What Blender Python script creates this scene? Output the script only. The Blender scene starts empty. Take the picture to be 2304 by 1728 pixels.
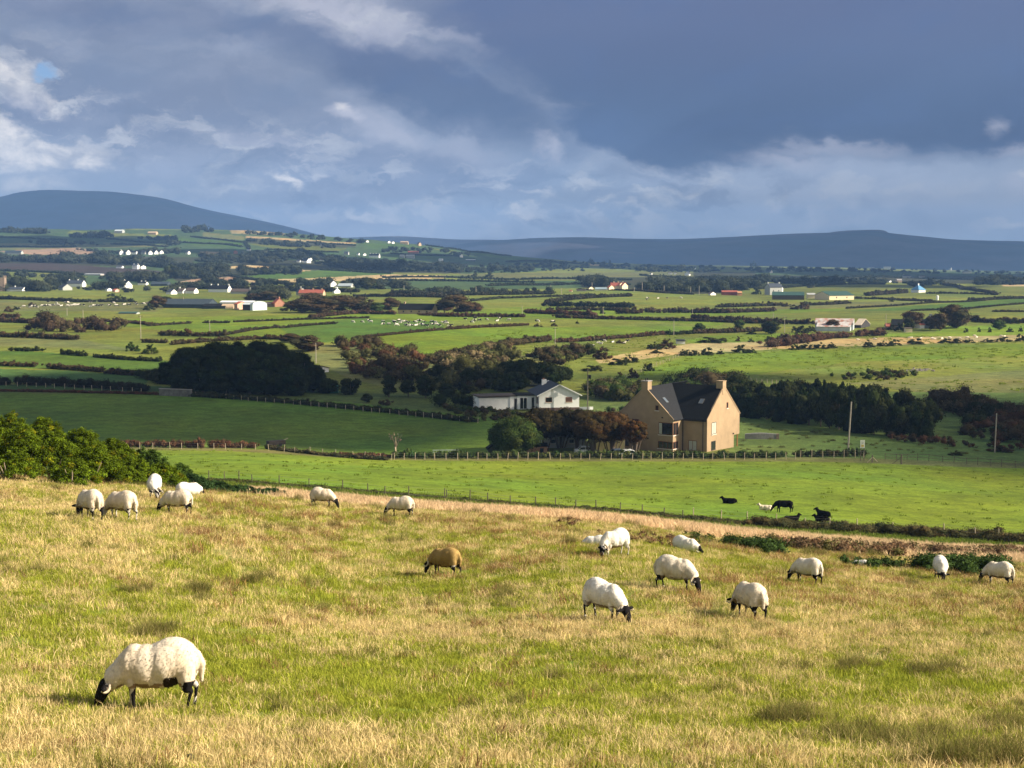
import bpy, math, random
import numpy as np
from mathutils import Vector, Matrix

# ---------------------------------------------------------------- scene, camera, light, exposure
sc = bpy.context.scene
COL = sc.collection
F = 3200.0                      # focal length in pixels of a 2304 px wide frame
TH = math.radians(5.16)
CZ = 40.0
cam_d = bpy.data.cameras.new('camera'); cam = bpy.data.objects.new('camera', cam_d); COL.objects.link(cam)
cam_d.sensor_width = 36.0; cam_d.lens = 36.0 * F / 2304
cam.location = (0, 0, CZ); cam.rotation_euler = (math.pi/2 - TH, 0, 0)
cam_d.clip_start = 0.3; cam_d.clip_end = 60000
sc.camera = cam
SUN_EL = math.radians(29); SUN_ROT = math.radians(99)      # clockwise from +Y: from the right, a touch towards the viewer
sun_dir = Vector((math.sin(SUN_ROT)*math.cos(SUN_EL), math.cos(SUN_ROT)*math.cos(SUN_EL), math.sin(SUN_EL)))
sl = bpy.data.lights.new('sun', 'SUN'); sl.energy = 5.0; sl.angle = math.radians(0.5); sl.color = (1.0, 0.89, 0.70)
so = bpy.data.objects.new('sun', sl); COL.objects.link(so)
so.rotation_euler = (-sun_dir).to_track_quat('-Z', 'Y').to_euler()
sc.view_settings.view_transform = 'Standard'; sc.view_settings.look = 'None'
EXPO = 1.15; sc.view_settings.exposure = EXPO; sc.view_settings.gamma = 1.0
sc.cycles.max_bounces = 4; sc.cycles.diffuse_bounces = 2; sc.cycles.glossy_bounces = 1
sc.cycles.transmission_bounces = 2; sc.cycles.transparent_max_bounces = 4; sc.cycles.volume_bounces = 0
sc.cycles.use_denoising = True

# ---------------------------------------------------------------- sky
W = bpy.data.worlds.new('World'); sc.world = W; W.use_nodes = True
nt = W.node_tree; N = nt.nodes; L = nt.links
N.clear()
def wn(t, **k):
    n = N.new(t)
    for a, b in k.items(): setattr(n, a, b)
    return n
def wmath(op, a, b=None, clamp=False):
    n = wn('ShaderNodeMath', operation=op, use_clamp=clamp)
    for i, v in enumerate((a, b)):
        if v is None: continue
        if isinstance(v, (int, float)): n.inputs[i].default_value = v
        else: L.new(v, n.inputs[i])
    return n.outputs[0]
tc = wn('ShaderNodeTexCoord'); sep = wn('ShaderNodeSeparateXYZ'); L.new(tc.outputs['Generated'], sep.inputs[0])
az = wmath('ARCTAN2', sep.outputs[0], sep.outputs[1])
el = wmath('ARCSINE', sep.outputs[2])
U = wmath('MULTIPLY', az, F/1000); V = wmath('MULTIPLY', el, F/1000)   # sky angles: 1 unit = 17.9 degrees
cmb = wn('ShaderNodeCombineXYZ'); L.new(U, cmb.inputs[0]); L.new(V, cmb.inputs[1])
def wnoise(vec, scale, detail=6, rough=.55, dist=0.0, sx=1.0, sy=1.0, rot=0.0, off=(0, 0, 0)):
    mp = wn('ShaderNodeMapping'); mp.inputs['Scale'].default_value = (sx, sy, 1); mp.inputs['Rotation'].default_value = (0, 0, rot)
    mp.inputs['Location'].default_value = off
    L.new(vec, mp.inputs[0]); n = wn('ShaderNodeTexNoise'); n.inputs['Scale'].default_value = scale
    n.inputs['Detail'].default_value = detail; n.inputs['Roughness'].default_value = rough; n.inputs['Distortion'].default_value = dist
    L.new(mp.outputs[0], n.inputs['Vector']); return n
# warp the coordinates so every cloud edge is ragged
wp = wnoise(cmb.outputs[0], 5.0, 8, .6, 0.3, 1.0, 1.6)
ws = wn('ShaderNodeVectorMath', operation='SUBTRACT'); L.new(wp.outputs['Color'], ws.inputs[0]); ws.inputs[1].default_value = (.5, .5, .5)
wsc = wn('ShaderNodeVectorMath', operation='MULTIPLY'); L.new(ws.outputs[0], wsc.inputs[0]); wsc.inputs[1].default_value = (.20, .12, 0)
wad = wn('ShaderNodeVectorMath', operation='ADD'); L.new(cmb.outputs[0], wad.inputs[0]); L.new(wsc.outputs[0], wad.inputs[1])
wp2 = wnoise(cmb.outputs[0], 19.0, 7, .62, 0.2, 1.0, 1.5)
ws2 = wn('ShaderNodeVectorMath', operation='SUBTRACT'); L.new(wp2.outputs['Color'], ws2.inputs[0]); ws2.inputs[1].default_value = (.5, .5, .5)
wsc2 = wn('ShaderNodeVectorMath', operation='MULTIPLY'); L.new(ws2.outputs[0], wsc2.inputs[0]); wsc2.inputs[1].default_value = (.060, .048, 0)
wad2 = wn('ShaderNodeVectorMath', operation='ADD'); L.new(wad.outputs[0], wad2.inputs[0]); L.new(wsc2.outputs[0], wad2.inputs[1])
WV = wad2.outputs[0]
def sxy(px, py): return ((px-1152)/1000.0, (575-py)/1000.0)
def blob(px, py, rx, ry, rot=0.0, soft=1.0, gain=1.0):
    """soft ellipse of sky at a direction; rx, ry are its angular half sizes"""
    cx, cy = sxy(px, py)
    s = wn('ShaderNodeVectorMath', operation='SUBTRACT'); L.new(WV, s.inputs[0]); s.inputs[1].default_value = (cx, cy, 0)
    mp = wn('ShaderNodeMapping'); mp.vector_type = 'TEXTURE'
    mp.inputs['Rotation'].default_value = (0, 0, rot); mp.inputs['Scale'].default_value = (rx/1000, ry/1000, 1)
    L.new(s.outputs[0], mp.inputs[0])
    ln = wn('ShaderNodeVectorMath', operation='LENGTH'); L.new(mp.outputs[0], ln.inputs[0])
    mr = wn('ShaderNodeMapRange', interpolation_type='SMOOTHSTEP')
    L.new(ln.outputs['Value'], mr.inputs[0]); mr.inputs[1].default_value = 1.0; mr.inputs[2].default_value = max(0.0, 1.0-soft)
    mr.inputs[3].default_value = 0; mr.inputs[4].default_value = gain
    return mr.outputs[0]
def mixc(fac, a, b):
    m = wn('ShaderNodeMix', data_type='RGBA')
    if isinstance(fac, (int, float)): m.inputs[0].default_value = fac
    else: L.new(fac, m.inputs[0])
    for i, v in ((6, a), (7, b)):
        if isinstance(v, tuple): m.inputs[i].default_value = (*v, 1)
        else: L.new(v, m.inputs[i])
    return m.outputs[2]
def s2l(r, g, b, k=1.0):
    f = lambda c: ((c/255+.055)/1.055)**2.4 if c > 10 else c/255/12.92
    return (f(r)*k, f(g)*k, f(b)*k)
SK = 2**-EXPO                                     # the colours below are what the exposed sky shows
# pale, hazy base that darkens upwards
mr = wn('ShaderNodeMapRange', interpolation_type='SMOOTHSTEP'); L.new(V, mr.inputs[0]); mr.inputs[1].default_value = 0.0; mr.inputs[2].default_value = .36
base = mixc(mr.outputs[0], s2l(164, 180, 203, SK), s2l(128, 138, 162, SK))
n1 = wnoise(WV, 3.2, 9, .58, 0.2, 1.0, 2.6, 0.25, (3.1, .4, 0))
r1 = wn('ShaderNodeMapRange', interpolation_type='SMOOTHSTEP'); L.new(n1.outputs[0], r1.inputs[0]); r1.inputs[1].default_value = .40; r1.inputs[2].default_value = .72
base = mixc(wmath('MULTIPLY', r1.outputs[0], .55), base, s2l(176, 182, 200, SK))
n2 = wnoise(WV, 4.3, 8, .55, 0.2, 1.0, 2.2, -.2, (7.7, 2.4, 0))
r2 = wn('ShaderNodeMapRange', interpolation_type='SMOOTHSTEP'); L.new(n2.outputs[0], r2.inputs[0]); r2.inputs[1].default_value = .46; r2.inputs[2].default_value = .70
base = mixc(wmath('MULTIPLY', r2.outputs[0], .55), base, s2l(116, 132, 162, SK))
# the heavy blue-grey deck
DK = s2l(76, 94, 129, SK); DK2 = s2l(97, 108, 144, SK)
mrd = wn('ShaderNodeMapRange', interpolation_type='SMOOTHSTEP'); L.new(V, mrd.inputs[0]); mrd.inputs[1].default_value = .26; mrd.inputs[2].default_value = .58
deckc = mixc(mrd.outputs[0], DK, DK2)
deckc = mixc(wmath('MULTIPLY', r2.outputs[0], .3), deckc, s2l(82, 104, 150, SK))
def add(*vs):
    o = vs[0]
    for v in vs[1:]: o = wmath('MAXIMUM', o, v)
    return o
deck = add(blob(1950, -60, 1080, 450, 0, .16), blob(1480, 160, 560, 200, -.30, .40), blob(1000, 200, 420, 110, -.36, .6, .9),
           blob(1470, 305, 300, 92, -.20, .40), blob(2250, 270, 330, 95, 0, .3), blob(700, 110, 500, 60, -.2, .9, .55), blob(250, 60, 500, 60, -.1, 1.0, .5), blob(1200, 40, 400, 160, 0, .7, .9))
mid = add(blob(900, 380, 500, 80, -.12, .9, .8), blob(330, 270, 300, 110, -.2, .9, .6), blob(640, 290, 380, 110, -.25, .9, .5), blob(150, 265, 190, 60, 0, .8, .7), blob(1050, 300, 120, 40, -.3, .9, .8))
base = mixc(mid, base, s2l(122, 132, 158, SK))
base = mixc(wmath('MULTIPLY', blob(1950, 440, 760, 110, 0, .9), .85), base, s2l(176, 186, 206, SK))
base = mixc(wmath('MULTIPLY', blob(700, 400, 620, 150, -.1, .9), .45), base, s2l(150, 158, 180, SK))
colr = mixc(deck, base, deckc)
lit = add(blob(760, 40, 320, 75, -.28, .85, .75), blob(1020, 95, 130, 24, -.3, 1, .35), blob(1700, -5, 70, 16, 0, 1, .4), blob(620, 0, 150, 60, 0, 1, .3),
          blob(780, 262, 75, 26, -.3, .9, .85), blob(880, 300, 150, 40, -.35, 1, .5), blob(560, 315, 260, 40, -.1, 1, .42), blob(1050, 350, 160, 45, -.2, 1, .35),
          blob(60, 210, 130, 60, -.6, .9, .6), blob(1225, 330, 60, 36, -.8, 1, .6), blob(1740, 372, 150, 24, -.15, .9, .45),
          blob(2185, 300, 34, 36, -.9, 1, .5), blob(1860, 350, 300, 22, 0, 1, .4), blob(2250, 350, 90, 20, 0, 1, .45), blob(2270, 430, 90, 40, .3, 1, .45))
colr = mixc(lit, colr, s2l(200, 200, 213, SK))
# billows of grey-white cloud in the bright band above the hills and along the left
n4 = wnoise(WV, 8.5, 10, .60, 0.3, 1.0, 2.3, .12, (5.1, 1.4, 0)); r4 = wn('ShaderNodeMapRange', interpolation_type='SMOOTHSTEP'); L.new(n4.outputs[0], r4.inputs[0]); r4.inputs[1].default_value = .47; r4.inputs[2].default_value = .64
n5 = wnoise(WV, 6.5, 10, .60, 0.3, 1.0, 2.6, -.1, (9.1, 4.4, 0)); r5 = wn('ShaderNodeMapRange', interpolation_type='SMOOTHSTEP'); L.new(n5.outputs[0], r5.inputs[0]); r5.inputs[1].default_value = .48; r5.inputs[2].default_value = .66
band = add(blob(1150, 450, 1300, 110, 0, .8, 1), blob(500, 340, 700, 120, -.12, .8, .9), blob(80, 260, 280, 200, 0, .8, 1), blob(820, 60, 360, 70, -.25, .8, .7))
ndk = wmath('SUBTRACT', 1.0, deck, True)
colr = mixc(wmath('MULTIPLY', wmath('MULTIPLY', r4.outputs[0], band), wmath('MULTIPLY', ndk, .85)), colr, s2l(206, 208, 214, SK))
colr = mixc(wmath('MULTIPLY', wmath('MULTIPLY', r5.outputs[0], band), .62), colr, s2l(108, 122, 150, SK))
# bright sunlit puffs low on the left
n3 = wnoise(cmb.outputs[0], 14, 7, .6, 0.4, 1, 1.4, 0, (1.3, 5.0, 0))
r3 = wn('ShaderNodeMapRange', interpolation_type='SMOOTHSTEP'); L.new(n3.outputs[0], r3.inputs[0]); r3.inputs[1].default_value = .32; r3.inputs[2].default_value = .66
hot = add(blob(50, 322, 130, 48, -.35, .6, 1), blob(180, 358, 150, 42, -.1, .6, 1), blob(60, 375, 170, 40, 0, .8, .85), blob(90, 420, 200, 26, 0, 1, .5), blob(30, 170, 80, 36, -.5, .8, .85), blob(100, 215, 55, 60, .4, .8, .75), blob(150, 240, 60, 24, -.8, .9, .55),
          blob(650, 415, 46, 22, -.5, .8, .95), blob(1220, 440, 55, 13, -.2, .9, .7), blob(1170, 482, 40, 12, 0, .9, .7), blob(850, 485, 100, 16, 0, 1, .55), blob(740, 405, 22, 16, 0, 1, .4),
          blob(770, 248, 40, 13, -.4, .9, .6), blob(2290, 400, 60, 14, .3, 1, .5), blob(1400, 470, 50, 10, 0, 1, .35), blob(2240, 510, 120, 14, 0, 1, .4))
hotm = wmath('MULTIPLY', hot, wmath('ADD', wmath('MULTIPLY', r3.outputs[0], .75), .25))
colr = mixc(hotm, colr, s2l(246, 240, 236, SK))
colr = mixc(blob(150, 182, 42, 20, .2, .8, .9), colr, s2l(140, 178, 220, SK))
# real daylight sky above and behind the view: Nishita through broken cloud
sky = wn('ShaderNodeTexSky', sky_type='NISHITA'); sky.sun_disc = False; sky.sun_elevation = SUN_EL; sky.sun_rotation = SUN_ROT
sky.air_density = 1.0; sky.dust_density = 1.2
skm = wn('ShaderNodeMix', data_type='RGBA'); skm.blend_type = 'MULTIPLY'; skm.inputs[0].default_value = 1.0
L.new(sky.outputs[0], skm.inputs[6]); skm.inputs[7].default_value = (.105, .088, .070, 1)
nh = wnoise(tc.outputs['Generated'], 2.4, 5, .55); rh = wn('ShaderNodeMapRange'); L.new(nh.outputs[0], rh.inputs[0]); rh.inputs[1].default_value = .42; rh.inputs[2].default_value = .62
hi = mixc(rh.outputs[0], skm.outputs[2], s2l(170, 167, 162, .46))
fv = wn('ShaderNodeMapRange', interpolation_type='SMOOTHSTEP'); L.new(V, fv.inputs[0]); fv.inputs[1].default_value = .62; fv.inputs[2].default_value = 1.3
fu = wn('ShaderNodeMapRange', interpolation_type='SMOOTHSTEP'); L.new(wmath('ABSOLUTE', U), fu.inputs[0]); fu.inputs[1].default_value = 1.5; fu.inputs[2].default_value = 3.2
colr = mixc(wmath('MAXIMUM', fv.outputs[0], fu.outputs[0]), colr, hi)
bg = wn('ShaderNodeBackground'); L.new(colr, bg.inputs[0]); bg.inputs[1].default_value = 1.0
wo = wn('ShaderNodeOutputWorld'); L.new(bg.outputs[0], wo.inputs[0])
W.cycles.sampling_method = 'MANUAL'; W.cycles.sample_map_resolution = 512

# ---------------------------------------------------------------- tags and small mesh helpers
R = random.Random(7); NR = np.random.default_rng(7)
def tag(o, label=None, cat=None, group=None, kind=None):
    if label: o['label'] = label
    if cat: o['category'] = cat
    if group: o['group'] = group
    if kind: o['kind'] = kind
    return o
def empty(name, loc, rz=0.0, label=None, cat=None, group=None):
    o = bpy.data.objects.new(name, None); COL.objects.link(o); o.location = loc; o.rotation_euler = (0, 0, rz)
    return tag(o, label, cat, group)
def mkobj(name, me, mats, parent=None):
    o = bpy.data.objects.new(name, me); COL.objects.link(o)
    for m in (mats if isinstance(mats, (list, tuple)) else [mats]):
        if m: me.materials.append(m)
    if parent: o.parent = parent
    return o
def mesh_np(name, v, f, smooth=False):
    """v: (n,3) array, f: (m,k) array of equal faces"""
    me = bpy.data.meshes.new(name); v = np.asarray(v, np.float32); f = np.asarray(f, np.int32); k = f.shape[1]
    me.vertices.add(len(v)); me.vertices.foreach_set('co', v.ravel())
    me.loops.add(f.size); me.loops.foreach_set('vertex_index', f.ravel())
    me.polygons.add(len(f)); me.polygons.foreach_set('loop_start', np.arange(0, f.size, k, dtype=np.int32))
    if smooth: me.polygons.foreach_set('use_smooth', np.ones(len(f), bool))
    me.update(calc_edges=True); return me
def col_attr(me, c, name='col'):
    a = me.color_attributes.new(name, 'FLOAT_COLOR', 'POINT'); c = np.asarray(c, np.float32)
    if c.shape[1] == 3: c = np.c_[c, np.ones(len(c), np.float32)]
    a.data.foreach_set('color', c.ravel())
class MB:
    """collects boxes, bars and polygons into one mesh"""
    def __init__(s): s.v = []; s.f = []
    def poly(s, pts): n = len(s.v); s.v += [tuple(p) for p in pts]; s.f.append(tuple(range(n, n+len(pts)))); return s
    def box(s, x0, x1, y0, y1, z0, z1, M=None):
        n = len(s.v); p = [(x0,y0,z0),(x1,y0,z0),(x1,y1,z0),(x0,y1,z0),(x0,y0,z1),(x1,y0,z1),(x1,y1,z1),(x0,y1,z1)]
        if M: p = [tuple(M @ Vector(q)) for q in p]
        s.v += p
        s.f += [tuple(n+i for i in q) for q in ((0,3,2,1),(4,5,6,7),(0,1,5,4),(1,2,6,5),(2,3,7,6),(3,0,4,7))]; return s
    def prism(s, pts, d):
        """extrude polygon pts (3D, ordered) by vector d"""
        n = len(s.v); k = len(pts); d = Vector(d)
        s.v += [tuple(p) for p in pts] + [tuple(Vector(p)+d) for p in pts]
        s.f.append(tuple(range(n, n+k))); s.f.append(tuple(range(n+2*k-1, n+k-1, -1)))
        for i in range(k): j = (i+1) % k; s.f.append((n+j, n+i, n+k+i, n+k+j))
        return s
    def tube(s, pts, rad, k=6):
        n0 = len(s.v); pts = [Vector(p) for p in pts]
        if not isinstance(rad, (list, tuple)): rad = [rad]*len(pts)
        for i, p in enumerate(pts):
            t = (pts[min(i+1, len(pts)-1)] - pts[max(i-1, 0)]).normalized()
            a = t.orthogonal().normalized(); b = t.cross(a)
            if i and abs(a.dot(pa)) < .999: a = (pa - t*pa.dot(t)).normalized(); b = t.cross(a)
            pa = a
            for j in range(k):
                an = 2*math.pi*j/k; s.v.append(tuple(p + (a*math.cos(an) + b*math.sin(an))*rad[i]))
        for i in range(len(pts)-1):
            for j in range(k):
                j2 = (j+1) % k; s.f.append((n0+i*k+j, n0+i*k+j2, n0+(i+1)*k+j2, n0+(i+1)*k+j))
        s.f.append(tuple(n0+j for j in reversed(range(k)))); s.f.append(tuple(n0+(len(pts)-1)*k+j for j in range(k))); return s
    def build(s, name, mat, parent=None, smooth=False):
        me = bpy.data.meshes.new(name); me.from_pydata(s.v, [], s.f); me.update()
        import bmesh
        bm = bmesh.new(); bm.from_mesh(me); bmesh.ops.recalc_face_normals(bm, faces=bm.faces); bm.to_mesh(me); bm.free()
        if smooth: me.polygons.foreach_set('use_smooth', [True]*len(me.polygons))
        return mkobj(name, me, mat, parent)

# ---------------------------------------------------------------- materials
MATS = {}
def mat(name, c, rough=.85, var=.25, scale=1.0, spec=.3, attr=None, bump=0.0, c2=None, s2=None, metal=0.0, detail=5, transl=0.0):
    """diffuse-ish procedural material: colour broken by two sizes of noise (object space metres)"""
    if name in MATS: return MATS[name]
    m = bpy.data.materials.new(name); m.use_nodes = True; t = m.node_tree; t.nodes.clear(); n = t.nodes; l = t.links
    out = n.new('ShaderNodeOutputMaterial'); b = n.new('ShaderNodeBsdfPrincipled'); l.new(b.outputs[0], out.inputs[0])
    b.inputs['Roughness'].default_value = rough; b.inputs['Specular IOR Level'].default_value = spec; b.inputs['Metallic'].default_value = metal
    tcn = n.new('ShaderNodeTexCoord')
    no = n.new('ShaderNodeTexNoise'); no.inputs['Scale'].default_value = scale; no.inputs['Detail'].default_value = detail; no.inputs['Roughness'].default_value = .6
    l.new(tcn.outputs['Object'], no.inputs['Vector'])
    mrn = n.new('ShaderNodeMapRange'); l.new(no.outputs[0], mrn.inputs[0]); mrn.inputs[1].default_value = .3; mrn.inputs[2].default_value = .7
    mrn.inputs[3].default_value = 1-var; mrn.inputs[4].default_value = 1+var
    if c2:
        mx = n.new('ShaderNodeMix'); mx.data_type = 'RGBA'; mx.inputs[6].default_value = (*c, 1); mx.inputs[7].default_value = (*c2, 1)
        n2_ = n.new('ShaderNodeTexNoise'); n2_.inputs['Scale'].default_value = s2 or scale*.3; n2_.inputs['Detail'].default_value = 4
        l.new(tcn.outputs['Object'], n2_.inputs['Vector'])
        mp2 = n.new('ShaderNodeMapRange'); l.new(n2_.outputs[0], mp2.inputs[0]); mp2.inputs[1].default_value = .42; mp2.inputs[2].default_value = .6
        l.new(mp2.outputs[0], mx.inputs[0]); src = mx.outputs[2]
    else:
        rg = n.new('ShaderNodeRGB'); rg.outputs[0].default_value = (*c, 1); src = rg.outputs[0]
    if attr:
        at = n.new('ShaderNodeAttribute'); at.attribute_name = attr
        mm = n.new('ShaderNodeMix'); mm.data_type = 'RGBA'; mm.blend_type = 'MULTIPLY'; mm.inputs[0].default_value = 1
        l.new(src, mm.inputs[6]); l.new(at.outputs['Color'], mm.inputs[7]); src = mm.outputs[2]
    vm = n.new('ShaderNodeVectorMath'); vm.operation = 'SCALE'; l.new(src, vm.inputs[0]); l.new(mrn.outputs[0], vm.inputs['Scale'])
    l.new(vm.outputs[0], b.inputs['Base Color'])
    if bump:
        bp = n.new('ShaderNodeBump'); bp.inputs['Strength'].default_value = 1; bp.inputs['Distance'].default_value = bump
        l.new(no.outputs[0], bp.inputs['Height']); l.new(bp.outputs[0], b.inputs['Normal'])
    if transl:
        tr = n.new('ShaderNodeBsdfTranslucent'); l.new(vm.outputs[0], tr.inputs[0])
        ms = n.new('ShaderNodeMixShader'); ms.inputs[0].default_value = transl
        l.new(b.outputs[0], ms.inputs[1]); l.new(tr.outputs[0], ms.inputs[2]); l.new(ms.outputs[0], out.inputs[0])
    MATS[name] = m; return m

def px_m(d): return d/1422.0
# ---------------------------------------------------------------- numpy noise
def _h(i, j, s):
    n = (i*374761393 + j*668265263 + s*974634777) & 0xffffffff
    n = ((n ^ (n >> 13)) * 1274126177) & 0xffffffff
    return ((n ^ (n >> 16)) & 0xffff) / 65535.0
def vnoise(x, y, s=0):
    x = np.asarray(x, float); y = np.asarray(y, float)
    xi = np.floor(x).astype(np.int64); yi = np.floor(y).astype(np.int64); fx = x-xi; fy = y-yi
    fx = fx*fx*(3-2*fx); fy = fy*fy*(3-2*fy)
    a = _h(xi, yi, s); b = _h(xi+1, yi, s); c = _h(xi, yi+1, s); d = _h(xi+1, yi+1, s)
    return (a*(1-fx)+b*fx)*(1-fy) + (c*(1-fx)+d*fx)*fy
def fbm(x, y, s=0, o=4):
    t = 0; a = .5; w = 0
    for k in range(o): t = t + a*vnoise(np.asarray(x)*2**k, np.asarray(y)*2**k, s+k*17); w += a; a *= .55
    return t/w

# ---------------------------------------------------------------- the lie of the land
ct, st = math.cos(TH), math.sin(TH)
def ray(px, py):
    a = (px-1152)/F; b = (864-py)/F
    return np.array([a, ct + b*st, -st + b*ct])
def z_at(py, d, px=1152):
    r = ray(px, py); return CZ + r[2]/r[1]*d
FARL = [(870,385),(845,430),(815,480),(780,540),(745,640),(715,780),(690,950),(665,1200),(645,1500),(620,1850),(600,2100),(575,2500),(545,3000),(517,3500),(524,4200),(560,7000)]
PROF = {
 -500: [(1600,14),(1420,22),(1250,33),(1120,45),(1060,55),(1030,65),(1050,85),(1090,105),(1095,150),(1055,200),(1003,250),(955,300)]+FARL,
 0: [(1728,12.3),(1570,17),(1390,25),(1245,35),(1147,45),(1110,52),(1078,62),(1080,75),(1128,100),(1103,150),(1058,200),(1005,250),(957,300)]+FARL,
 450: [(1728,12.4),(1592,17),(1445,25),(1300,35),(1196,45),(1163,52),(1120,60),(1110,75),(1106,100),(1092,130),(1077,150),(1044,200),(1007,250),(960,300)]+[(p if p!=517 else 516, q) for p,q in FARL],
 900: [(1728,12.5),(1610,17),(1490,25),(1430,31),(1395,35),(1305,45),(1230,52),(1165,60),(1148,75),(1138,100),(1121,130),(1104,150),(1058,200),(1031,247),(959,309),(887,370),(870,390),(835,440),(800,495),(765,560),(740,630),(715,760),(690,950),(665,1200),(645,1500),(620,2000),(600,2500),(575,3000),(546,3500),(549,4200),(570,7000)],
 1350: [(1728,12.5),(1620,17),(1500,25),(1405,31),(1365,35),(1322,39),(1253,47),(1215,55),(1192,60),(1172,75),(1164,100),(1157,130),(1130,160),(1078,200),(1033,247),(959,309),(887,370),(870,390),(845,430),(820,470),(790,530),(770,590),(745,660),(715,780),(690,950),(665,1200),(645,1550),(625,2000),(610,2800),(600,3500),(592,4500),(595,7000)],
 1800: [(1728,12.5),(1630,17),(1510,25),(1430,31),(1387,35),(1303,50),(1258,60),(1228,75),(1216,100),(1203,120),(1191,138),(1156,155),(1084,200),(1033,247),(959,309),(905,350),(880,372),(850,420),(800,520),(775,590),(750,660),(715,800),(690,980),(665,1250),(645,1600),(628,2100),(615,2900),(606,4000),(602,5500),(600,7000)],
 2304: [(1728,12.5),(1635,17),(1520,25),(1400,35),(1328,50),(1292,60),(1262,75),(1245,100),(1222,130),(1190,150),(1108,200),(1042,250),(968,300),(905,350),(870,387),(830,440),(775,575),(750,650),(715,800),(690,980),(665,1250),(648,1600),(635,2100),(625,2900),(616,4200),(612,5500),(610,7000)],
 2800: [(1728,12.5),(1640,17),(1520,25),(1405,35),(1330,50),(1292,60),(1262,75),(1245,100),(1222,130),(1190,150),(1110,200),(1044,250),(970,300),(905,350),(870,387),(830,440),(775,575),(750,650),(715,800),(690,980),(665,1250),(648,1600),(635,2100),(625,2900),(616,4200),(612,5500),(610,7000)],
}
LG = np.linspace(math.log(1.0), math.log(40000), 900)
def pchip(x, y, q):
    x = np.array(x); y = np.array(y); h = np.diff(x); dl = np.diff(y)/h; m = np.zeros(len(x))
    for i in range(1, len(x)-1):
        if dl[i-1]*dl[i] > 0: w1 = 2*h[i]+h[i-1]; w2 = h[i]+2*h[i-1]; m[i] = (w1+w2)/(w1/dl[i-1]+w2/dl[i])
    m[0] = dl[0]; m[-1] = dl[-1]
    k = np.clip(np.searchsorted(x, q)-1, 0, len(x)-2); t = (q-x[k])/h[k]; t2 = t*t; t3 = t2*t
    return (2*t3-3*t2+1)*y[k] + (t3-2*t2+t)*h[k]*m[k] + (-2*t3+3*t2)*y[k+1] + (t3-t2)*h[k]*m[k+1]
cols = sorted(PROF); CA = np.array([(c-1152)/F for c in cols]); TAB = []
for c in cols:
    pr = PROF[c]; d0, = [pr[0][1]]
    xs = [0.0, math.log(3)] + [math.log(d) for p, d in pr] + [math.log(12000), math.log(40000)]
    zl = z_at(pr[-1][0], pr[-1][1])
    zs = [CZ-1.72, CZ-2.15] + [z_at(p, d) for p, d in pr] + [zl-30, zl-120]
    TAB.append(pchip(xs, zs, LG))
TAB = np.array(TAB)
FA = np.linspace(CA[0], CA[-1], 240); FT = np.array([pchip(CA, TAB[:, k], FA) for k in range(len(LG))]).T
# smooth a little across
ker = np.exp(-np.linspace(-2, 2, 25)**2); ker /= ker.sum()
FT = np.array([np.convolve(np.pad(FT[:, k], 12, 'edge'), ker, 'valid') for k in range(FT.shape[1])]).T
def H(x, y):
    x = np.asarray(x, float); y = np.maximum(np.asarray(y, float), 1.0)
    a = np.clip((x/y - FA[0])/(FA[1]-FA[0]), 0, len(FA)-1.001); l = np.clip((np.log(y)-LG[0])/(LG[1]-LG[0]), 0, len(LG)-1.001)
    i = a.astype(int); j = l.astype(int); fa = a-i; fl = l-j
    z = (FT[i, j]*(1-fl)+FT[i, j+1]*fl)*(1-fa) + (FT[i+1, j]*(1-fl)+FT[i+1, j+1]*fl)*fa
    nr = np.exp(-((np.minimum(y, 1e3))/90)**2)
    z = z + nr*((fbm(x/3.1, y/3.1, 5, 3)-.5)*.28 + (vnoise(x/.55, y/.55, 9)-.5)*.05)
    far = np.clip((y-380)/400, 0, 1)
    return z + far*(vnoise(x/70, y/110, 21)-.5)*1.6*np.clip(y/900, .5, 2.5)
_T = np.exp(np.linspace(math.log(6), math.log(7000), 1600))
def hit(px, py, dmin=6.0):
    """where the sight line through a pixel of the photograph meets the ground"""
    r = ray(px, py); y = _T[_T >= dmin]; x = r[0]/r[1]*y; z = CZ + r[2]/r[1]*y
    k = np.argmax(z <= H(x, y))
    if z[k] > H(x[k], y[k]): k = len(y)-1
    y0, y1 = y[max(k-1, 0)], y[k]
    for _ in range(14):
        ym = (y0+y1)/2
        if CZ + r[2]/r[1]*ym <= H(r[0]/r[1]*ym, ym): y1 = ym
        else: y0 = ym
    x = r[0]/r[1]*y1; return Vector((x, y1, float(H(x, y1))))
def at(px, d):
    """ground point at forward distance d along a bearing"""
    r = ray(px, 1000); x = r[0]/ct*d if False else (px-1152)/F*d*1.0
    return Vector((x, d, float(H(x, d))))
def proj(x, y, z):
    dy = y; dz = z-CZ; f = dy*ct - dz*st; u = dy*st + dz*ct
    return 1152 + F*x/f, 864 - F*u/f

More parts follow.
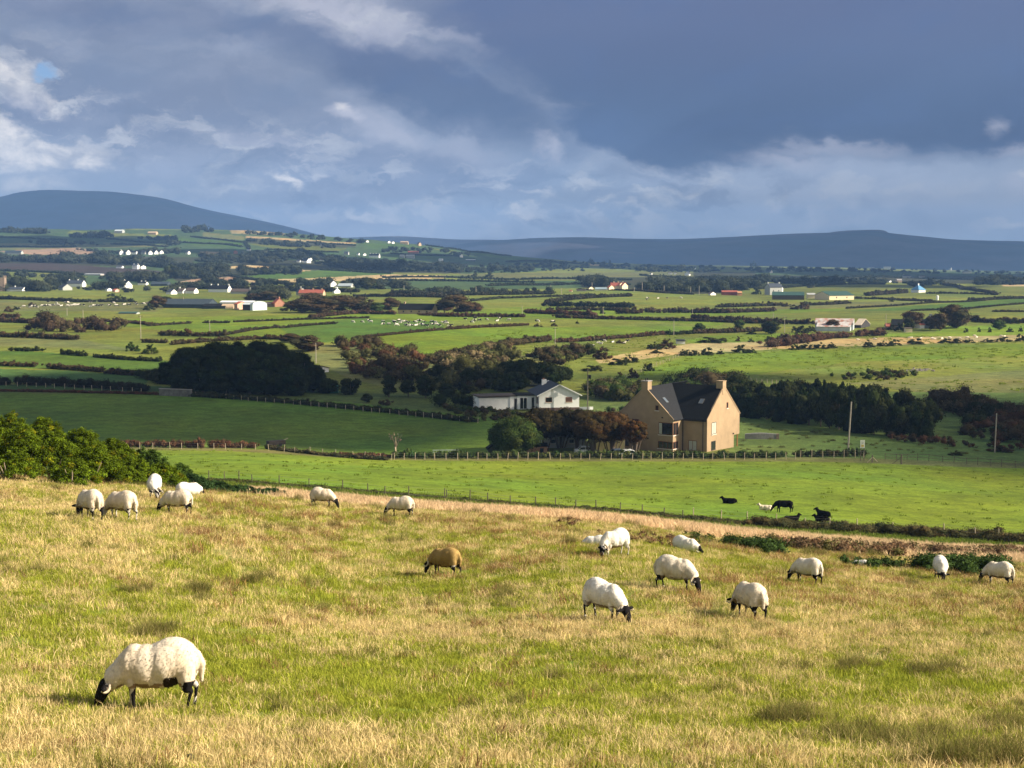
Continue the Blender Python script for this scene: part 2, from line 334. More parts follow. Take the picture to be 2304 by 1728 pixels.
# ---------------------------------------------------------------- ground: one sheet to the horizon, coloured by its fields
G1=(.132,.192,.018); G2=(.070,.128,.020); G3=(.135,.158,.028); OL=(.14,.15,.05); TN=(.46,.34,.17); BR=(.062,.047,.042); SC=(.05,.055,.028)
PT=(.19,.18,.055); HY=(.34,.26,.12); RB=(.13,.085,.05); DG=(.05,.10,.026); GB=(.062,.105,.040); PK=(.36,.25,.17)
FIELDS = [  # colour, min distance, max distance, outline in photograph pixels
 (G3,372,9e9,[(-400,900),(2700,900),(2700,560),(-400,500)]),
 # left: stacked fields behind the shaded field
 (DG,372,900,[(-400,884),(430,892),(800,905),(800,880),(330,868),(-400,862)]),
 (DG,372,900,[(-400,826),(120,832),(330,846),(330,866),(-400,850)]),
 (G2,372,900,[(-400,790),(60,790),(380,812),(380,836),(-400,818)]),
 (G3,372,900,[(-400,765),(150,768),(360,775),(430,790),(380,810),(60,788),(-400,785)]),
 (OL,372,900,[(-400,755),(170,762),(320,790),(150,782),(-400,770)]),
 (G1,372,1200,[(205,727),(330,715),(800,706),(1200,700),(1640,722),(1600,742),(1000,742),(760,772),(600,765),(500,752),(330,740)]),
 (G2,372,1200,[(628,740),(800,714),(1000,725),(1000,741),(793,760),(700,775)]),
 (G1,372,1200,[(793,762),(999,743),(1190,734),(1560,745),(1500,752),(1250,768),(1140,776),(966,812),(860,790)]),
 (G3,372,1200,[(985,722),(1190,716),(1450,722),(1640,735),(1400,735),(1006,738)]),
 (G3,372,1200,[(1244,778),(1500,756),(1560,752),(1600,762),(1540,778),(1400,792),(1250,790)]),
 (G1,372,1200,[(1600,755),(1780,748),(1900,750),(1780,765),(1640,776),(1560,780),(1545,766)]),
 (HY,372,1200,[(1340,808),(1450,788),(1560,773),(1735,768),(1900,762),(2304,752),(2500,750),(2500,764),(2205,770),(1945,778),(1700,788),(1500,800),(1350,822)]),
 (G3,372,1200,[(1276,822),(1340,818),(1500,806),(1760,788),(2304,770),(2600,768),(2600,905),(2250,905),(2000,880),(1700,862),(1600,850),(1480,852),(1350,862),(1250,850)]),
 (G1,372,1200,[(1380,862),(1540,802),(1760,790),(2304,772),(2304,800),(1900,815),(1640,850),(1480,856)]),
 (OL,372,1200,[(1900,862),(2304,832),(2500,835),(2500,900),(2304,905),(2130,890)]),
 (OL,372,1200,[(770,772),(870,790),(960,815),(1140,790),(1240,790),(1260,820),(1240,870),(1000,880),(860,870),(780,850),(700,810),(690,780)]),
 (SC,372,1200,[(1100,815),(1260,822),(1276,850),(1200,880),(1100,870)]),
 # mid distance strips
 (G3,600,9e9,[(-400,690),(150,690),(200,715),(90,722),(-400,712)]),
 (OL,600,9e9,[(-400,672),(180,678),(390,682),(350,702),(200,700),(-400,700)]),
 (G3,600,9e9,[(-400,660),(300,662),(300,676),(-400,674)]),
 (G3,600,9e9,[(400,652),(640,662),(600,676),(400,680)]),
 (G3,600,9e9,[(820,672),(1200,662),(1420,658),(1640,664),(1640,690),(1300,690),(1000,684),(820,684)]),
 (G1,600,9e9,[(1230,688),(1500,700),(1640,698),(1900,694),(1900,703),(1600,712),(1300,710),(1010,700)]),
 (OL,600,9e9,[(1740,684),(1900,680),(2120,678),(2000,690),(1700,698)]),
 (G3,600,9e9,[(1560,716),(1900,697),(2304,688),(2500,690),(2500,712),(2180,718),(1900,718)]),
 (G2,600,9e9,[(1900,700),(2060,688),(2304,671),(2500,672),(2500,684),(2304,682),(2060,698)]),
 (G3,600,9e9,[(2060,700),(2304,702),(2500,702),(2500,716),(2180,716)]),
 (G3,600,9e9,[(1560,665),(1720,672),(1900,676),(2060,668),(2304,664),(2500,662),(2500,640),(2304,640),(1700,640),(1640,660)]),
 (G1,372,9e9,[(2120,735),(2304,730),(2500,730),(2500,752),(1990,758),(1990,750),(2100,748)]),
 (GB,900,9e9,[(800,632),(1060,632),(1300,632),(1420,640),(1420,646),(1100,652),(800,650)]),
 (OL,900,9e9,[(1035,616),(1420,612),(1600,612),(1600,628),(1300,630),(1035,626)]),
 (SC,900,9e9,[(1300,624),(1600,624),(1700,628),(1660,660),(1560,662),(1420,650),(1310,648)]),
 (G3,900,9e9,[(1740,642),(1950,638),(1960,650),(1880,664),(1740,662)]),
 (SC,900,9e9,[(1560,612),(2304,616),(2500,618),(2500,640),(2304,640),(1900,634),(1700,634),(1560,628)]),
 (GB,1800,9e9,[(1700,608),(2500,612),(2500,620),(1900,622),(1700,618)]),
 (TN,1400,9e9,[(2255,640),(2500,640),(2500,646),(2255,644)]),
 (G3,1200,9e9,[(2030,640),(2120,640),(2240,664),(2085,660)]),
 (G3,1200,9e9,[(2180,642),(2304,646),(2500,646),(2500,662),(2260,664)]),
 # the long hill on the left
 (GB,1500,9e9,[(-400,510),(700,520),(1200,570),(1300,600),(1200,612),(1035,616),(800,612),(640,630),(400,640),(0,640),(-400,640)]),
 (SC,1500,9e9,[(-400,575),(400,578),(800,590),(1035,590),(1035,616),(800,612),(640,618),(400,634),(380,620),(370,600),(-400,592)]),
 (BR,1500,9e9,[(-400,590),(0,592),(110,592),(230,600),(330,606),(372,612),(360,622),(220,620),(80,610),(-400,606)]),
 (G3,1500,9e9,[(-400,612),(80,612),(200,622),(170,634),(-400,640)]),
 (GB,1500,9e9,[(200,622),(300,624),(300,632),(190,632)]),
 (PK,1500,9e9,[(50,562),(170,555),(215,566),(205,572),(90,574),(-10,566)]),
 (OL,1500,9e9,[(-400,545),(160,548),(260,552),(330,556),(170,558),(50,562),(-400,560)]),
 (GB,1500,9e9,[(-400,522),(160,520),(380,536),(380,548),(160,548),(-400,540)]),
 (G3,1500,9e9,[(160,518),(260,524),(400,530),(376,538),(250,535),(150,526)]),
 (OL,1500,9e9,[(230,545),(380,550),(376,556),(240,553)]),
 (G2,1500,9e9,[(400,534),(545,546),(545,556),(440,552),(400,545)]),
 (OL,1500,9e9,[(455,522),(550,532),(550,540),(455,535)]),
 (TN,1500,9e9,[(553,530),(800,547),(778,549),(553,535)]),
 (HY,1500,9e9,[(520,517),(640,522),(640,530),(520,525)]),
 (SC,1500,9e9,[(570,535),(800,552),(800,558),(600,552),(545,545)]),
 (G3,1500,9e9,[(553,548),(690,552),(780,560),(760,565),(620,560)]),
 (HY,1500,9e9,[(450,565),(520,568),(500,574),(450,572)]),
 (GB,1500,9e9,[(432,587),(520,593),(516,600),(440,600)]),
 (TN,1500,9e9,[(510,600),(560,596),(620,601),(710,610),(650,611),(600,605),(520,605)]),
 (G2,1200,9e9,[(530,622),(640,614),(720,608),(880,614),(920,624),(800,626),(600,629)]),
 (PK,1200,9e9,[(395,636),(440,628),(520,622),(575,630),(640,638),(600,637),(480,632)]),
 (TN,1200,9e9,[(540,630),(700,626),(880,617),(1010,620),(1000,626),(800,631),(660,636),(600,638)]),
 (G2,1500,9e9,[(808,547),(900,550),(960,556),(840,558)]),
 (G3,1500,9e9,[(960,556),(1040,568),(1000,567)]),
 (G2,1500,9e9,[(1040,562),(1150,575),(1220,582),(1150,585),(1050,570)]),
 (G3,1500,9e9,[(1140,592),(1210,592),(1300,597),(1290,602),(1170,600)]),
 (G2,1500,9e9,[(880,573),(1000,577),(1000,583),(880,582)]),
 (TN,1500,9e9,[(1320,594),(1414,599),(1412,601),(1322,597)]),
]
ROW = np.concatenate([np.exp(np.arange(math.log(4.0), math.log(62), .0085)), np.exp(np.arange(math.log(62), math.log(150), .007)),
                      np.exp(np.arange(math.log(150), math.log(600), .0052)), np.exp(np.arange(math.log(600), math.log(7000), .0075)),
                      np.exp(np.linspace(math.log(7100), math.log(38000), 30))])
CLN = np.concatenate([np.linspace(-1.4, -.43, 40)[:-1], np.linspace(-.43, .43, 860), np.linspace(.43, 1.4, 40)[1:]])
XX = (ROW[:, None]*CLN[None, :]); YY = np.repeat(ROW[:, None], len(CLN), 1); ZZ = H(XX, YY)
def inpoly(px, py, P):
    c = np.zeros(px.shape, bool); n = len(P)
    for i in range(n):
        x0, y0 = P[i]; x1, y1 = P[(i+1) % n]
        if y0 == y1: continue
        m = ((y0 > py) != (y1 > py)) & (px < (x1-x0)*(py-y0)/(y1-y0)+x0); c ^= m
    return c
def green_map(x, y):
    """how green (1) or straw coloured (0) the rough pasture is; real patches of grass"""
    px, py = proj(x, y, H(x, y))
    def g(cx, cy, sx, sy): return np.exp(-(((px-cx)/sx)**2+((py-cy)/sy)**2))
    b = .55 + .55*g(900, 1560, 600, 80) + .25*g(1500, 1600, 400, 80) + .3*g(120, 1440, 200, 60) + .35*g(1300, 1480, 260, 40) + .3*g(2000, 1520, 300, 50) + .22*g(1250, 1270, 500, 50)+ .2*g(700, 1340, 500, 40)
    b = b + .2*g(600, 1450, 200, 40) - .75*g(350, 1690, 620, 60) - .5*g(1300, 1425, 420, 24) - .3*g(150, 1180, 300, 80) - .35*g(1050, 1170, 500, 34) - .45*g(1700, 1430, 600, 34) - .3*g(700, 1400, 500, 30)- .5*g(1500, 1710, 700, 30)
    return np.clip(b + (fbm(x/1.7, y/2.6, 31, 4)-.5)*1.5, 0, 1)
def paint():
    sh = XX.shape; C = np.zeros(sh+(3,)); px, py = proj(XX, YY, ZZ)
    wob = (fbm(XX/14, YY/14, 3, 3)-.5)
    jx = px + wob*8; jy = py + wob*2.0
    C[:] = np.array(G1)*.97
    n = YY < 74+wob*14
    g = green_map(XX, YY); C[n] = (np.array(PT)*1.35*(1-g[..., None]) + np.array((.19, .24, .035))*g[..., None])[n]
    t = (YY >= 74+wob*14) & (YY < 110+wob*6); C[t] = (.56, .42, .26)
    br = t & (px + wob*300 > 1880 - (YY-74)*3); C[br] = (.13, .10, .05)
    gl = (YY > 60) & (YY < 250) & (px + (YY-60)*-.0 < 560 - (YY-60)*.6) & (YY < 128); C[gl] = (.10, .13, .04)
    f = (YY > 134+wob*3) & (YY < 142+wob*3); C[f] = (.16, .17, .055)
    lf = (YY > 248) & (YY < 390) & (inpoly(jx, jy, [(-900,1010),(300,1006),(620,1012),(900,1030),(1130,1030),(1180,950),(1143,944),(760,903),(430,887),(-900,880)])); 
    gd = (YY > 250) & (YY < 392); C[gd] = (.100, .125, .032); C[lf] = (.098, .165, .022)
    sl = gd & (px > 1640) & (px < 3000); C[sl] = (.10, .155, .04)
    hd = (YY > 243) & (YY < 250); C[hd] = (.12, .13, .045)
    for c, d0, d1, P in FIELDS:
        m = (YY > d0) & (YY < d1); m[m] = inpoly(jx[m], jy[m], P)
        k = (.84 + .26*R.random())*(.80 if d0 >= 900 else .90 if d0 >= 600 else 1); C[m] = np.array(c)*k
    # streaky natural variation, stronger on rough land
    v = .80 + .40*fbm(XX/7, YY/9, 41, 4); v2 = .78+.44*fbm(XX/45, YY/70, 43, 4)
    C *= (v*v2)[..., None]; warm = (fbm(XX/25, YY/25, 47, 3)-.5); C[..., 0] *= 1+.5*warm; C[..., 2] *= 1-.3*warm
    return C
GC = paint()
nr, ncol = XX.shape
idx = np.arange(nr*ncol).reshape(nr, ncol)
gf = np.stack([idx[:-1, :-1], idx[:-1, 1:], idx[1:, 1:], idx[1:, :-1]], -1).reshape(-1, 4)
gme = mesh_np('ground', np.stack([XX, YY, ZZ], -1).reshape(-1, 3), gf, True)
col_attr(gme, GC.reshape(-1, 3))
def ground_mat():
    m = bpy.data.materials.new('grassland'); m.use_nodes = True; t = m.node_tree; n = t.nodes; l = t.links; b = n['Principled BSDF']
    b.inputs['Roughness'].default_value = .95; b.inputs['Specular IOR Level'].default_value = .1
    a = n.new('ShaderNodeAttribute'); a.attribute_name = 'col'; tcn = n.new('ShaderNodeTexCoord'); src = a.outputs['Color']
    fac = None
    for sc_, lo, hi, sx in ((.045, .80, 1.2, 1), (.30, .72, 1.30, 1), (1.9, .68, 1.36, 1), (14., .72, 1.3, 1)):
        no = n.new('ShaderNodeTexNoise'); no.inputs['Scale'].default_value = sc_; no.inputs['Detail'].default_value = 4; no.inputs['Roughness'].default_value = .65
        l.new(tcn.outputs['Object'], no.inputs['Vector']); mr = n.new('ShaderNodeMapRange'); l.new(no.outputs[0], mr.inputs[0])
        mr.inputs[1].default_value = .3; mr.inputs[2].default_value = .7; mr.inputs[3].default_value = lo; mr.inputs[4].default_value = hi
        if fac is None: fac = mr.outputs[0]
        else:
            mm = n.new('ShaderNodeMath'); mm.operation = 'MULTIPLY'; l.new(fac, mm.inputs[0]); l.new(mr.outputs[0], mm.inputs[1]); fac = mm.outputs[0]
    vm = n.new('ShaderNodeVectorMath'); vm.operation = 'SCALE'; l.new(src, vm.inputs[0]); l.new(fac, vm.inputs['Scale']); l.new(vm.outputs[0], b.inputs['Base Color'])
    bp = n.new('ShaderNodeBump'); bp.inputs['Strength'].default_value = .6; bp.inputs['Distance'].default_value = .12; l.new(fac, bp.inputs['Height']); l.new(bp.outputs[0], b.inputs['Normal'])
    return m
ground = tag(mkobj('ground', gme, ground_mat()), kind='structure')

# ---------------------------------------------------------------- far hills
def mountain(name, prof, d, depth, mats, seed, back):
    """a ridge: prof is the skyline (px, py) seen from the pasture, built as a real hill at distance d"""
    pxs = np.linspace(prof[0][0], prof[-1][0], 260); py = pchip([p[0] for p in prof], [p[1] for p in prof], pxs)
    rows = np.linspace(-1, 1, 70); V_ = []; 
    for t in rows:
        yy = d + t*depth + (fbm(pxs/180, pxs*0+t*3, seed, 3)-.5)*depth*.25*(1-abs(t))
        top = np.array([z_at(p, d) for p in py]); s = np.cos(t*math.pi/2)**.9 if abs(t) < 1 else 0
        x = (pxs-1152)/F*yy*1.0
        z = back + (top-back)*s + (fbm(x/500, yy/500, seed+3, 4)-.5)*70*s*(1-s)*2
        V_.append(np.stack([x, yy, z], -1))
    V_ = np.array(V_); n0, n1 = V_.shape[:2]; ii = np.arange(n0*n1).reshape(n0, n1)
    f = np.stack([ii[:-1, :-1], ii[:-1, 1:], ii[1:, 1:], ii[1:, :-1]], -1).reshape(-1, 4)
    return tag(mkobj(name, mesh_np(name, V_.reshape(-1, 3), f, True), mats), kind='structure')
heath = mat('hazed_heather_moor', (.012, .026, .058), .95, .55, .006, .1, c2=(.040, .036, .050), s2=.0018)  # heather with the blue of distant haze put into its colour
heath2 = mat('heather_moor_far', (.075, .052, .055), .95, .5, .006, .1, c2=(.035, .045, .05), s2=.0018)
mountain('hill', [(-900,560),(-500,500),(-200,460),(0,446),(60,434),(130,429),(210,431),(300,438),(370,448),(450,468),(540,486),(620,503),(720,528),(860,560),(1000,590)], 8200, 1500, heath, 61, -10)
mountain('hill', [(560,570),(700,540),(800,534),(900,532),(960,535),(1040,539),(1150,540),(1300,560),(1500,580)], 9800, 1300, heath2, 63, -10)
mountain('hill', [(800,600),(950,570),(1060,546),(1150,539),(1230,535),(1300,534),(1420,537),(1500,538),(1620,534),(1700,530),(1780,526),(1880,523),(1960,518),(1990,523),(2080,533),(2160,540),(2304,543),(2600,548),(3000,552)], 8000, 1300, heath, 67, -40)
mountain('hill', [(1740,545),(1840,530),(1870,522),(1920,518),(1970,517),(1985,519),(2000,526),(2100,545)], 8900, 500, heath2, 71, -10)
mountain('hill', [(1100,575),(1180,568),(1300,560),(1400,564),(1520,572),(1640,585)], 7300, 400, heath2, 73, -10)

# ---------------------------------------------------------------- building materials
REND = mat('tan_render', (.335, .242, .155), .9, .12, .7, .1, bump=.004); CREAM = mat('cream_render', (.72, .60, .40), .9, .08, 1.5, .1)
WHT = mat('white_render', (.82, .82, .81), .85, .06, 1.2, .2, bump=.003); GREYW = mat('grey_render', (.36, .37, .36), .9, .12, 1.0)
SLATE = mat('dark_slate', (.011, .012, .013), .95, .35, 5.0, .08); SLATE2 = mat('blue_grey_slate', (.050, .060, .080), .9, .25, 4.0, .12); SLATE3 = mat('brown_tiles', (.085, .065, .055), .8, .3, 2.0)
REDR = mat('red_roof', (.30, .085, .055), .8, .25, 1.5); RUST = mat('rusted_sheet', (.50, .48, .47), .6, .2, .8, c2=(.36, .17, .12), s2=.45); SILV = mat('galvanised_sheet', (.50, .55, .58), .5, .15, .7, .5)
GRNR = mat('green_sheet_roof', (.030, .075, .060), .6, .2, .5); DBARN = mat('dark_blue_barn', (.035, .05, .065), .7, .2, .5); TANW = mat('tan_wall', (.45, .33, .22), .9, .15, .8); STONE = mat('stone', (.24, .18, .14), .95, .35, 2.2, bump=.02)
BLUER = mat('blue_roof', (.10, .26, .46), .6, .12, 1.0); BRICK = mat('brick', (.30, .15, .10), .95, .3, 3.0); CONC = mat('concrete', (.34, .31, .30), .9, .2, 1.4); DKWOOD = mat('dark_wood', (.05, .04, .035), .8, .3, 4)
WFR = mat('red_brown_timber', (.16, .055, .025), .6, .2, 5); GLASS = mat('window_glass', (.015, .018, .020), .12, .2, .6, .8); CURT = mat('pale_curtain', (.42, .43, .38), .9, .1, 4); SILL = mat('pale_sill', (.60, .55, .48), .8, .08, 3); BLKP = mat('black_plastic', (.012, .012, .014), .5, .1, 3)
POLEM = mat('weathered_pole', (.34, .30, .25), .9, .2, 5); POST = mat('fence_post', (.42, .35, .25), .9, .3, 8); DPOST = mat('dark_fence_post', (.12, .10, .075), .9, .3, 8); WIRE = mat('fence_wire', (.25, .25, .25), .6, .1, 5)

def rect_on(M, x, z, w, h, y=0.0): return M
def window(parent, O, ux, n, x0, x1, z0, z1, frame=WFR, pane=GLASS, sill=True, mull=0, name='window'):
    """window in a wall: O wall origin, ux unit vector along the wall, n outward normal"""
    O = Vector(O); ux = Vector(ux); n = Vector(n); uz = Vector((0, 0, 1)); M = Matrix((ux, n, uz)).transposed().to_4x4(); M.translation = O
    m = MB(); t = .09
    m.box(x0, x1, -.03, .03, z0, z0+t, M).box(x0, x1, -.03, .03, z1-t, z1, M).box(x0, x0+t, -.03, .028, z0+t, z1-t, M).box(x1-t, x1, -.03, .028, z0+t, z1-t, M)
    for k in range(mull): xm = x0+(x1-x0)*(k+1)/(mull+1); m.box(xm-t*.5, xm+t*.5, -.03, .026, z0+t, z1-t, M)
    f = m.build(name, frame, parent)
    MB().box(x0+t, x1-t, -.02, .012, z0+t, z1-t, M).build('pane', pane, f)
    if sill: MB().box(x0-.12, x1+.12, -.02, .10, z0-.14, z0-.003, M).build('sill', SILL, f)
    return f

# ---------------------------------------------------------------- the tan two gabled house
c0 = hit(1513.7, 1017, 150); hz = c0.z
hr = empty('house', c0, math.radians(-34.7), 'tall tan rendered house with two steep gables, dark slate roof and two chimneys', 'house')
WA, WD_, PA, LB, EV, RG = 12.0, 13.6, 3.7, 5.1, 6.0, 11.6
# local frame: inner corner at (0,PA); wing A gable at y=0 from x=-12 to 0, wing B front at y=PA from x=0 to LB, its gable at x=LB
m = MB()
D = PA+WD_; b = -1.0
m.poly([(-WA,0,b),(0,0,b),(0,0,EV),(-WA/2,0,RG),(-WA,0,EV)]).poly([(0,0,b),(0,PA,b),(0,PA,EV),(0,0,EV)]).poly([(0,PA,b),(LB,PA,b),(LB,PA,EV),(0,PA,EV)])
yc = PA+11.2; U0 = 2.0
m.poly([(LB,PA,b),(LB,yc,b),(LB,yc,U0),(LB,D,U0),(LB,D,EV),(LB,PA+WD_/2,RG),(LB,PA,EV)])
m.poly([(LB,yc,b),(LB-3,yc,b),(LB-3,yc,U0),(LB,yc,U0)]).poly([(LB-3,yc,b),(LB-3,D,b),(LB-3,D,U0),(LB-3,yc,U0)]).poly([(LB,yc,U0),(LB-3,yc,U0),(LB-3,D,U0),(LB,D,U0)])
m.poly([(LB,D,U0),(LB-3,D,U0),(LB-3,D,EV),(LB,D,EV)]).poly([(LB-3,D,b),(-WA,D,b),(-WA,D,EV),(LB-3,D,EV)]).poly([(-WA,D,b),(-WA,0,b),(-WA,0,EV),(-WA,D,EV)]).poly([(-WA,D,EV),(-WA/2,D,RG-.2),(0,D,EV)])
me = bpy.data.meshes.new('wall'); me.from_pydata(m.v, [], m.f); me.update(); wall = mkobj('wall', me, REND, hr)
def slab(pts, th=.14): 
    p = [Vector(q) for q in pts]; nn = (p[1]-p[0]).cross(p[2]-p[0]).normalized(); nn = nn if nn.z > 0 else -nn
    return MB().prism([q+nn*.02 for q in p], nn*th)
yr = PA+WD_/2; o = .30; sl_ = (RG-EV)/(WA/2); slb = (RG-EV)/(WD_/2)
# wing A: left slope, right slope up to the valley
slab([(-WA-o,.02,EV-o*sl_),(-WA/2,.02,RG),(-WA/2,D,RG),(-WA-o,D,EV-o*sl_)]).build('roof', SLATE, hr)
slab([(-WA/2,.02,RG),(o,.02,EV-o*sl_),(o,PA-o,EV-o*sl_),(-WA/2,yr,RG)]).build('roof', SLATE2 if False else mat('sunlit_dark_slate', (.022,.023,.026), .95, .3, 5, .08), hr)  # slope facing the sun: same slate, sunlight put in as a lighter colour
slab([(o,PA-o,EV-o*slb),(LB-.02,PA-o,EV-o*slb),(LB-.02,yr,RG+.003),(-WA/2,yr,RG+.003)]).build('roof', SLATE, hr)
slab([(LB-.02,yr,RG),(LB-.02,D+o,EV-o*slb),(-WA/2,D+o,EV-o*slb),(-WA/2,yr,RG)]).build('roof', SLATE, hr)
# raked gable copings
def coping(p, q, n): 
    p, q, n = Vector(p), Vector(q), Vector(n); up = Vector((0, 0, .22)); return MB().prism([p-n*.16, q-n*.16, q-n*.16+up, p-n*.16+up], n*.24)
for p, q, n in (((-WA-.2,0,EV-.2),(-WA/2,0,RG+.05),(0,-1,0)),((0.2,0,EV-.2),(-WA/2,0,RG+.05),(0,-1,0)),((LB,PA-.2,EV-.2),(LB,yr,RG+.05),(1,0,0)),((LB,D+.2,EV-.2),(LB,yr,RG+.05),(1,0,0))):
    coping(p, q, n).build('coping', REND, hr)
ch = MB().box(-WA/2-.65, -WA/2+.65, -.06, 1.45, RG-1.6, RG+1.15).build('chimney', REND, hr)
MB().box(-WA/2-.75, -WA/2+.75, -.16, 1.55, RG+1.153, RG+1.30).build('cap', CONC, ch)
for y_ in (.35, 1.0): MB().tube([(-WA/2, y_, RG+1.30), (-WA/2, y_, RG+1.75)], [.14, .11], 8).build('chimney_pot', BLKP, ch)
ch2 = MB().box(LB-1.30, LB+.06, yr-.70, yr+.70, RG-1.5, RG+.95).build('chimney', REND, hr)
MB().box(LB-1.38, LB+.14, yr-.78, yr+.78, RG+.953, RG+1.08).build('cap', REND, ch2)
A_ = ((0, -.005, 0), (1, 0, 0), (0, -1, 0)); S_ = ((.005, 0, 0), (0, 1, 0), (1, 0, 0)); B_ = ((0, PA-.005, 0), (1, 0, 0), (0, -1, 0)); G_ = ((LB+.005, PA, 0), (0, 1, 0), (1, 0, 0))
window(hr, *A_, -3.0, -.06, 3.06, 5.35, mull=0); window(hr, *S_, .06, 2.05, 3.06, 5.35, mull=1)
MB().box(-2.95, -2.3, -.03, -.012, 3.2, 5.2).build('curtain', CURT, hr); 
window(hr, *A_, -3.1, -.06, .50, 1.84, mull=2); window(hr, *S_, .06, 2.0, .50, 1.84, mull=1)
window(hr, *A_, -8.75, -7.2, 3.9, 5.6, mull=0); window(hr, *A_, -3.7, -3.05, 7.5, 8.45, sill=True)
window(hr, *A_, -10.9, -9.2, .4, 2.5, frame=DKWOOD, sill=False, name='door')
window(hr, *B_, 1.3, 3.05, 0, 1.9, pane=CURT, mull=1, sill=False, name='door')
window(hr, *G_, 1.84, 3.67, 3.0, 5.24, frame=BLKP, pane=CURT, mull=1); window(hr, *G_, 1.7, 3.5, 0, 1.75, frame=DKWOOD, sill=False, name='door')
window(hr, *G_, 7.9, 8.6, 7.4, 8.5)
for x_, y_ in ((.16, PA-.14), (4.3, PA-.12)): MB().tube([(x_, y_, -.5), (x_, y_, EV-.1)], .055, 6).build('drainpipe', BLKP, hr)
MB().box(.2, LB, PA-.5, PA-.34, EV-.42, EV-.26).build('gutter', BLKP, hr)
for (px_, py_, pz_) in ((-2.2, -.10, 6.25), (-5.2, -.10, 2.2)): MB().box(px_-.12, px_+.12, py_-.1, py_+.08, pz_-.1, pz_+.1).build('wall_lamp', BLKP, hr)
MB().box(LB+.02, LB+.22, PA+10.7, PA+10.9, 2.2, 2.45).build('wall_lamp', BLKP, hr)
def skylight(O, ua, ub):  # on a slope
    O = Vector(O); ua = Vector(ua).normalized(); ub = Vector(ub).normalized(); nn = ua.cross(ub); nn = nn if nn.z > 0 else -nn
    M = Matrix((ua, ub, nn)).transposed().to_4x4(); M.translation = O+nn*.17
    f = MB().box(-.45,.45,-.08,0,0,.06,M).box(-.45,.45,1.1,1.18,0,.06,M).box(-.45,-.37,0,1.1,0,.06,M).box(.37,.45,0,1.1,0,.06,M).build('skylight', mat('skylight_frame', (.12,.12,.12), .8, .1, 2), hr)
    MB().box(-.37,.37,0,1.1,0,.04,M).build('pane', mat('sky_glass', (.09,.12,.16), .3, .1, 1, .4), f)
skylight((-2.9, 2.9, EV+2.9*sl_), (0, 1, 0), (-1, 0, sl_)); skylight((2.2, PA+3.0, EV+3.0*slb), (1, 0, 0), (0, 1, slb))
MB().tube([(LB-.3, D-.3, -.5), (LB-.3, D-.3, U0)], .12, 6).build('porch_post', mat('orange_timber', (.35,.15,.05), .8, .2, 4), hr)

# ---------------------------------------------------------------- white bungalow
p = hit(1213, 925, 250); br_ = empty('bungalow', p, math.radians(9), 'white bungalow with blue grey roof, brick base and flat roofed wing', 'house')
W2, D2, E2, R2 = 9.7, 14.0, 3.75, 6.1
MB().prism([(0,.02,-.8),(W2,.02,-.8),(W2,.02,E2),(W2/2,.02,R2),(0,.02,E2)], (0, D2, 0)).build('wall', WHT, br_)
MB().box(-.03, W2+.03, -.03, D2+.06, -1.0, .78).build('plinth', mat('brick_plinth', (.13,.085,.075), .95, .25, 4), br_)
sr = (R2-E2)/(W2/2)
slab([(-.55,-.45,E2-.55*sr),(W2/2,-.45,R2),(W2/2,D2-2,R2),(-.55,D2+.4,E2-.55*sr)]).build('roof', SLATE2, br_)
slab([(W2/2,-.45,R2),(W2+.55,-.45,E2-.55*sr),(W2+.55,D2+.4,E2-.55*sr),(W2/2,D2-2,R2)]).build('roof', SLATE2, br_)
slab([(-.55,D2+.4,E2-.55*sr),(W2/2,D2-2,R2),(W2+.55,D2+.4,E2-.55*sr)]).build('roof', SLATE2, br_)
for sgn in (0, 1):
    a = Vector((-.6 if not sgn else W2+.6, -.48, E2-.6*sr)); q = Vector((W2/2, -.48, R2+.02)); MB().prism([a, q, q+Vector((0,0,.26)), a+Vector((0,0,.26))], (0, -.06, 0)).build('bargeboard', WHT, br_)
F_ = ((0, .015, 0), (1, 0, 0), (0, -1, 0)); 
window(br_, *F_, 1.55, 3.15, 2.05, 3.25, frame=BRICK); window(br_, *F_, 6.4, 8.0, 2.05, 3.25, frame=BRICK, pane=mat('brown_blind', (.10,.05,.035), .8, .1, 2))
SD = ((-.005, 0, 0), (0, 1, 0), (-1, 0, 0)); window(br_, *SD, 1.0, 3.6, 1.6, 3.2, mull=2); window(br_, *SD, 6, 8.5, 1.2, 3.2, mull=1)
cb = MB().box(2.6, 3.7, D2-3.6, D2-2.8, E2+.5, R2+.5).build('chimney', WHT, br_); MB().box(2.8, 3.2, D2-3.4, D2-3.0, R2+.5, R2+.8).build('chimney_pot', BRICK, cb)
MB().box(W2+.1, W2+2.6, .5, .7, -.5, .75).build('yard_wall', mat('grey_blocks', (.3,.33,.35), .9, .1, 2), br_); MB().box(W2+2.605, W2+3.5, .45, .75, -.5, .75).build('gate_pier', WHT, br_)
